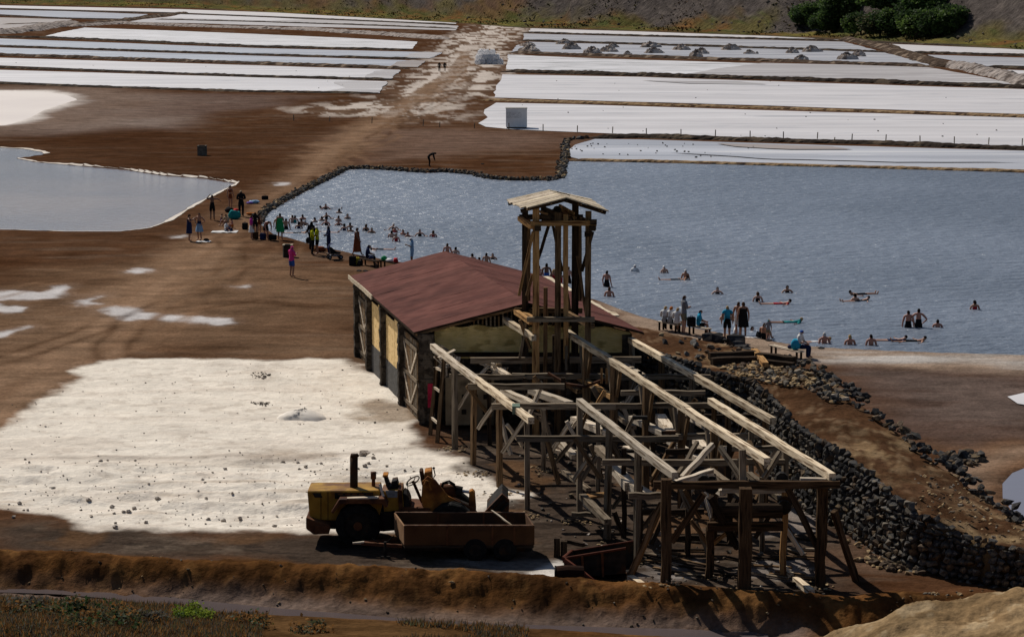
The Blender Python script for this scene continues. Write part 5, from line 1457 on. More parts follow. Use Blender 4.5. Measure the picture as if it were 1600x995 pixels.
for s in (.25, .75):
    q = NL.lerp(FL, s); q.z = zb-.15
    MB(trailer.location).beam(q, hit+Vector((.15, 0, 0)), .09, .1).build('drawbar', RUST, trailer)
m = MB(trailer.location); m.tube([hit+Vector((-.12, 0, 0)), hit+Vector((.25, 0, .02))], [.035, .06], 8); m.build('tow_eye', W_PALE, trailer)
q = D(602, 860, ty+.3); m = MB(trailer.location); m.tube([Vector((q.x, q.y, .55)), Vector((q.x, q.y, .05))], .045, 8); m.tube([Vector((q.x, q.y, .06)), Vector((q.x, q.y, .0))], .16, 12); m.build('jack_leg', STEEL, trailer)
m = MB(trailer.location); m.tube([hit+Vector((.5, 0, .15)), hit+Vector((.75, -.05, .0)), hit+Vector((1.0, 0, .06)), hit+Vector((1.2, 0, .25))], .018, 6); m.build('brake_cable', RUBBER, trailer)
tag(timber(None, 'lath', D(768, 797, ty+1.9), D(800, 822, ty+.02)+Vector((0, 0, .03)), .05, .03, W_PALE), 'thin pale lath laid across the right end of the trailer', 'lath')

# ---------------------------------------------------------------- rusty skip, beam and drum
RUSTD = noise_mat('dark_rust', (.016, .007, .005), (.036, .015, .008), 3, .85, bump=.3, c3=(.016, .009, .007))
sy = depth(906); sk0 = P(925, 906); skip = thing('rusty_skip', 'rusty open steel skip with a slanted prow lying under the trestle front', 'skip', (sk0.x, sy, 0))
pts = [D(880,872,sy), D(978,856,sy), D(978,898,sy), D(884,905,sy)]
back = [p + Vector((.3, 1.2, -.08)) for p in pts]
m = MB(skip.location)
def slab(a, b, c, d, n): m.hexa([a, b, c, d, a+n, b+n, c+n, d+n])
slab(pts[3], pts[2], pts[1], pts[0], Vector((0, .05, 0))); m.build('near_side', STEEL, skip); m = MB(skip.location)
slab(back[3], back[2], back[1], back[0], Vector((0, .05, 0))); m.build('far_side', STEEL, skip); m = MB(skip.location)
slab(pts[3], back[3], back[0], pts[0], Vector((.05, 0, 0))); m.build('prow_plate', STEEL, skip); m = MB(skip.location)
slab(pts[3], pts[2], back[2], back[3], Vector((0, 0, .05))); m.build('bottom_plate', STEEL, skip)
m = MB(skip.location); m.tube([pts[0], pts[1]], .04, 8); m.tube([back[0], back[1]], .03, 8); m.tube([pts[0], back[0]], .06, 8); m.build('rim_pipe', noise_mat('red_oxide', (.07,.02,.012), (.12,.04,.024), 4, .7), skip)
for t in (.3, .62):
    a = pts[0].lerp(pts[1], t); b = pts[3].lerp(pts[2], t); MB(skip.location).beam(a-Vector((0, .03, 0)), b-Vector((0, .03, 0)), .07, .05).build('side_rib', RUST, skip)
tag(MB().beam(D(881, 874, sy-.3), D(934, 912, sy-.55), .13, .13).build('steel_girder', noise_mat('red_oxide_girder', (.12,.035,.02), (.19,.07,.045), 4, .75)), 'red rusty girder leaning down across the near side of the skip', 'girder')
c = P(884, 914)
dr = thing('oil_drum', 'crushed rusty drum lying on its side at the skip prow', 'drum', (c.x, c.y, 0))
m = MB(dr.location); m.tube([Vector((c.x-.3, c.y, .3)), Vector((c.x-.28, c.y, .3)), Vector((c.x+.05, c.y+.05, .31)), Vector((c.x+.52, c.y+.1, .29))], [.27, .3, .31, .28], 16); m.build('drum_body', RUSTD, dr)
m = MB(dr.location); m.tube([Vector((c.x-.34, c.y, .3)), Vector((c.x-.3, c.y, .3))], .31, 16); m.build('drum_rim', STEEL, dr)

# ---------------------------------------------------------------- cabin, bins, posts, bags, salt piles
cy = depth(201.5); c0 = P(806, 201.5); cab = thing('white_cabin', 'small white box cabin standing at the corner of the salt pan', 'cabin', (c0.x, c0.y, 0), 0)
x0, x1 = D(790.5, 200, cy).x, D(823.5, 200, cy).x; ht = D(800, 170, cy).z
M_WHITE = noise_mat('chalky_white_panel', (.76,.76,.75), (.86,.86,.85), 1.2, .7, (1, 1, .4), c3=(.62,.60,.57))
m = MB(cab.location); m.box((x0+.1, cy+.1, 0), (x1-.1, cy+2.3, .2)); m.build('base_skid', STEEL, cab)
m = MB(cab.location); m.box((x0, cy, .2), (x1, cy+2.4, ht)); m.build('cabin_box', M_WHITE, cab)
n = 6
for k in range(n):
    a, b = x0+(x1-x0)*k/n+.015, x0+(x1-x0)*(k+1)/n-.015
    m = MB(cab.location); m.box((a, cy-.03, .22), (b, cy, ht-.08)); m.build('wall_panel', M_WHITE, cab)
m = MB(cab.location); m.box((x0+.15, cy-.06, 1.35), (x1-.7, cy-.03, 2.1)); w_ = m.build('shutter', plain('pale_grey_panel', (.66,.66,.65)), cab)
m = MB(cab.location); m.box((x0-.05, cy-.06, ht), (x1+.05, cy+2.45, ht+.06)); m.build('roof', plain('grey_roof_sheet', (.32,.31,.30)), cab)
M_BIN = noise_mat('grey_bin_board', (.085,.075,.062), (.16,.14,.115), 3, .85)
def bin_(name, u, vb, w, h, label, mats):
    p = P(u, vb); t = thing(name, label, 'bin', (p.x, p.y, gz(p.x, p.y)))
    for k, (ax, sg) in enumerate((('x', -1), ('x', 1), ('y', -1), ('y', 1))):
        m = MB()
        if ax == 'x': m.box((sg*w/2-.03, -w/2, 0), (sg*w/2+.03, w/2, h))
        else: m.box((-w/2+.035, sg*w/2-.03, 0), (w/2-.035, sg*w/2+.03, h-.004))
        o = m.build('side_panel', mats[k], t)
    m = MB(); m.box((-w/2-.05, -w/2-.05, h), (-w/2+.1, w/2+.05, h+.06)); m.box((w/2-.1, -w/2-.05, h), (w/2+.05, w/2+.05, h+.06)); m.box((-w/2+.1, w/2-.1, h), (w/2-.1, w/2+.05, h+.06)); m.build('rim', mats[4], t)
    return t
PALEB = plain('pale_bin_panel', (.36,.30,.22))
bin_('waste_bin', 316, 243, .85, 1.0, 'lone grey wooden bin on the brown flat beyond the left pond', [M_BIN]*5)
bin_('waste_bin', 450, 401, .58, .78, 'square bin with one pale side near the woman in a pink tee', [PALEB, W_DARK, W_DARK, W_DARK, PALEB])
pm = MB(); pm.tube([(0, 0, -.1), (.02, 0, .8)], .06, 6); post0 = pm.build('stake', W_GREY)
first = True
for (u, v, h) in [(848.5,205,1),(902,207,1),(957,209,1),(1010,211.5,1),(1064,213,1),(1117.6,214,1),(1172,215.6,1),(1224,217,1),(1277,218,1),(1331,220.5,1),(1384,221.6,1),(1437.5,223.6,1),(1491,225,1),(1544.5,226.6,1),(1597,228,1),(1650,229.5,1),
        (795,203,1),(661,197,1),(581,193,1),(687,199,.8),(741,201,.8),(459,189,1),(515,190,.8),(1304,219,.4)]:
    o = post0 if first else post0.copy()
    if not first: COL.objects.link(o)
    first = False
    p = P(u, v); o.location = (p.x, p.y, 0); o.rotation_euler = (R.uniform(-.05, .05), R.uniform(-.05, .05), 0); o.scale = (1, 1, h*1.05)
    right = u > 780
    tag(o, 'thin grey stake in the long row along the near edge of the salt pan' if right else 'thin dark stake on the brown flat beside the dirt road', 'stake', 'stakes along the salt pan edge' if right else 'stakes on the flat beside the road')
# white bulk bags
M_BAG = noise_mat('white_woven_bag', (.88,.88,.9), (.95,.95,.95), 1.3, .7, bump=.4, bscale=2.2, bdist=.1)
see_through(M_BAG, .7)
def bag_mesh(seed):
    rr_ = random.Random(seed); bm = bmesh.new(); bmesh.ops.create_icosphere(bm, subdivisions=2, radius=1)
    for v in bm.verts:
        c = v.co; k = max(abs(c.x), abs(c.y), abs(c.z)*.95)
        c *= (.45 + .55/k*.75); c *= rr_.uniform(.93, 1.05)
        if c.z > .75: c.x *= .75; c.y *= .75
        v.co = (c.x*.92, c.y*.92, max(c.z, -.78)*.9 + .68)
    for s in (-.45, .45):
        bmesh.ops.create_cone(bm, cap_ends=True, segments=5, radius1=.16, radius2=.05, depth=.4, matrix=Matrix.Translation((s, s*.5, 1.5)))
    me = bpy.data.meshes.new('bag'); bm.to_mesh(me); bm.free(); me.materials.append(M_BAG)
    for p_ in me.polygons: p_.use_smooth = True
    return me
bags = [bag_mesh(k) for k in range(4)]
bp0 = P(764, 101)
k = 0
for lev, rows in ((0, 3), (1, 3), (2, 2)):
    for r in range(rows):
        n = (5, 4, 3)[lev]
        for i in range(n):
            x = bp0.x + (i-(n-1)/2)*1.3 + R.uniform(-.15, .15) - .3*lev
            o = link('bulk_bag', bags[k % 4], (), None, (x, bp0.y + r*1.3 + lev*.7, lev*1.05 + R.uniform(-.05, .08)), (R.uniform(-.1, .1), R.uniform(-.1, .1), R.uniform(0, 3)))
            o.scale = (.92, .92, .8)
            tag(o, 'stuffed white bulk bag in the stacked pile beside the dirt road', 'bag', 'white bulk bags stacked beside the road'); k += 1
# salt piles in the far pan
M_PILE = noise_mat('harvested_salt_pile', (.155,.12,.10), (.30,.25,.215), .9, .95, bump=.8, bscale=1.6, bdist=.5, c3=(.46,.41,.37), p3=(.56, .66))
for (u, v, w, h, lab) in ((882,70,28,9,'wide salt pile at the back, beside the dike left of centre'), (893,78,26,12,'steep salt pile in front of the widest left pile'), (824,73,27,7,'low salt pile at the back left corner of the pan'), (828,81,39,10,'broad low salt pile nearest to the dirt road'),
        (926,84,33,11,'broad salt pile second from the road in the front row'), (952,82,29,11,'salt pile leaning on its twin, left of the pair'), (958,75,18,8,'smaller twin salt pile just behind its neighbour'), (981,87,17,7,'smallest salt pile, alone by the front dike'), (1017,75,30,10,'salt pile touching the back dike near the middle'), (1022,84,27,10,'rounded salt pile in front of the middle back pile'),
        (1066,79,28,10,'single salt pile right of the middle pair'), (1089,91,26,13,'dark steep salt pile nearest to the front dike'), (1097,85,22,10,'salt pile half hidden behind the dark steep one'), (1143,79,30,10,'lone wide salt pile on the back dike to the right'), (1172,85,17,7,'little dark salt pile with a pebble beside it'), (1183,85,6,4,'tiny heap of salt beside the little dark pile'),
        (1239,84,23,10,'dark salt pile left of the paler one at the right end'), (1269,82,29,11,'pale salt pile in the back row at the right end'), (1253,96,24,10,'ragged low salt pile lying on the front dike'), (1325,94,30,12,'salt pile at the right end with a taller twin behind'), (1344,89,27,11,'last salt pile before the diagonal dike')):
    p = P(u, v); s = (v+25)/CAMH
    heap('salt_pile', (p.x, p.y+.5*w/s, .05), w/s*1.1, h/s*1.0, M_PILE, int(u), lab, 'salt pile', 'salt piles raked up in the far pan', 18, .42)

# ---------------------------------------------------------------- trees on the far slope and low bushes in the foreground
LEAF = [noise_mat('leaf_%s' % k, tuple(x*1.0 for x in c), tuple(x*1.6 for x in c), .6, .7, spec=.2) for k, c in (('mid', (.042,.075,.020)), ('dark', (.026,.046,.016)), ('light', (.065,.105,.025)), ('olive', (.06,.062,.03)))]
for m_ in LEAF: see_through(m_, .45)
BARK = plain('bark', (.07,.055,.045))
def crown_mesh(seed, n, rx, rz, leaf, clumps=16):
    rr_ = random.Random(seed); V, Fc, M = [], [], []
    cs = []
    for _ in range(clumps):
        a = rr_.uniform(0, 6.283); r = math.sqrt(rr_.random())*.78
        cs.append((Vector((math.cos(a)*r*rx, math.sin(a)*r*rx, rr_.uniform(-.45, .55)*rz*(1-.5*r))), rr_.uniform(.22, .42)*rx, rr_.choice((0, 0, 1, 1, 2))))
    for _ in range(n):
        c, r, mi = rr_.choice(cs)
        d = Vector((rr_.gauss(0, 1), rr_.gauss(0, 1), rr_.gauss(0, .75)));  d.normalize()
        p = c + d*r*rr_.uniform(.55, 1.05)
        t = Vector((rr_.gauss(0, 1), rr_.gauss(0, 1), rr_.gauss(0, .6))).normalized(); s = t.cross(Vector((rr_.gauss(0, 1), rr_.gauss(0, 1), rr_.gauss(0, 1)))).normalized()
        L = leaf*rr_.uniform(.6, 1.3); k = len(V)
        V += [p, p+t*L*.5+s*L*.35, p+t*L, p+t*L*.5-s*L*.35]
        Fc.append((k, k+1, k+2, k+3)); M.append(mi if rr_.random() < .75 else rr_.choice((0, 1, 2)))
    me = mesh_from(V, Fc)
    return me, M
def trunk_mb(h, rx, seed):
    rr_ = random.Random(seed); m = MB()
    m.tube([(0, 0, -.4), (.1, 0, h*.4), (.05, .1, h*.75)], [rx*.07, rx*.055, rx*.035], 8)
    for k in range(6):
        a = k*1.05 + rr_.uniform(-.3, .3); z0 = h*rr_.uniform(.35, .7)
        m.tube([(.08, 0, z0), (math.cos(a)*rx*.3, math.sin(a)*rx*.3, z0+h*.18), (math.cos(a)*rx*.6, math.sin(a)*rx*.6, z0+h*.3)], [rx*.03, rx*.02, rx*.008], 6)
    return m
protos = []
for k in range(4):
    me, M = crown_mesh(800+k, 6500, 6.0, 5.6, .8, 30)
    for m_ in LEAF[:3] if k != 3 else (LEAF[3], LEAF[1], LEAF[0]): me.materials.append(m_)
    me.polygons.foreach_set('material_index', M); protos.append(me)
tms = []
for k in range(2):
    o = trunk_mb(8, 6, 820+k).build('trunk', BARK); tms.append(o.data); bpy.data.objects.remove(o)
for (u, r, s, k, lab) in ((1262,22,.95,0,'bright green leafy tree at the left end of the grove on the slope'), (1290,12,.85,0,'lower bright tree in front of the left end of the grove'), (1318,24,1.2,1,'tall dark tree second from the left in the hillside grove'), (1345,12,.9,2,'mid green tree with a light top near the middle of the grove'),
        (1375,8,1.0,3,'brownish olive tree at the middle front of the grove'), (1380,30,1.4,1,'tallest dark tree at the back of the grove'), (1405,14,1.0,1,'dark tree right of the olive one in the grove'), (1432,8,1.0,2,'dense dark tree reaching lowest to the grass'), (1440,26,1.3,1,'dark backing tree at the right of the grove'),
        (1462,14,1.05,1,'shadowy round tree second from the right end of the grove'), (1480,24,.95,2,'last green tree at the right end of the grove')):
    p = hill_point(u, r)
    s *= 1.06; p = hill_point(u, r + 16); t = thing('acacia_tree', lab, 'tree', tuple(p), R.uniform(0, 6), 'trees of the hillside grove')
    o = link('trunk', tms[k % 2], BARK, t); o.scale = (s, s, s*.8)
    o = link('crown', protos[k], (), t, (0, 0, 4.0*s)); o.scale = (s*1.12, s*1.12, s*1.05)
    o.rotation_euler = (0, 0, R.uniform(0, 6))
# boulders at the foot of the slope
items = []
for k in range(900):
    u = R.uniform(820, 1260) if k < 500 else R.uniform(-40, 1640); r = R.uniform(14, 120)
    p = hill_point(u, r); s = R.uniform(.4, 1.3)*(1.8 if R.random() < .1 else 1)
    mi = R.choice((0, 1, 3, 3)); items.append((ROCKS[mi][R.randrange(5)], mi, p, (s*1.2, s, s*.8), (R.uniform(-.4, .4), R.uniform(-.4, .4), R.uniform(0, 6))))
tag(joined_rocks('scree_boulders', items, STONE), kind='stuff')
# scrub on the green strip under the slope
V, Fc = [], []
for k in range(5200):
    u = R.uniform(-60, 1660); r = R.uniform(4, 70)
    if 1490 < u and r > 30: continue
    p = hill_point(u, r)
    if vnoise(np.array([p.x*.05]), np.array([p.y*.05]), 77)[0] < .52: continue
    s = R.uniform(.4, 1.1)
    for _ in range(5):
        a = R.uniform(0, 6.3); d = Vector((math.cos(a)*s*.6, math.sin(a)*s*.6, s*R.uniform(.3, .9))); q = Vector((-d.y, d.x, 0))*.5
        n_ = len(V); V += [p, p+d*.6+q, p+d, p+d*.6-q]; Fc.append((n_, n_+1, n_+2, n_+3))
tag(link('slope_scrub', mesh_from(V, Fc), noise_mat('dry_scrub', (.06,.06,.022), (.12,.09,.03), .08, .8, c3=(.13,.07,.03))), kind='stuff')
def bush(u, v, w, h, mats, seed, lab, name='low_bush', n=1500, leaf=.12):
    p = P(u, v); zz = gz(p.x, p.y)
    me, M = crown_mesh(seed, n, w*.5, h*.8, leaf, 14)
    for m_ in mats: me.materials.append(m_)
    me.polygons.foreach_set('material_index', [min(x, len(mats)-1) for x in M])
    t = thing(name, lab, 'bush', (p.x, p.y, zz))
    link('foliage', me, (), t, (0, 0, h*.35))
    m = MB()
    for k in range(5):
        a = k*1.256; m.tube([(0, 0, -.1), (math.cos(a)*w*.15, math.sin(a)*w*.15, h*.3), (math.cos(a)*w*.3, math.sin(a)*w*.3, h*.5)], [.03, .02, .008], 5)
    m.build('stems', BARK, t)
LIME = noise_mat('leaf_lime', (.13,.19,.02), (.24,.30,.04), 3, .7)
RUSTY = noise_mat('leaf_rust', (.16,.075,.026), (.26,.135,.045), 3, .8); GREYB = noise_mat('leaf_grey', (.07,.065,.055), (.13,.12,.10), 3, .8)
for m_ in (LIME, RUSTY, GREYB): see_through(m_, .45)
bush(304, 974, 1.5, .38, [LIME, LIME, LEAF[2]], 61, 'bright lime green low bush alone on the near bank', n=1400, leaf=.09)
for (u, v, w, h, mats, lab, n) in ((100,978,1.9,.36,[LEAF[1], LEAF[3], RUSTY],'dark green bush near the bottom left corner of the bank',800), (35,978,1.8,.3,[LEAF[3], RUSTY, RUSTY],'olive and rust bush at the far left of the near bank',600), (170,990,1.8,.34,[LEAF[3], RUSTY, RUSTY],'olive bush just right of the dark green one',650),
        (45,955,1.5,.25,[GREYB, GREYB, RUSTY],'grey twiggy bush on the crest of the near bank',450), (235,990,1.3,.28,[RUSTY, LEAF[3], GREYB],'rusty dry bush below the lime green one',450), (395,992,1.7,.3,[LEAF[1], RUSTY, RUSTY],'dark low bush on the near bank right of the lime one',450), (150,1010,2.4,.4,[LEAF[1], LEAF[3], RUSTY],'wide dark bush at the bottom edge on the left',800), (480,1004,1.5,.22,[RUSTY, LEAF[3], RUSTY],'small rust coloured bush farthest right on the near bank',400)):
    bush(u, v, w, h, mats, int(u+v), lab, n=n)
# dry grass over the near bank
V, Fc, M = [], [], []
for k in range(14000):
    u, v = R.uniform(-60, 820), R.uniform(935, 1040)
    if u > 300 and v < 960 + (u-300)*.05: continue
    p = P(u, v); p.z = gz(p.x, p.y)
    if p.z < -.75 or vnoise(np.array([p.x*.5]), np.array([p.y*.5]), 88)[0] < .35 + max(0, u-400)*.0007: continue
    for _ in range(5):
        a = R.uniform(0, 6.3); L = R.uniform(.08, .24); d = Vector((math.cos(a)*L*.5, math.sin(a)*L*.5, L)); q = Vector((-math.sin(a), math.cos(a), 0))*.022
        b = p + Vector((R.uniform(-.15, .15), R.uniform(-.15, .15), -.02)); n_ = len(V); V += [b-q, b+q, b+d]; Fc.append((n_, n_+1, n_+2)); M.append(R.choice((0, 0, 1, 2)))
me = mesh_from(V, Fc); g = link('dry_grass', me, [RUSTY, LEAF[3], GREYB]); me.polygons.foreach_set('material_index', M); tag(g, kind='stuff')
# ---------------------------------------------------------------- people: one continuous skinned body per pose
def lerp3(a, b, t): return tuple(a[i]+(b[i]-a[i])*t for i in range(3))
BASE = dict(pelvis=(0,0,.93), belly=(0,-.005,1.08), chest=(0,-.01,1.27), neck=(0,.01,1.44), throat=(0,0,1.50), head=(0,-.02,1.585), crown=(0,-.005,1.665), nose=(0,-.118,1.575),
    shL=(.165,0,1.40), elL=(.235,.02,1.13), wrL=(.25,-.06,.89), haL=(.25,-.09,.82), hiL=(.09,0,.88), knL=(.10,-.03,.50), anL=(.10,.02,.09), toL=(.12,-.13,.035))
for k in list(BASE):
    if k.endswith('L'): x, y, z = BASE[k]; BASE[k[:-1]+'R'] = (-x, y, z)
RAD = dict(pelvis=(.15,.11), belly=(.13,.10), chest=(.155,.11), neck=(.075,.065), throat=(.052,.055), head=(.074,.092), crown=(.05,.062), nose=(.014,.014),
    sh=(.062,.062), el=(.043,.043), wr=(.028,.03), ha=(.034,.018), hi=(.092,.095), kn=(.056,.058), an=(.038,.042), to=(.04,.03))
BONES = [('pelvis','belly'),('belly','chest'),('chest','neck'),('neck','throat'),('throat','head'),('head','crown'),('head','nose')]
for s in 'LR': BONES += [('neck','sh'+s),('sh'+s,'el'+s),('el'+s,'wr'+s),('wr'+s,'ha'+s),('pelvis','hi'+s),('hi'+s,'kn'+s),('kn'+s,'an'+s),('an'+s,'to'+s)]
REGION = {}
for a, b in BONES:
    REGION[(a, b)] = ('head' if a in ('throat','head') else 'torso' if a in ('belly','chest') else 'torso' if (a, b[:2]) == ('neck','sh') else 'neck' if a == 'neck' else 'hips' if a == 'pelvis' else
        'upperarm' if a[:2] == 'sh' else 'forearm' if a[:2] == 'el' else 'hand' if a[:2] == 'wr' else 'thigh' if a[:2] == 'hi' else 'calf' if a[:2] == 'kn' else 'foot')
def body(over, name, female=False, child=False):
    J = dict(BASE); J.update(over)
    for s in 'LR':   # hand runs on along the forearm unless given
        if 'wr'+s in over and 'ha'+s not in over:
            a, b = Vector(J['el'+s]), Vector(J['wr'+s]); J['ha'+s] = tuple(b + (b-a).normalized()*.075)
    names = list(J); idx = {n: i for i, n in enumerate(names)}
    verts = [J[n] for n in names]; edges = [(idx[a], idx[b]) for a, b in BONES]
    rad = []
    for n in names:
        key = n if n in RAD else n[:2]
        r = RAD[key]
        if female and n == 'belly': r = (.108, .09)
        if female and key == 'sh': r = (.052, .052)
        if female and n == 'chest': r = (.138, .118)
        rad.append(r)
    for s, sg in (('L', 1), ('R', -1)):      # five fingers rooted in the palm
        w, h = Vector(J['wr'+s]), Vector(J['ha'+s]); d = (h-w).normalized()
        side = d.cross(Vector((sg, 0, .01))).normalized()
        if side.length < .1: side = Vector((0, 1, 0))
        for k in range(5):
            if k < 4:
                r0 = h + side*(.026*(k-1.5)/1.5); L = (.075, .085, .08, .06)[k]
                c1 = r0 + d*L*.55; c2 = r0 + d*L*.95 + Vector((-sg*.02, 0, 0)); root = 'ha'
            else:
                r0 = w.lerp(h, .5); c1 = r0 - side*.045 + d*.02; c2 = c1 + d*.035 - side*.01; root = 'ha'
            i = len(verts); verts += [tuple(c1), tuple(c2)]; rad += [(.009, .009), (.008, .008)]; edges += [(idx[root+s], i), (i, i+1)]
    me = bpy.data.meshes.new(name); me.from_pydata(verts, edges, [])
    o = bpy.data.objects.new(name, me); COL.objects.link(o)
    sk = o.modifiers.new('skin', 'SKIN'); sk.branch_smoothing = .6; sk.use_smooth_shade = True
    sv = me.skin_vertices[0].data
    for i, r in enumerate(rad): sv[i].radius = r
    for v in sv: v.use_root = False
    sv[idx['pelvis']].use_root = True
    sb = o.modifiers.new('sub', 'SUBSURF'); sb.levels = 1; sb.render_levels = 1
    dg = bpy.context.evaluated_depsgraph_get()
    out = bpy.data.meshes.new_from_object(o.evaluated_get(dg))
    out.name = name
    bpy.data.objects.remove(o); bpy.data.meshes.remove(me)
    # region of each vertex = nearest bone
    co = np.empty(len(out.vertices)*3); out.vertices.foreach_get('co', co); co = co.reshape(-1, 3)
    best = np.full(len(co), 1e9); reg = np.zeros(len(co), int); tpar = np.zeros(len(co))
    rnames = []
    for bi, (a, b) in enumerate(BONES):
        A_, B_ = np.array(J[a]), np.array(J[b]); ab = B_-A_
        t = np.clip(((co-A_)@ab)/(ab@ab), 0, 1); dd_ = np.linalg.norm(co-A_-t[:, None]*ab, axis=1) - .04*(REGION[(a, b)] in ('torso', 'hips'))
        m_ = dd_ < best; best[m_] = dd_[m_]; reg[m_] = bi; tpar[m_] = t[m_]
        rnames.append(REGION[(a, b)])
    return dict(me=out, J=J, co=co, reg=[rnames[i] for i in reg], t=tpar, shells={})
def shell(B, key, test, off):
    """clothing or hair: the body's own faces in a region, lifted off the skin"""
    if key in B['shells']: return B['shells'][key]
    me = B['me']; ok = [test(B['reg'][i], B['t'][i], B['co'][i], B['J']) for i in range(len(B['reg']))]
    mp, V, Fc = {}, [], []
    for p in me.polygons:
        if sum(ok[i] for i in p.vertices) >= len(p.vertices)*.5:
            f = []
            for i in p.vertices:
                if i not in mp:
                    mp[i] = len(V); V.append(me.vertices[i].co + me.vertices[i].normal*off)
                f.append(mp[i])
            Fc.append(f)
    B['shells'][key] = mesh_from(V, Fc, True, key) if Fc else None
    return B['shells'][key]
def t_hair(r, t, c, J): h = J['head']; return r == 'head' and (c[2] > h[2]+.035 or (c[1] > h[1]+.0 and c[2] > h[2]-.06)) 
def t_long(r, t, c, J): h = J['head']; return (r == 'head' and (c[2] > h[2]+.04 or c[1] > h[1]-.005)) or (r == 'neck' and c[1] > J['throat'][1]) 
def t_cap(r, t, c, J): return r == 'head' and c[2] > J['head'][2]+.02
TESTS = dict(hair=(t_hair, .018), long_hair=(t_long, .03), cap=(t_cap, .03),
    shirt=(lambda r, t, c, J: r in ('torso', 'upperarm') or (r == 'hips' and c[2] > J['pelvis'][2]+.0), .016), vest=(lambda r, t, c, J: r == 'torso' or (r == 'hips' and c[2] > J['pelvis'][2]), .014),
    jacket=(lambda r, t, c, J: r in ('torso', 'upperarm', 'forearm', 'hips'), .022), shorts=(lambda r, t, c, J: r == 'hips' or (r == 'thigh' and t < .62), .014), trunks=(lambda r, t, c, J: r == 'hips' or (r == 'thigh' and t < .4), .012),
    trousers=(lambda r, t, c, J: r in ('hips', 'thigh', 'calf'), .016), briefs=(lambda r, t, c, J: r == 'hips' or (r == 'thigh' and t < .12), .008), bra=(lambda r, t, c, J: r == 'torso' and abs(c[2]-J['chest'][2]) < .06, .008),
    swimsuit=(lambda r, t, c, J: r == 'hips' or (r == 'torso' and c[2] < J['chest'][2]+.06), .009), shoes=(lambda r, t, c, J: r == 'foot', .012))
POSES = {}
def pose(name, female=False, **kw): POSES[name] = body(kw, name, female)
pose('stand'); pose('stand_f', True)
pose('stride', False, knL=(.10,-.14,.52), anL=(.10,-.22,.10), toL=(.11,-.36,.04), knR=(-.10,.02,.50), anR=(-.10,.24,.13), toR=(-.11,.12,.04), elL=(.24,.09,1.14), wrL=(.25,.05,.90), elR=(-.24,-.06,1.14), wrR=(-.24,-.20,.94))
pose('akimbo', False, elL=(.36,.05,1.18), wrL=(.20,-.05,1.0), elR=(-.36,.05,1.18), wrR=(-.20,-.05,1.0))
pose('folded', False, elL=(.25,-.05,1.15), wrL=(.02,-.19,1.17), elR=(-.25,-.05,1.15), wrR=(-.02,-.21,1.13))
pose('raised_f', True, elL=(.28,-.12,1.25), wrL=(.10,-.28,1.38), elR=(-.28,-.12,1.25), wrR=(-.08,-.30,1.42))
pose('phone', False, elL=(.22,-.06,1.16), wrL=(.06,-.26,1.24), elR=(-.22,-.06,1.16), wrR=(-.06,-.26,1.24), head=(0,-.05,1.575), crown=(0,-.05,1.655), nose=(0,-.14,1.55))
pose('towel_up', False, elL=(.33,-.02,1.40), wrL=(.18,-.10,1.62), elR=(-.33,-.02,1.40), wrR=(-.45,-.08,1.30))
pose('bend', False, pelvis=(0,.08,.90), hiL=(.09,.08,.86), hiR=(-.09,.08,.86), belly=(0,-.02,1.02), chest=(0,-.20,1.12), neck=(0,-.36,1.18), throat=(0,-.42,1.18), head=(0,-.50,1.17), crown=(0,-.58,1.20), nose=(0,-.53,1.07), shL=(.165,-.31,1.15), shR=(-.165,-.31,1.15), elL=(.2,-.36,.88), elR=(-.2,-.36,.88), wrL=(.16,-.42,.66), wrR=(-.16,-.42,.66))
SIT = dict(pelvis=(0,.0,.50), hiL=(.09,-.03,.48), hiR=(-.09,-.03,.48), belly=(0,-.01,.64), chest=(0,-.05,.82), neck=(0,-.07,.98), throat=(0,-.09,1.04), head=(0,-.13,1.11), crown=(0,-.13,1.19), nose=(0,-.225,1.09), shL=(.165,-.07,.94), shR=(-.165,-.07,.94), elL=(.23,-.14,.70), elR=(-.23,-.14,.70), wrL=(.12,-.34,.64), wrR=(-.12,-.34,.64), knL=(.13,-.44,.49), knR=(-.13,-.44,.49), anL=(.12,-.42,.09), anR=(-.12,-.42,.09), toL=(.13,-.57,.035), toR=(-.13,-.57,.035))
pose('sit', False, **SIT)
pose('sit_f', True, **SIT)
G = {k: (v[0], v[1], v[2]-.38) for k, v in SIT.items()}
G.update(knL=(.16,-.36,.40), knR=(-.16,-.36,.40), anL=(.12,-.56,.07), anR=(-.12,-.56,.07), toL=(.13,-.72,.05), toR=(-.13,-.72,.05), wrL=(.14,-.40,.34), wrR=(-.14,-.40,.34))
pose('sit_ground', False, **G)
pose('wade', True, elL=(.32,-.10,1.22), wrL=(.36,-.32,1.26), elR=(-.34,-.06,1.20), wrR=(-.50,-.20,1.24))
FL_ = dict(pelvis=(0,0,.02), belly=(0,.15,.0), chest=(0,.33,.03), neck=(0,.49,.07), throat=(0,.55,.11), head=(0,.61,.20), crown=(0,.66,.265), nose=(0,.535,.245), shL=(.165,.46,.04), shR=(-.165,.46,.04), elL=(.38,.36,.0), elR=(-.38,.36,.0), wrL=(.56,.24,.03), wrR=(-.56,.24,.03), hiL=(.09,-.06,.0), hiR=(-.09,-.06,.0), knL=(.12,-.44,.02), knR=(-.12,-.44,.02), anL=(.12,-.84,.03), anR=(-.12,-.84,.03), toL=(.14,-.90,.19), toR=(-.14,-.90,.19))
pose('float', False, **FL_)
pose('float_f', True, **FL_)
SKIN = {k: noise_mat('skin_'+k, tuple(x*.9 for x in c), tuple(x*1.1 for x in c), 3, .55, spec=.35) for k, c in (('fair', (.50,.29,.21)), ('tan', (.36,.18,.11)), ('red', (.42,.19,.13)), ('brown', (.16,.075,.045)), ('dark', (.055,.028,.019)))}
CLOTH = {}
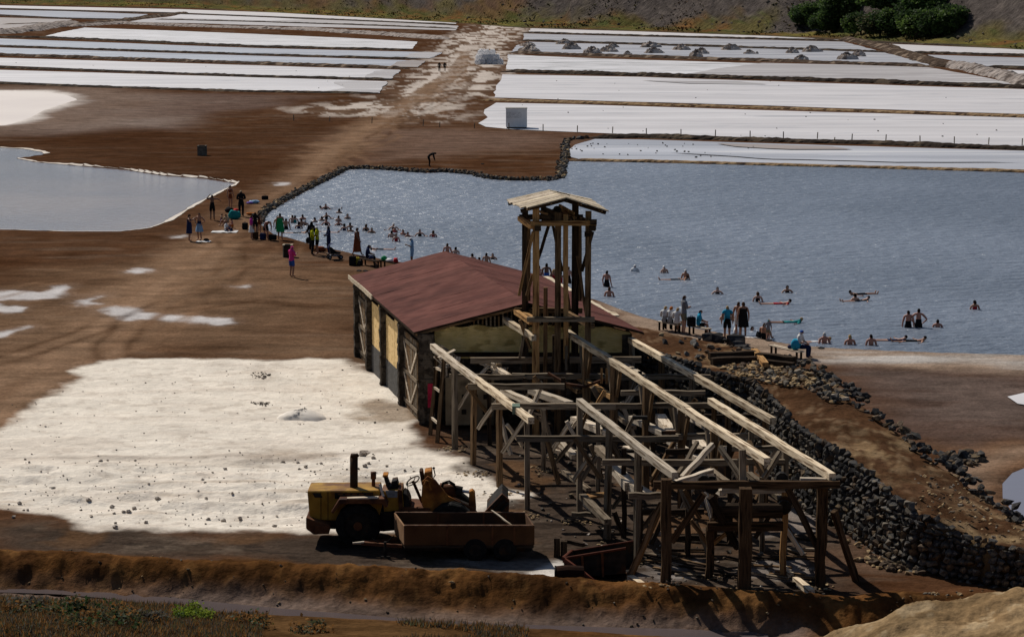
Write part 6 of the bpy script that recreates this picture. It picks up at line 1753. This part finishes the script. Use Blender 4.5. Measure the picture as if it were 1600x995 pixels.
def cloth(c):
    if c not in CLOTH: CLOTH[c] = noise_mat('cloth_%s' % c, tuple(x*.85 for x in PAL[c]), tuple(min(.95, x*1.12) for x in PAL[c]), 6, .85, bump=.15)
    return CLOTH[c]
PAL = dict(black=(.012,.012,.014), navy=(.018,.025,.07), white=(.70,.69,.68), pink=(.62,.05,.22), blue=(.03,.09,.33), lime=(.48,.50,.02), green=(.02,.27,.09), teal=(.02,.22,.22), aqua=(.03,.33,.52), orange=(.48,.15,.03), rust=(.17,.045,.018), grey=(.22,.22,.24), red=(.42,.025,.03), brown=(.06,.035,.02), paleblue=(.22,.36,.52), sand=(.42,.33,.22), violet=(.13,.08,.30), yellow=(.55,.40,.04), darkhair=(.016,.010,.007), brownhair=(.07,.035,.017), blond=(.38,.25,.11), greyhair=(.45,.43,.41), khaki=(.22,.19,.13), magenta=(.40,.03,.24))
def person(P0, posen, rz, label, skin='tan', wear=(), size=1.0, group=None, z=None):
    B_ = POSES[posen]
    zz = P0.z if z is None else z
    t = thing('person', label, 'person', (P0.x, P0.y, zz), rz, group)
    t.scale = (size*1.22, size*1.22, size*1.14)
    o = link('body', B_['me'], SKIN[skin], t)
    if B_['me'].materials: o.material_slots[0].link = 'OBJECT'; o.material_slots[0].material = SKIN[skin]
    for item, c in wear:
        if item in TESTS:
            tst, off = TESTS[item]; me = shell(B_, item, tst, off)
            if me is None: continue
            o = link('hair' if 'hair' in item else item, me, cloth(c), t)
            o.material_slots[0].link = 'OBJECT'; o.material_slots[0].material = cloth(c)
        elif item in ('skirt', 'wrap', 'robe'):
            z0, z1, r0, r1 = {'skirt': (1.0, .52, .155, .25), 'wrap': (1.36, .50, .17, .24), 'robe': (1.42, .25, .18, .30)}[item]
            m = MB(); n = 14; vs, fs = [], []
            for i in range(6):
                f = i/5
                for k in range(n):
                    a = 6.2832*k/n; r = (r0+(r1-r0)*f)*(1+(.05*math.sin(a*5+i) if i else 0)) * (.9 if 0 < f < .4 and item != 'skirt' else 1)
                    vs.append((math.cos(a)*r, math.sin(a)*r*.74, z0+(z1-z0)*f))
            for i in range(5):
                for k in range(n): fs.append((i*n+k, i*n+(k+1) % n, i*n+n+(k+1) % n, i*n+n+k))
            o = m.add(vs, fs).build(item, cloth(c), t, True)
        elif item == 'brim':
            h = B_['J']['head']; m = MB(); m.tube([(h[0], h[1]+.0, h[2]+.045), (h[0], h[1], h[2]+.06)], .16, 14); m.build('hat_brim', cloth(c), t)
        elif item == 'hood_scarf':
            pass
    return t
def face(u_from, u_to): return 0
# land: pixel, feet row
def land(u, v, *a, **k):
    p = P(u, v); p.z = gz(p.x, p.y); return person(p, *a, **k)
PI = math.pi
def H(c): return ('hair', c)
DK, BR, BL, GH = H('darkhair'), H('brownhair'), H('blond'), H('greyhair')
LD, LB, LBR = ('long_hair', 'darkhair'), ('long_hair', 'blond'), ('long_hair', 'brownhair')
# rz 0 faces the camera, pi faces the pool behind, +pi/2 faces right
gL = 'visitors on the shore by the pool'
land(296, 377, 'raised_f', PI/2, 'woman in a long blue wrap reaching up to the woman in a towel skirt', 'tan', (LD, ('wrap', 'navy'), ('cap', 'black')), 1.0)
land(312, 375, 'akimbo', -.5, 'person with bare shoulders and a pale blue towel skirt facing the woman in blue', 'tan', (DK, ('skirt', 'paleblue'), ('briefs', 'navy')), 1.03)
land(332, 344, 'towel_up', PI, 'man in dark shorts holding up a white towel near the left pond', 'brown', (DK, ('shorts', 'black')), 1.03)
land(360, 326, 'stand_f', .8, 'woman in an orange brown bikini standing behind the heap of clothes', 'tan', (LD, ('briefs', 'rust'), ('bra', 'rust')), 1.0)
land(377, 338, 'folded', .3, 'person all in black with a pale hat beside the teal bags', 'brown', (('cap', 'sand'), ('jacket', 'black'), ('trousers', 'black')), 1.08)
land(345, 347, 'sit_ground', PI*.5, 'child sitting on the ground left of the heap of clothes', 'tan', (DK, ('trunks', 'violet')), .7)
land(355, 352, 'sit_ground', -.6, 'person in a tan top crouching on the ground by the teal bags', 'tan', (BR, ('shirt', 'sand'), ('trunks', 'khaki')), .95)
land(352, 362, 'sit_ground', PI*.4, 'person in a white top sitting on a white towel', 'tan', (DK, ('shirt', 'white'), ('trousers', 'navy')), .8)
land(364, 356, 'sit_ground', -PI*.4, 'person with an orange cloth sitting just behind the white towel', 'red', (DK, ('trunks', 'orange')), .75)
land(393, 374, 'stand_f', PI*.6, 'woman in a magenta top and white skirt by the dark bags', 'tan', (DK, ('shirt', 'magenta'), ('skirt', 'white')), .9)
land(399, 366, 'folded', PI, 'man in a dark top standing behind the woman in magenta', 'brown', (DK, ('shirt', 'black'), ('shorts', 'black')), .85)
land(405, 364, 'stand_f', PI*.9, 'woman in a dark red swimsuit beside the bending man', 'tan', (LD, ('swimsuit', 'rust')), .75)
land(416, 375, 'bend', PI*.15, 'bare backed man in black shorts bending over the bags', 'red', (DK, ('shorts', 'black')), .98)
land(438, 375, 'stand_f', PI, 'woman wrapped in a bright green towel beside the black case', 'tan', (DK, ('wrap', 'green')), 1.0)
land(456, 433, 'phone', PI*.75, 'woman in a pink tee and blue shorts walking past the square bin', 'tan', (('cap', 'pink'), ('shirt', 'pink'), ('shorts', 'blue')), 1.02)
land(488, 399, 'folded', PI*.55, 'person in a lime yellow tee and black trousers, left of the other lime tee', 'brown', (DK, ('shirt', 'lime'), ('trousers', 'black')), 1.0)
land(496, 398, 'folded', -PI*.55, 'person in a lime yellow tee, white cap and black shorts', 'tan', (('cap', 'white'), ('shirt', 'lime'), ('shorts', 'black')), 1.0)
land(487, 391, 'stand', PI*.8, 'man in a black top standing behind the two lime tees', 'dark', (DK, ('shirt', 'black'), ('trousers', 'black')), 1.05)
land(514, 398, 'folded', -PI*.4, 'woman in dark clothes standing behind the stroller', 'brown', (LD, ('jacket', 'navy'), ('trousers', 'navy')), 1.0)
land(558, 400, 'stride', PI*.45, 'person in a long rust brown robe walking along the water edge', 'brown', (DK, ('robe', 'rust')), 1.0)
land(573, 414, 'sit', PI*.5, 'person in a navy top seated on the dark bench by the packs', 'brown', (DK, ('shirt', 'navy'), ('trousers', 'black')), .95)
land(644, 417, 'phone', -PI*.45, 'man in pale blue with a white cap holding a phone above the hut roof', 'brown', (('cap', 'white'), ('shirt', 'paleblue'), ('shorts', 'paleblue')), 1.0)
land(671, 261, 'bend', PI*.5, 'person in black bending down on the stone lining of the pool', 'dark', (DK, ('jacket', 'black'), ('trousers', 'black')), 1.0)
land(686.5, 112, 'stride', PI, 'left one of two distant walkers in dark clothes on the road', 'brown', (DK, ('jacket', 'black'), ('trousers', 'black')), 1.0)
land(695, 112, 'stride', PI, 'right one of two distant walkers in dark clothes on the road', 'brown', (DK, ('jacket', 'black'), ('shorts', 'black')), 1.0)
# right shore
bx = [P(1038, 518), P(1047, 519), P(1057, 521)]
for p, pose_, lab, wr in ((bx[0], 'sit_f', 'blond person in a white tee at the left end of the long bench', (BL, ('shirt', 'white'), ('trousers', 'black'))), (bx[1], 'sit_f', 'woman with auburn hair in the middle of the long bench', (('long_hair', 'orange'), ('shirt', 'white'), ('trousers', 'black'))), (bx[2], 'sit', 'person in a white top and khaki shorts at the right end of the long bench', (BL, ('shirt', 'white'), ('shorts', 'khaki')))):
    person(p, pose_, PI*.85, lab, 'tan', wr, .98, z=gz(p.x, p.y))
land(1068, 522, 'folded', PI*.6, 'man in a pale grey shirt and shorts standing by the long bench', 'fair', (BR, ('shirt', 'grey'), ('shorts', 'khaki')), 1.06)
land(1090, 523, 'sit', PI*.45, 'person in an aqua shirt leaning forward on the low bench with a black pack', 'tan', (DK, ('shirt', 'aqua'), ('shorts', 'black')), .95)
land(1136, 532, 'stand', PI, 'person in an aqua vest and black shorts standing among the dark rocks', 'tan', (BL, ('vest', 'aqua'), ('shorts', 'black')), .95)
land(1153, 520, 'stand', PI*.8, 'man with bare shoulders holding a white bag beside the woman in black', 'tan', (BR, ('shorts', 'white')), .98)
land(1161, 522, 'stand_f', PI, 'woman in a black dress standing at the water edge', 'tan', (LBR, ('wrap', 'black')), .98)
land(1192, 528, 'sit_ground', PI*.8, 'child sitting at the water edge beside the child in a teal hat', 'tan', (BR, ('trunks', 'black')), .95)
land(1200, 531, 'stand', PI*.9, 'small child in a teal hat and grey top at the water edge', 'fair', (('cap', 'teal'), ('shirt', 'grey'), ('shorts', 'khaki')), .55)
land(1247, 559, 'sit', PI*.35, 'person with a bright blue hood seated on the plank bench by the embankment', 'tan', (('cap', 'blue'), ('shirt', 'white'), ('trousers', 'navy')), 1.0)
# bathers
WZ = -.07
def water(u, v, h, posen, rz, label, skin='tan', wear=(DK,), size=1.0):
    """u, v: where the body meets the water; h: metres of body above it"""
    p = P(u, v, WZ)
    if posen.startswith('float'): z = WZ + h
    else: z = WZ - (1.66*1.14*size - h)
    return person(p, posen, rz, label, skin, wear, size, None, z)
SW = (('swimsuit', 'black'),)
RB = random.Random(12)
bath = [
 (509,327,.45,'wade',0,'dark haired bather with feet floating out to the left, farthest back in the left group'), (530,333,.35,'stand',1,'lone dark head farthest right at the back of the left group'), (543,342,.4,'stand_f',.5,'dark haired bather to the right of the left group, shoulders wet'),
 (510,342,.5,'wade',.3,'bather with arms spread in the middle of the left group'), (503,345,.35,'stand',2,'bather just left of the one with spread arms'), (492,347,.35,'stand_f',1.2,'bather turned sideways, left of the middle of the left group'), (473,343,.4,'stand',-.8,'bather with one arm out behind the couple nearest the green towel'),
 (457,348,.6,'stand',PI,'left one of two bathers close together right of the green towel'), (461,348,.55,'stand_f',PI,'right one of two bathers close together right of the green towel'), (471,352,.5,'stand',PI,'bather in the middle of the trio in front of the close couple'), (467,357,.5,'stand_f',.5,'foremost bather of the trio in front of the close couple'), (477,352,.4,'stand',PI,'grey headed bather at the right of the trio'),
 (510,352,.5,'wade',-.4,'bather in front of the one with spread arms'), (529,346,.45,'stand',.4,'rear one of two bathers in line, right of the left group'), (529,352,.4,'wade',.4,'front one of two bathers in line, right of the left group'), (538,360,.5,'stand_f',.2,'pale bather left of a pair near the black clad woman'), (547,355,.35,'stand',-.4,'rear right bather of the threesome near the black clad woman'), (548,362,.35,'stand',.8,'front right bather of the threesome near the black clad woman'),
 (572,361,.5,'stand_f',.3,'left bather of a pair apart in open water'), (581,364,.4,'wade',-.5,'right bather of a pair apart in open water'), (447,358,.8,'stand',PI,'bather standing waist deep right beside the green towel'), (434,358,1.0,'stand',.4,'bather standing at the water edge behind the green towel'),
 (615,359,.5,'wade',.2,'rearmost bather of a cluster of four, in a white cap'), (617,363,.45,'stand_f',1,'bather just in front of the white cap in the cluster of four'), (612,371,.5,'stand',PI,'left bather in the cluster of four'), (619,377,.55,'stand_f',.5,'foremost bather in the cluster of four'),
 (630,367,.4,'stand',-.6,'left one of a close pair right of the cluster of four'), (637,370,.35,'stand_f',.6,'right one of a close pair right of the cluster of four'), (656,369,.5,'wade',.1,'bather with arms out sideways, alone right of the close pair'), (677,370,.45,'stand_f',.8,'bather farthest right of those beyond the hut roof, facing right'),
 (699,395,.65,'stand',PI,'bather standing behind the hut ridge, rear one of two'), (700,404,.5,'stand_f',PI,'bather cut off by the hut ridge, front one of two'), (712,396,.45,'stand',.5,'dark haired bather just right of the hut ridge'), (738,408,.5,'stand_f',PI,'fair bather in the group above the roof slope, in the middle'), (749,411,.4,'stand',.3,'bather behind the fair one in the group above the roof slope'),
 (760,413,.75,'stand',PI,'bather standing chest high above the roof slope'), (770,405,.4,'wade',-.5,'bather with an arm out at the right of the roof slope group'), (750,418,.4,'stand_f',1,'bather bent low next to the one standing chest high'), (762,421,.5,'stand',2,'large dark bather nearest to the roof slope'), (724,410,.3,'stand',1,'small dark head left in the roof slope group'), (729,411,.3,'stand_f',1,'second small head left in the roof slope group'), (715,406,.25,'stand_f',1,'pale head just beyond the hut roof near the ridge'),
 (797,430,.45,'stand',.6,'left of two bathers at the roof edge left of the tower'), (807,431,.4,'stand_f',.8,'right of two bathers at the roof edge left of the tower'), (824,436,.5,'stand',0,'bather in a yellow top seen through the left tower legs'), (842,440,1.0,'stand',PI,'bather standing knee deep left of the blue shorts in the tower gap'), (854,446,1.36,'stand',PI,'man in bright blue shorts seen through the tower'), (865,445,.95,'stand_f',PI*.8,'blond woman right of the blue shorts in the tower gap'), (888,442,1.0,'stand',PI,'bather seen between the inner tower posts'), (876,445,.8,'stand_f',1,'bather half hidden by the inner tower post'),
 (948,448,.98,'stand',0,'man in dark trunks standing waist deep right of the tower'), (952,463,.55,'stand',PI,'bather sitting low in front of the waist deep man'), (992,424,.42,'stand_f',.5,'bather in a white top and cap, alone right of the tower'), (1038,426,.45,'stand',.4,'dark haired bather to the left of the white capped floater'), (1071,436,.6,'stand',.5,'bather in a white cap with feet floating out to the left'), (1121,459,.42,'wade',.2,'bather with arms spread left of the middle of the open pool'),
 (1184,471,.55,'stand_f',PI,'bather with wet dark hair showing pale shoulders in mid pool'), (1230,457,.42,'wade',0,'bather with both arms stretched out flat in mid pool'), (1132,499,.45,'stand',.3,'left one of two bathers talking near the couple on shore'), (1140,500,.42,'stand',-.3,'right one of two bathers talking near the couple on shore'), (1175,516,.2,'stand_f',1,'swimmer with only a fair head showing near the seated child'),
 (1288,536,.55,'stand',PI,'white haired bather sitting in the shallows nearest to the bench'), (1328,538,.5,'stand',PI,'blond bather in the shallows, second from the plank bench'), (1361,539,.55,'stand',PI,'dark haired bather in the shallows, third from the plank bench'), (1419,511,.9,'stand',PI,'left of two men standing waist deep, arms down'), (1435,511,1.0,'akimbo',PI,'right of two men standing waist deep, hand on hip'), (1465,511,.42,'stand',.3,'bather in the water right of the two waist deep men'), (1523,483,.5,'stand_f',PI,'lone woman in the water farthest to the right'), (1336,470,.42,'stand',-1,'dark haired bather with feet up in the far right middle')]
for (u, v, h, ps, rz, lab) in bath:
    sk = RB.choice(('fair', 'tan', 'tan', 'red', 'fair')); hair = RB.choice((DK, DK, DK, LD, BR)); wr = [hair]
    if ps == 'stand_f': wr = [RB.choice((LD, LD, LBR)), ('swimsuit', RB.choice(('black', 'navy', 'red', 'teal')))]
    elif ps == 'wade': wr += [('swimsuit', 'black')]
    else: wr += [('trunks', 'black')]
    if 'white cap' in lab: wr[0] = ('cap', 'white')
    if 'white top' in lab: wr = [('cap', 'white'), ('shirt', 'white')]
    if 'blond' in lab: wr[0] = BL if ps == 'stand' else LB
    if 'fair' in lab: sk = 'fair'
    if 'white haired' in lab or 'grey headed' in lab: wr[0] = GH
    if 'yellow top' in lab: wr.append(('shirt', 'yellow'))
    if 'blue shorts' in lab and 'man in' in lab: wr = [DK, ('shorts', 'blue')]; sk = 'brown'
    if 'men standing' in lab or 'dark trunks' in lab: wr = [DK, ('shorts', 'black')]; sk = 'red'
    if 'nearest to the bench' in lab or 'from the plank' in lab: sk = 'red'
    if ps != 'wade' and RB.random() < .55: rz = PI + RB.uniform(-.5, .5)
    water(u, v, h, ps, rz + RB.uniform(-.2, .2), lab, sk, tuple(wr), RB.uniform(.95, 1.04))
for (u, v, h, ps, rz, lab, sk, wr) in ((465,364,.02,'float',-PI/2,'bather floating flat with head towards the green towel','tan',(DK, ('trunks', 'black'))), (508,363,.02,'float_f',PI/2-.2,'bather floating flat behind the lime tees','fair',(LD, ('swimsuit', 'white'))), (594,390,.04,'float_f',PI/2,'fair bather floating just off the shore right of the robed walker','fair',(LBR, ('briefs', 'black'), ('bra', 'black'))),
        (514,326,.0,'float',-PI/2+PI,'floater with a dark foot up at the back of the left group','brown',(DK, ('trunks', 'black'))), (1056,437,.02,'float',-PI/2,'floater with feet up beneath the white capped bather','tan',(DK, ('trunks', 'black'))), (1215,475,.05,'float_f',-PI/2,'fair woman in a red bikini floating with feet to the left in mid pool','fair',(LD, ('briefs', 'red'), ('bra', 'red'))),
        (1232,504,.05,'float',-PI/2,'bather in a teal shirt floating with feet to the left','tan',(BL, ('shirt', 'teal'), ('trunks', 'black'))), (1394,532,.05,'float_f',-PI/2,'pale bather floating on the back near the right shore','fair',(DK, ('briefs', 'navy'), ('bra', 'navy'))), (1424,533,.04,'float',-PI/2,'bather floating near the right shore, right one of two','tan',(DK, ('trunks', 'black'))), (1340,470,.03,'float_f',-PI/2+.3,'floater with pale legs beside the dark haired bather in the far right middle','fair',(DK, ('briefs', 'black'), ('bra', 'black'))),
        (1345,460,.05,'float',PI/2+.3,'floater behind the pale legs in the far right middle','tan',(DK, ('trunks', 'black'))), (1275,534,.02,'float_f',-PI/2,'floater with pale legs left of the white haired bather','fair',(BL, ('swimsuit', 'white')))):
    p = P(u, v, WZ); person(p, ps, rz, lab, sk, wr, .97, None, WZ + h - .075)

# ---------------------------------------------------------------- belongings on the shore
def lump(name, u, v, w, d, h, mat, label, cat, seed=1, z=None, parts=()):
    p = P(u, v); rr_ = random.Random(seed*7+3); bm = bmesh.new(); bmesh.ops.create_icosphere(bm, subdivisions=2, radius=1)
    for vtx in bm.verts:
        c = vtx.co; k = rr_.uniform(.8, 1.12); vtx.co = (c.x*w*.5*k, c.y*d*.5*k, max(0, c.z*.6+.4)*h*k)
    me = bpy.data.meshes.new(name); bm.to_mesh(me); bm.free()
    for q in me.polygons: q.use_smooth = True
    return tag(link(name, me, mat, None, (p.x, p.y, gz(p.x, p.y) if z is None else z)), label, cat)
def pack(u, v, c, label, w=.42, h=.5, cat='backpack', z=None):
    p = P(u, v); t = thing('backpack', label, cat, (p.x, p.y, gz(p.x, p.y) if z is None else z), R.uniform(-.5, .5))
    m = MB(); m.box((-w/2, -.14, 0), (w/2, .14, h)); m.build('bag', cloth(c), t, bevel=.05)
    m = MB(); m.box((-w*.38, -.22, .05), (w*.38, -.142, h*.55)); m.build('front_pocket', cloth(c), t, bevel=.03)
    m = MB(); m.tube([(-.1, 0, h-.02), (-.05, 0, h+.06), (.05, 0, h+.06), (.1, 0, h-.02)], .015, 6); m.build('handle', cloth('black'), t)
    return t
def towel(u, v, w, d, c, label, z=.03, rz=0):
    p = P(u, v); n = 8; vs, fs = [], []
    for i in range(n+1):
        for j in range(n+1): vs.append((w*(i/n-.5)+R.uniform(-.02, .02), d*(j/n-.5)+R.uniform(-.02, .02), R.uniform(0, .05)))
    for i in range(n):
        for j in range(n): q = i*(n+1)+j; fs.append((q, q+n+1, q+n+2, q+1))
    return tag(link('towel', mesh_from(vs, fs), cloth(c), None, (p.x, p.y, gz(p.x, p.y)+z), (0, 0, rz)), label, 'towel')
towel(351, 363, 1.9, 1.2, 'white', 'white towel spread under the person in the white top')
towel(318, 378, 1.0, .8, 'white', 'small white towel by the feet of the two women talking'); lump('clothes_pile', 322, 377, .45, .4, .22, cloth('black'), 'small black bundle lying on the towel by the two women', 'bundle', 3)
lump('clothes_pile', 366, 342, 1.0, .8, .75, cloth('teal'), 'big heap of teal bags and clothes behind the seated people', 'clothes', 4); lump('clothes_pile', 358, 332, .8, .6, .45, cloth('black'), 'dark bundle behind the teal heap', 'clothes', 5); lump('clothes_pile', 369, 333, .5, .4, .35, cloth('red'), 'small red bundle on top of the far side of the teal heap', 'clothes', 6)
lump('clothes_pile', 397, 318, .95, .7, .32, cloth('paleblue'), 'pale blue bundle of towels above the stone lining', 'bundle', 7); lump('clothes_pile', 391, 318.5, .7, .5, .2, cloth('violet'), 'violet edge of the towel bundle above the stone lining', 'bundle', 8); pack(414, 312, 'black', 'black bag left beside the pale blue towel bundle', .55, .32, 'bag')
pack(383, 358, 'black', 'black pack on the ground left of the woman in magenta'); pack(399, 373, 'brown', 'brown bag on the ground between the woman in magenta and the bending man'); pack(411, 375, 'navy', 'navy bag in front of the bending man'); lump('clothes_pile', 393, 336, .8, .5, .25, cloth('orange'), 'orange towel bundled by the pool corner', 'towel', 9)
cs = P(426, 376); case = thing('suitcase', 'big black case standing between the bending man and the green towel', 'case', (cs.x, cs.y, gz(cs.x, cs.y)))
m = MB(); m.box((-.28, -.2, .04), (.28, .2, .42)); m.build('case_shell', cloth('black'), case, bevel=.04); m = MB(); m.tube([(-.15, -.21, .3), (-.1, -.26, .3), (.1, -.26, .3), (.15, -.21, .3)], .015, 6); m.build('handle', STEEL, case)
def stroller(u, v, rz, label):
    p = P(u, v); t = thing('stroller', label, 'stroller', (p.x, p.y, gz(p.x, p.y)), rz)
    for x in (-.38, .38):
        for y in (-.24, .24):
            m = MB(); m.tube([(x, y-.025, .14), (x, y+.025, .14)], .14, 16); w_ = m.build('wheel', RUBBER, t); m = MB(); m.tube([(x, y-.03, .14), (x, y+.03, .14)], .07, 10); m.build('hub', cloth('grey'), w_)
    m = MB()
    for y in (-.24, .24): m.tube([(.38, y, .14), (-.05, y, .55), (-.55, y, 1.02)], .018, 6); m.tube([(-.38, y, .14), (.05, y, .5)], .018, 6)
    m.tube([(-.55, -.24, 1.02), (-.55, .24, 1.02)], .02, 6); m.build('frame', STEEL, t)
    m = MB(); m.prism([(-.3, .35), (.35, .35), (.4, .45), (.1, .5), (-.22, .8), (-.32, .78)], (1, 0, 0), (0, 0, 1), (0, -.2, 0), (0, .4, 0)); m.build('seat', cloth('black'), t, bevel=.02)
    m = MB(); vs, fs = [], []
    for i in range(7):
        a = math.pi*.95 - i*math.pi*.6/6
        for y in (-.22, .22): vs.append((-.12+.36*math.cos(a), y, .68+.36*math.sin(a)))
        if i: k = 2*i; fs.append((k-2, k-1, k+1, k))
    m.add(vs, fs).build('canopy', cloth('navy'), t); m = MB(); m.box((-.3, -.2, .2), (.3, .2, .3)); m.build('basket', cloth('grey'), t, bevel=.02)
stroller(523, 405, .3, 'dark baby stroller with a navy hood standing in front of the woman in dark clothes')
def bench(u0, v0, u1, v1, label, hgt=.45, w=.38, mat=None, legs=2):
    a, b = P(u0, v0), P(u1, v1); mat = mat or W_PALE
    za = gz(a.x, a.y); t = thing('bench', label, 'bench', (a.x, a.y, za))
    a = a.copy(); b = b.copy(); a.z = b.z = za + hgt
    for k in range(3):
        d = (b-a).normalized(); s = Vector((-d.y, d.x, 0))*(k-1)*w/3; timber(t, 'slat', a+s, b+s, w/3-.015, .05, mat)
    for k in range(legs+0):
        f_ = .08 + .84*k/max(1, legs-1); q = a.lerp(b, f_); s = Vector((-(b-a).normalized().y, (b-a).normalized().x, 0))
        for sg in (-1, 1):
            m = MB(t.location); m.box((q.x+s.x*sg*w*.35-.05, q.y+s.y*sg*w*.35-.05, za-.05), (q.x+s.x*sg*w*.35+.05, q.y+s.y*sg*w*.35+.05, za+hgt-.028)); m.build('leg', W_DARK, t)
    return t
bench(1031, 515, 1061, 521, 'long bench with three people seated on it by the beach'); bench(1078, 522, 1108, 528, 'low plank bench under the person in the aqua shirt'); bench(1205, 552, 1252, 563, 'pale plank bench under the person with the blue hood', .42)
bench(566, 414, 590, 419, 'dark bench under the person in the navy top', .42, .4, W_DARK); bench(596, 417, 624, 423, 'dark bench loaded with towels left of the hut roof', .42, .4, W_DARK)
pack(551, 415, 'black', 'tall black pack leaning by the yellow bag', .45, .62); pack(557, 414, 'yellow', 'yellow bag next to the tall black pack', .42, .5, 'bag'); pack(563, 415, 'black', 'small black bag between the yellow bag and the dark bench', .3, .35, 'bag')
zb_ = .47
lump('clothes_pile', 600, 418, .4, .3, .28, cloth('green'), 'green bag on the left end of the loaded bench', 'bag', 11, zb_); lump('clothes_pile', 609, 420, .5, .35, .2, cloth('white'), 'white towels heaped in the middle of the loaded bench', 'towels', 12, zb_); lump('clothes_pile', 618.5, 421.5, .36, .3, .32, cloth('red'), 'red bag on the right end of the loaded bench', 'bag', 13, zb_); lump('clothes_pile', 580, 416, .4, .3, .22, cloth('navy'), 'navy bundle on the right end of the dark bench', 'bundle', 14, zb_)
pack(1080, 524, 'black', 'black pack on the low bench beside the aqua shirt', .45, .5, 'backpack', .47); lump('clothes_pile', 1235, 558, .35, .3, .18, cloth('navy'), 'navy bundle on the plank bench left of the blue hood', 'bundle', 15, .45); lump('clothes_pile', 1243, 560, .5, .4, .55, cloth('aqua'), 'aqua towel draped behind the person with the blue hood', 'towel', 16, .45)
lump('clothes_pile', 1150, 518, .3, .2, .55, cloth('white'), 'white bag held low beside the bare shouldered man', 'bag', 17); towel(1178, 527, 1.0, .5, 'white', 'white towel on the sand beside the seated child'); lump('clothes_pile', 1187, 527, .45, .4, .45, cloth('black'), 'black bag beside the seated child', 'bag', 18)
lump('clothes_pile', 501, 392, .8, .5, .35, cloth('rust'), 'rust coloured bags behind the lime tees', 'bags', 19); lump('clothes_pile', 481, 378, .3, .3, .5, cloth('black'), 'black bag hanging beside the man behind the lime tees', 'bag', 20)
lump('towel_bundle', 326, 318, .3, .2, .55, cloth('white'), 'white towel hanging from the hand of the man near the left pond', 'towel', 21, .95) if False else None
for (u, v, lab) in ((561, 424, 'left one of two small dark rocks on the ground before the loaded bench'), (571, 424.5, 'right one of two small dark rocks on the ground before the loaded bench'), (754, 257, 'dark rock alone on the brown flat beyond the pool'), (1201, 533, 'pair of sandals left in front of the teal hat child'), (1283, 545, 'left shoe heap at the water edge by the white haired bather')):
    p = P(u, v); o = link('small_rock' if 'rock' in lab else 'sandals', ROCKS[2][2], (), None, (p.x, p.y, gz(p.x, p.y)+.05)); o.scale = (.4, .25, .16); tag(o, lab, 'rock' if 'rock' in lab else 'footwear')
for (u, v, s) in ((1108,536,.9),(1116,538,1.0),(1122,535,.7),(1148,540,1.0),(1153,545,.7),(1160,549,.7),(1140,537,.6),(1170,552,.6)):
    p = P(u, v, 2.0 if u > 1e9 else 0); o = link('beach_boulder', ROCKS[2][int(u) % 5], (), None, (p.x, p.y, .25*s)); o.scale = (s*1.3, s, s*.9); tag(o, 'rough black boulder on the beach behind the embankment head', 'boulder', 'black boulders by the beach')
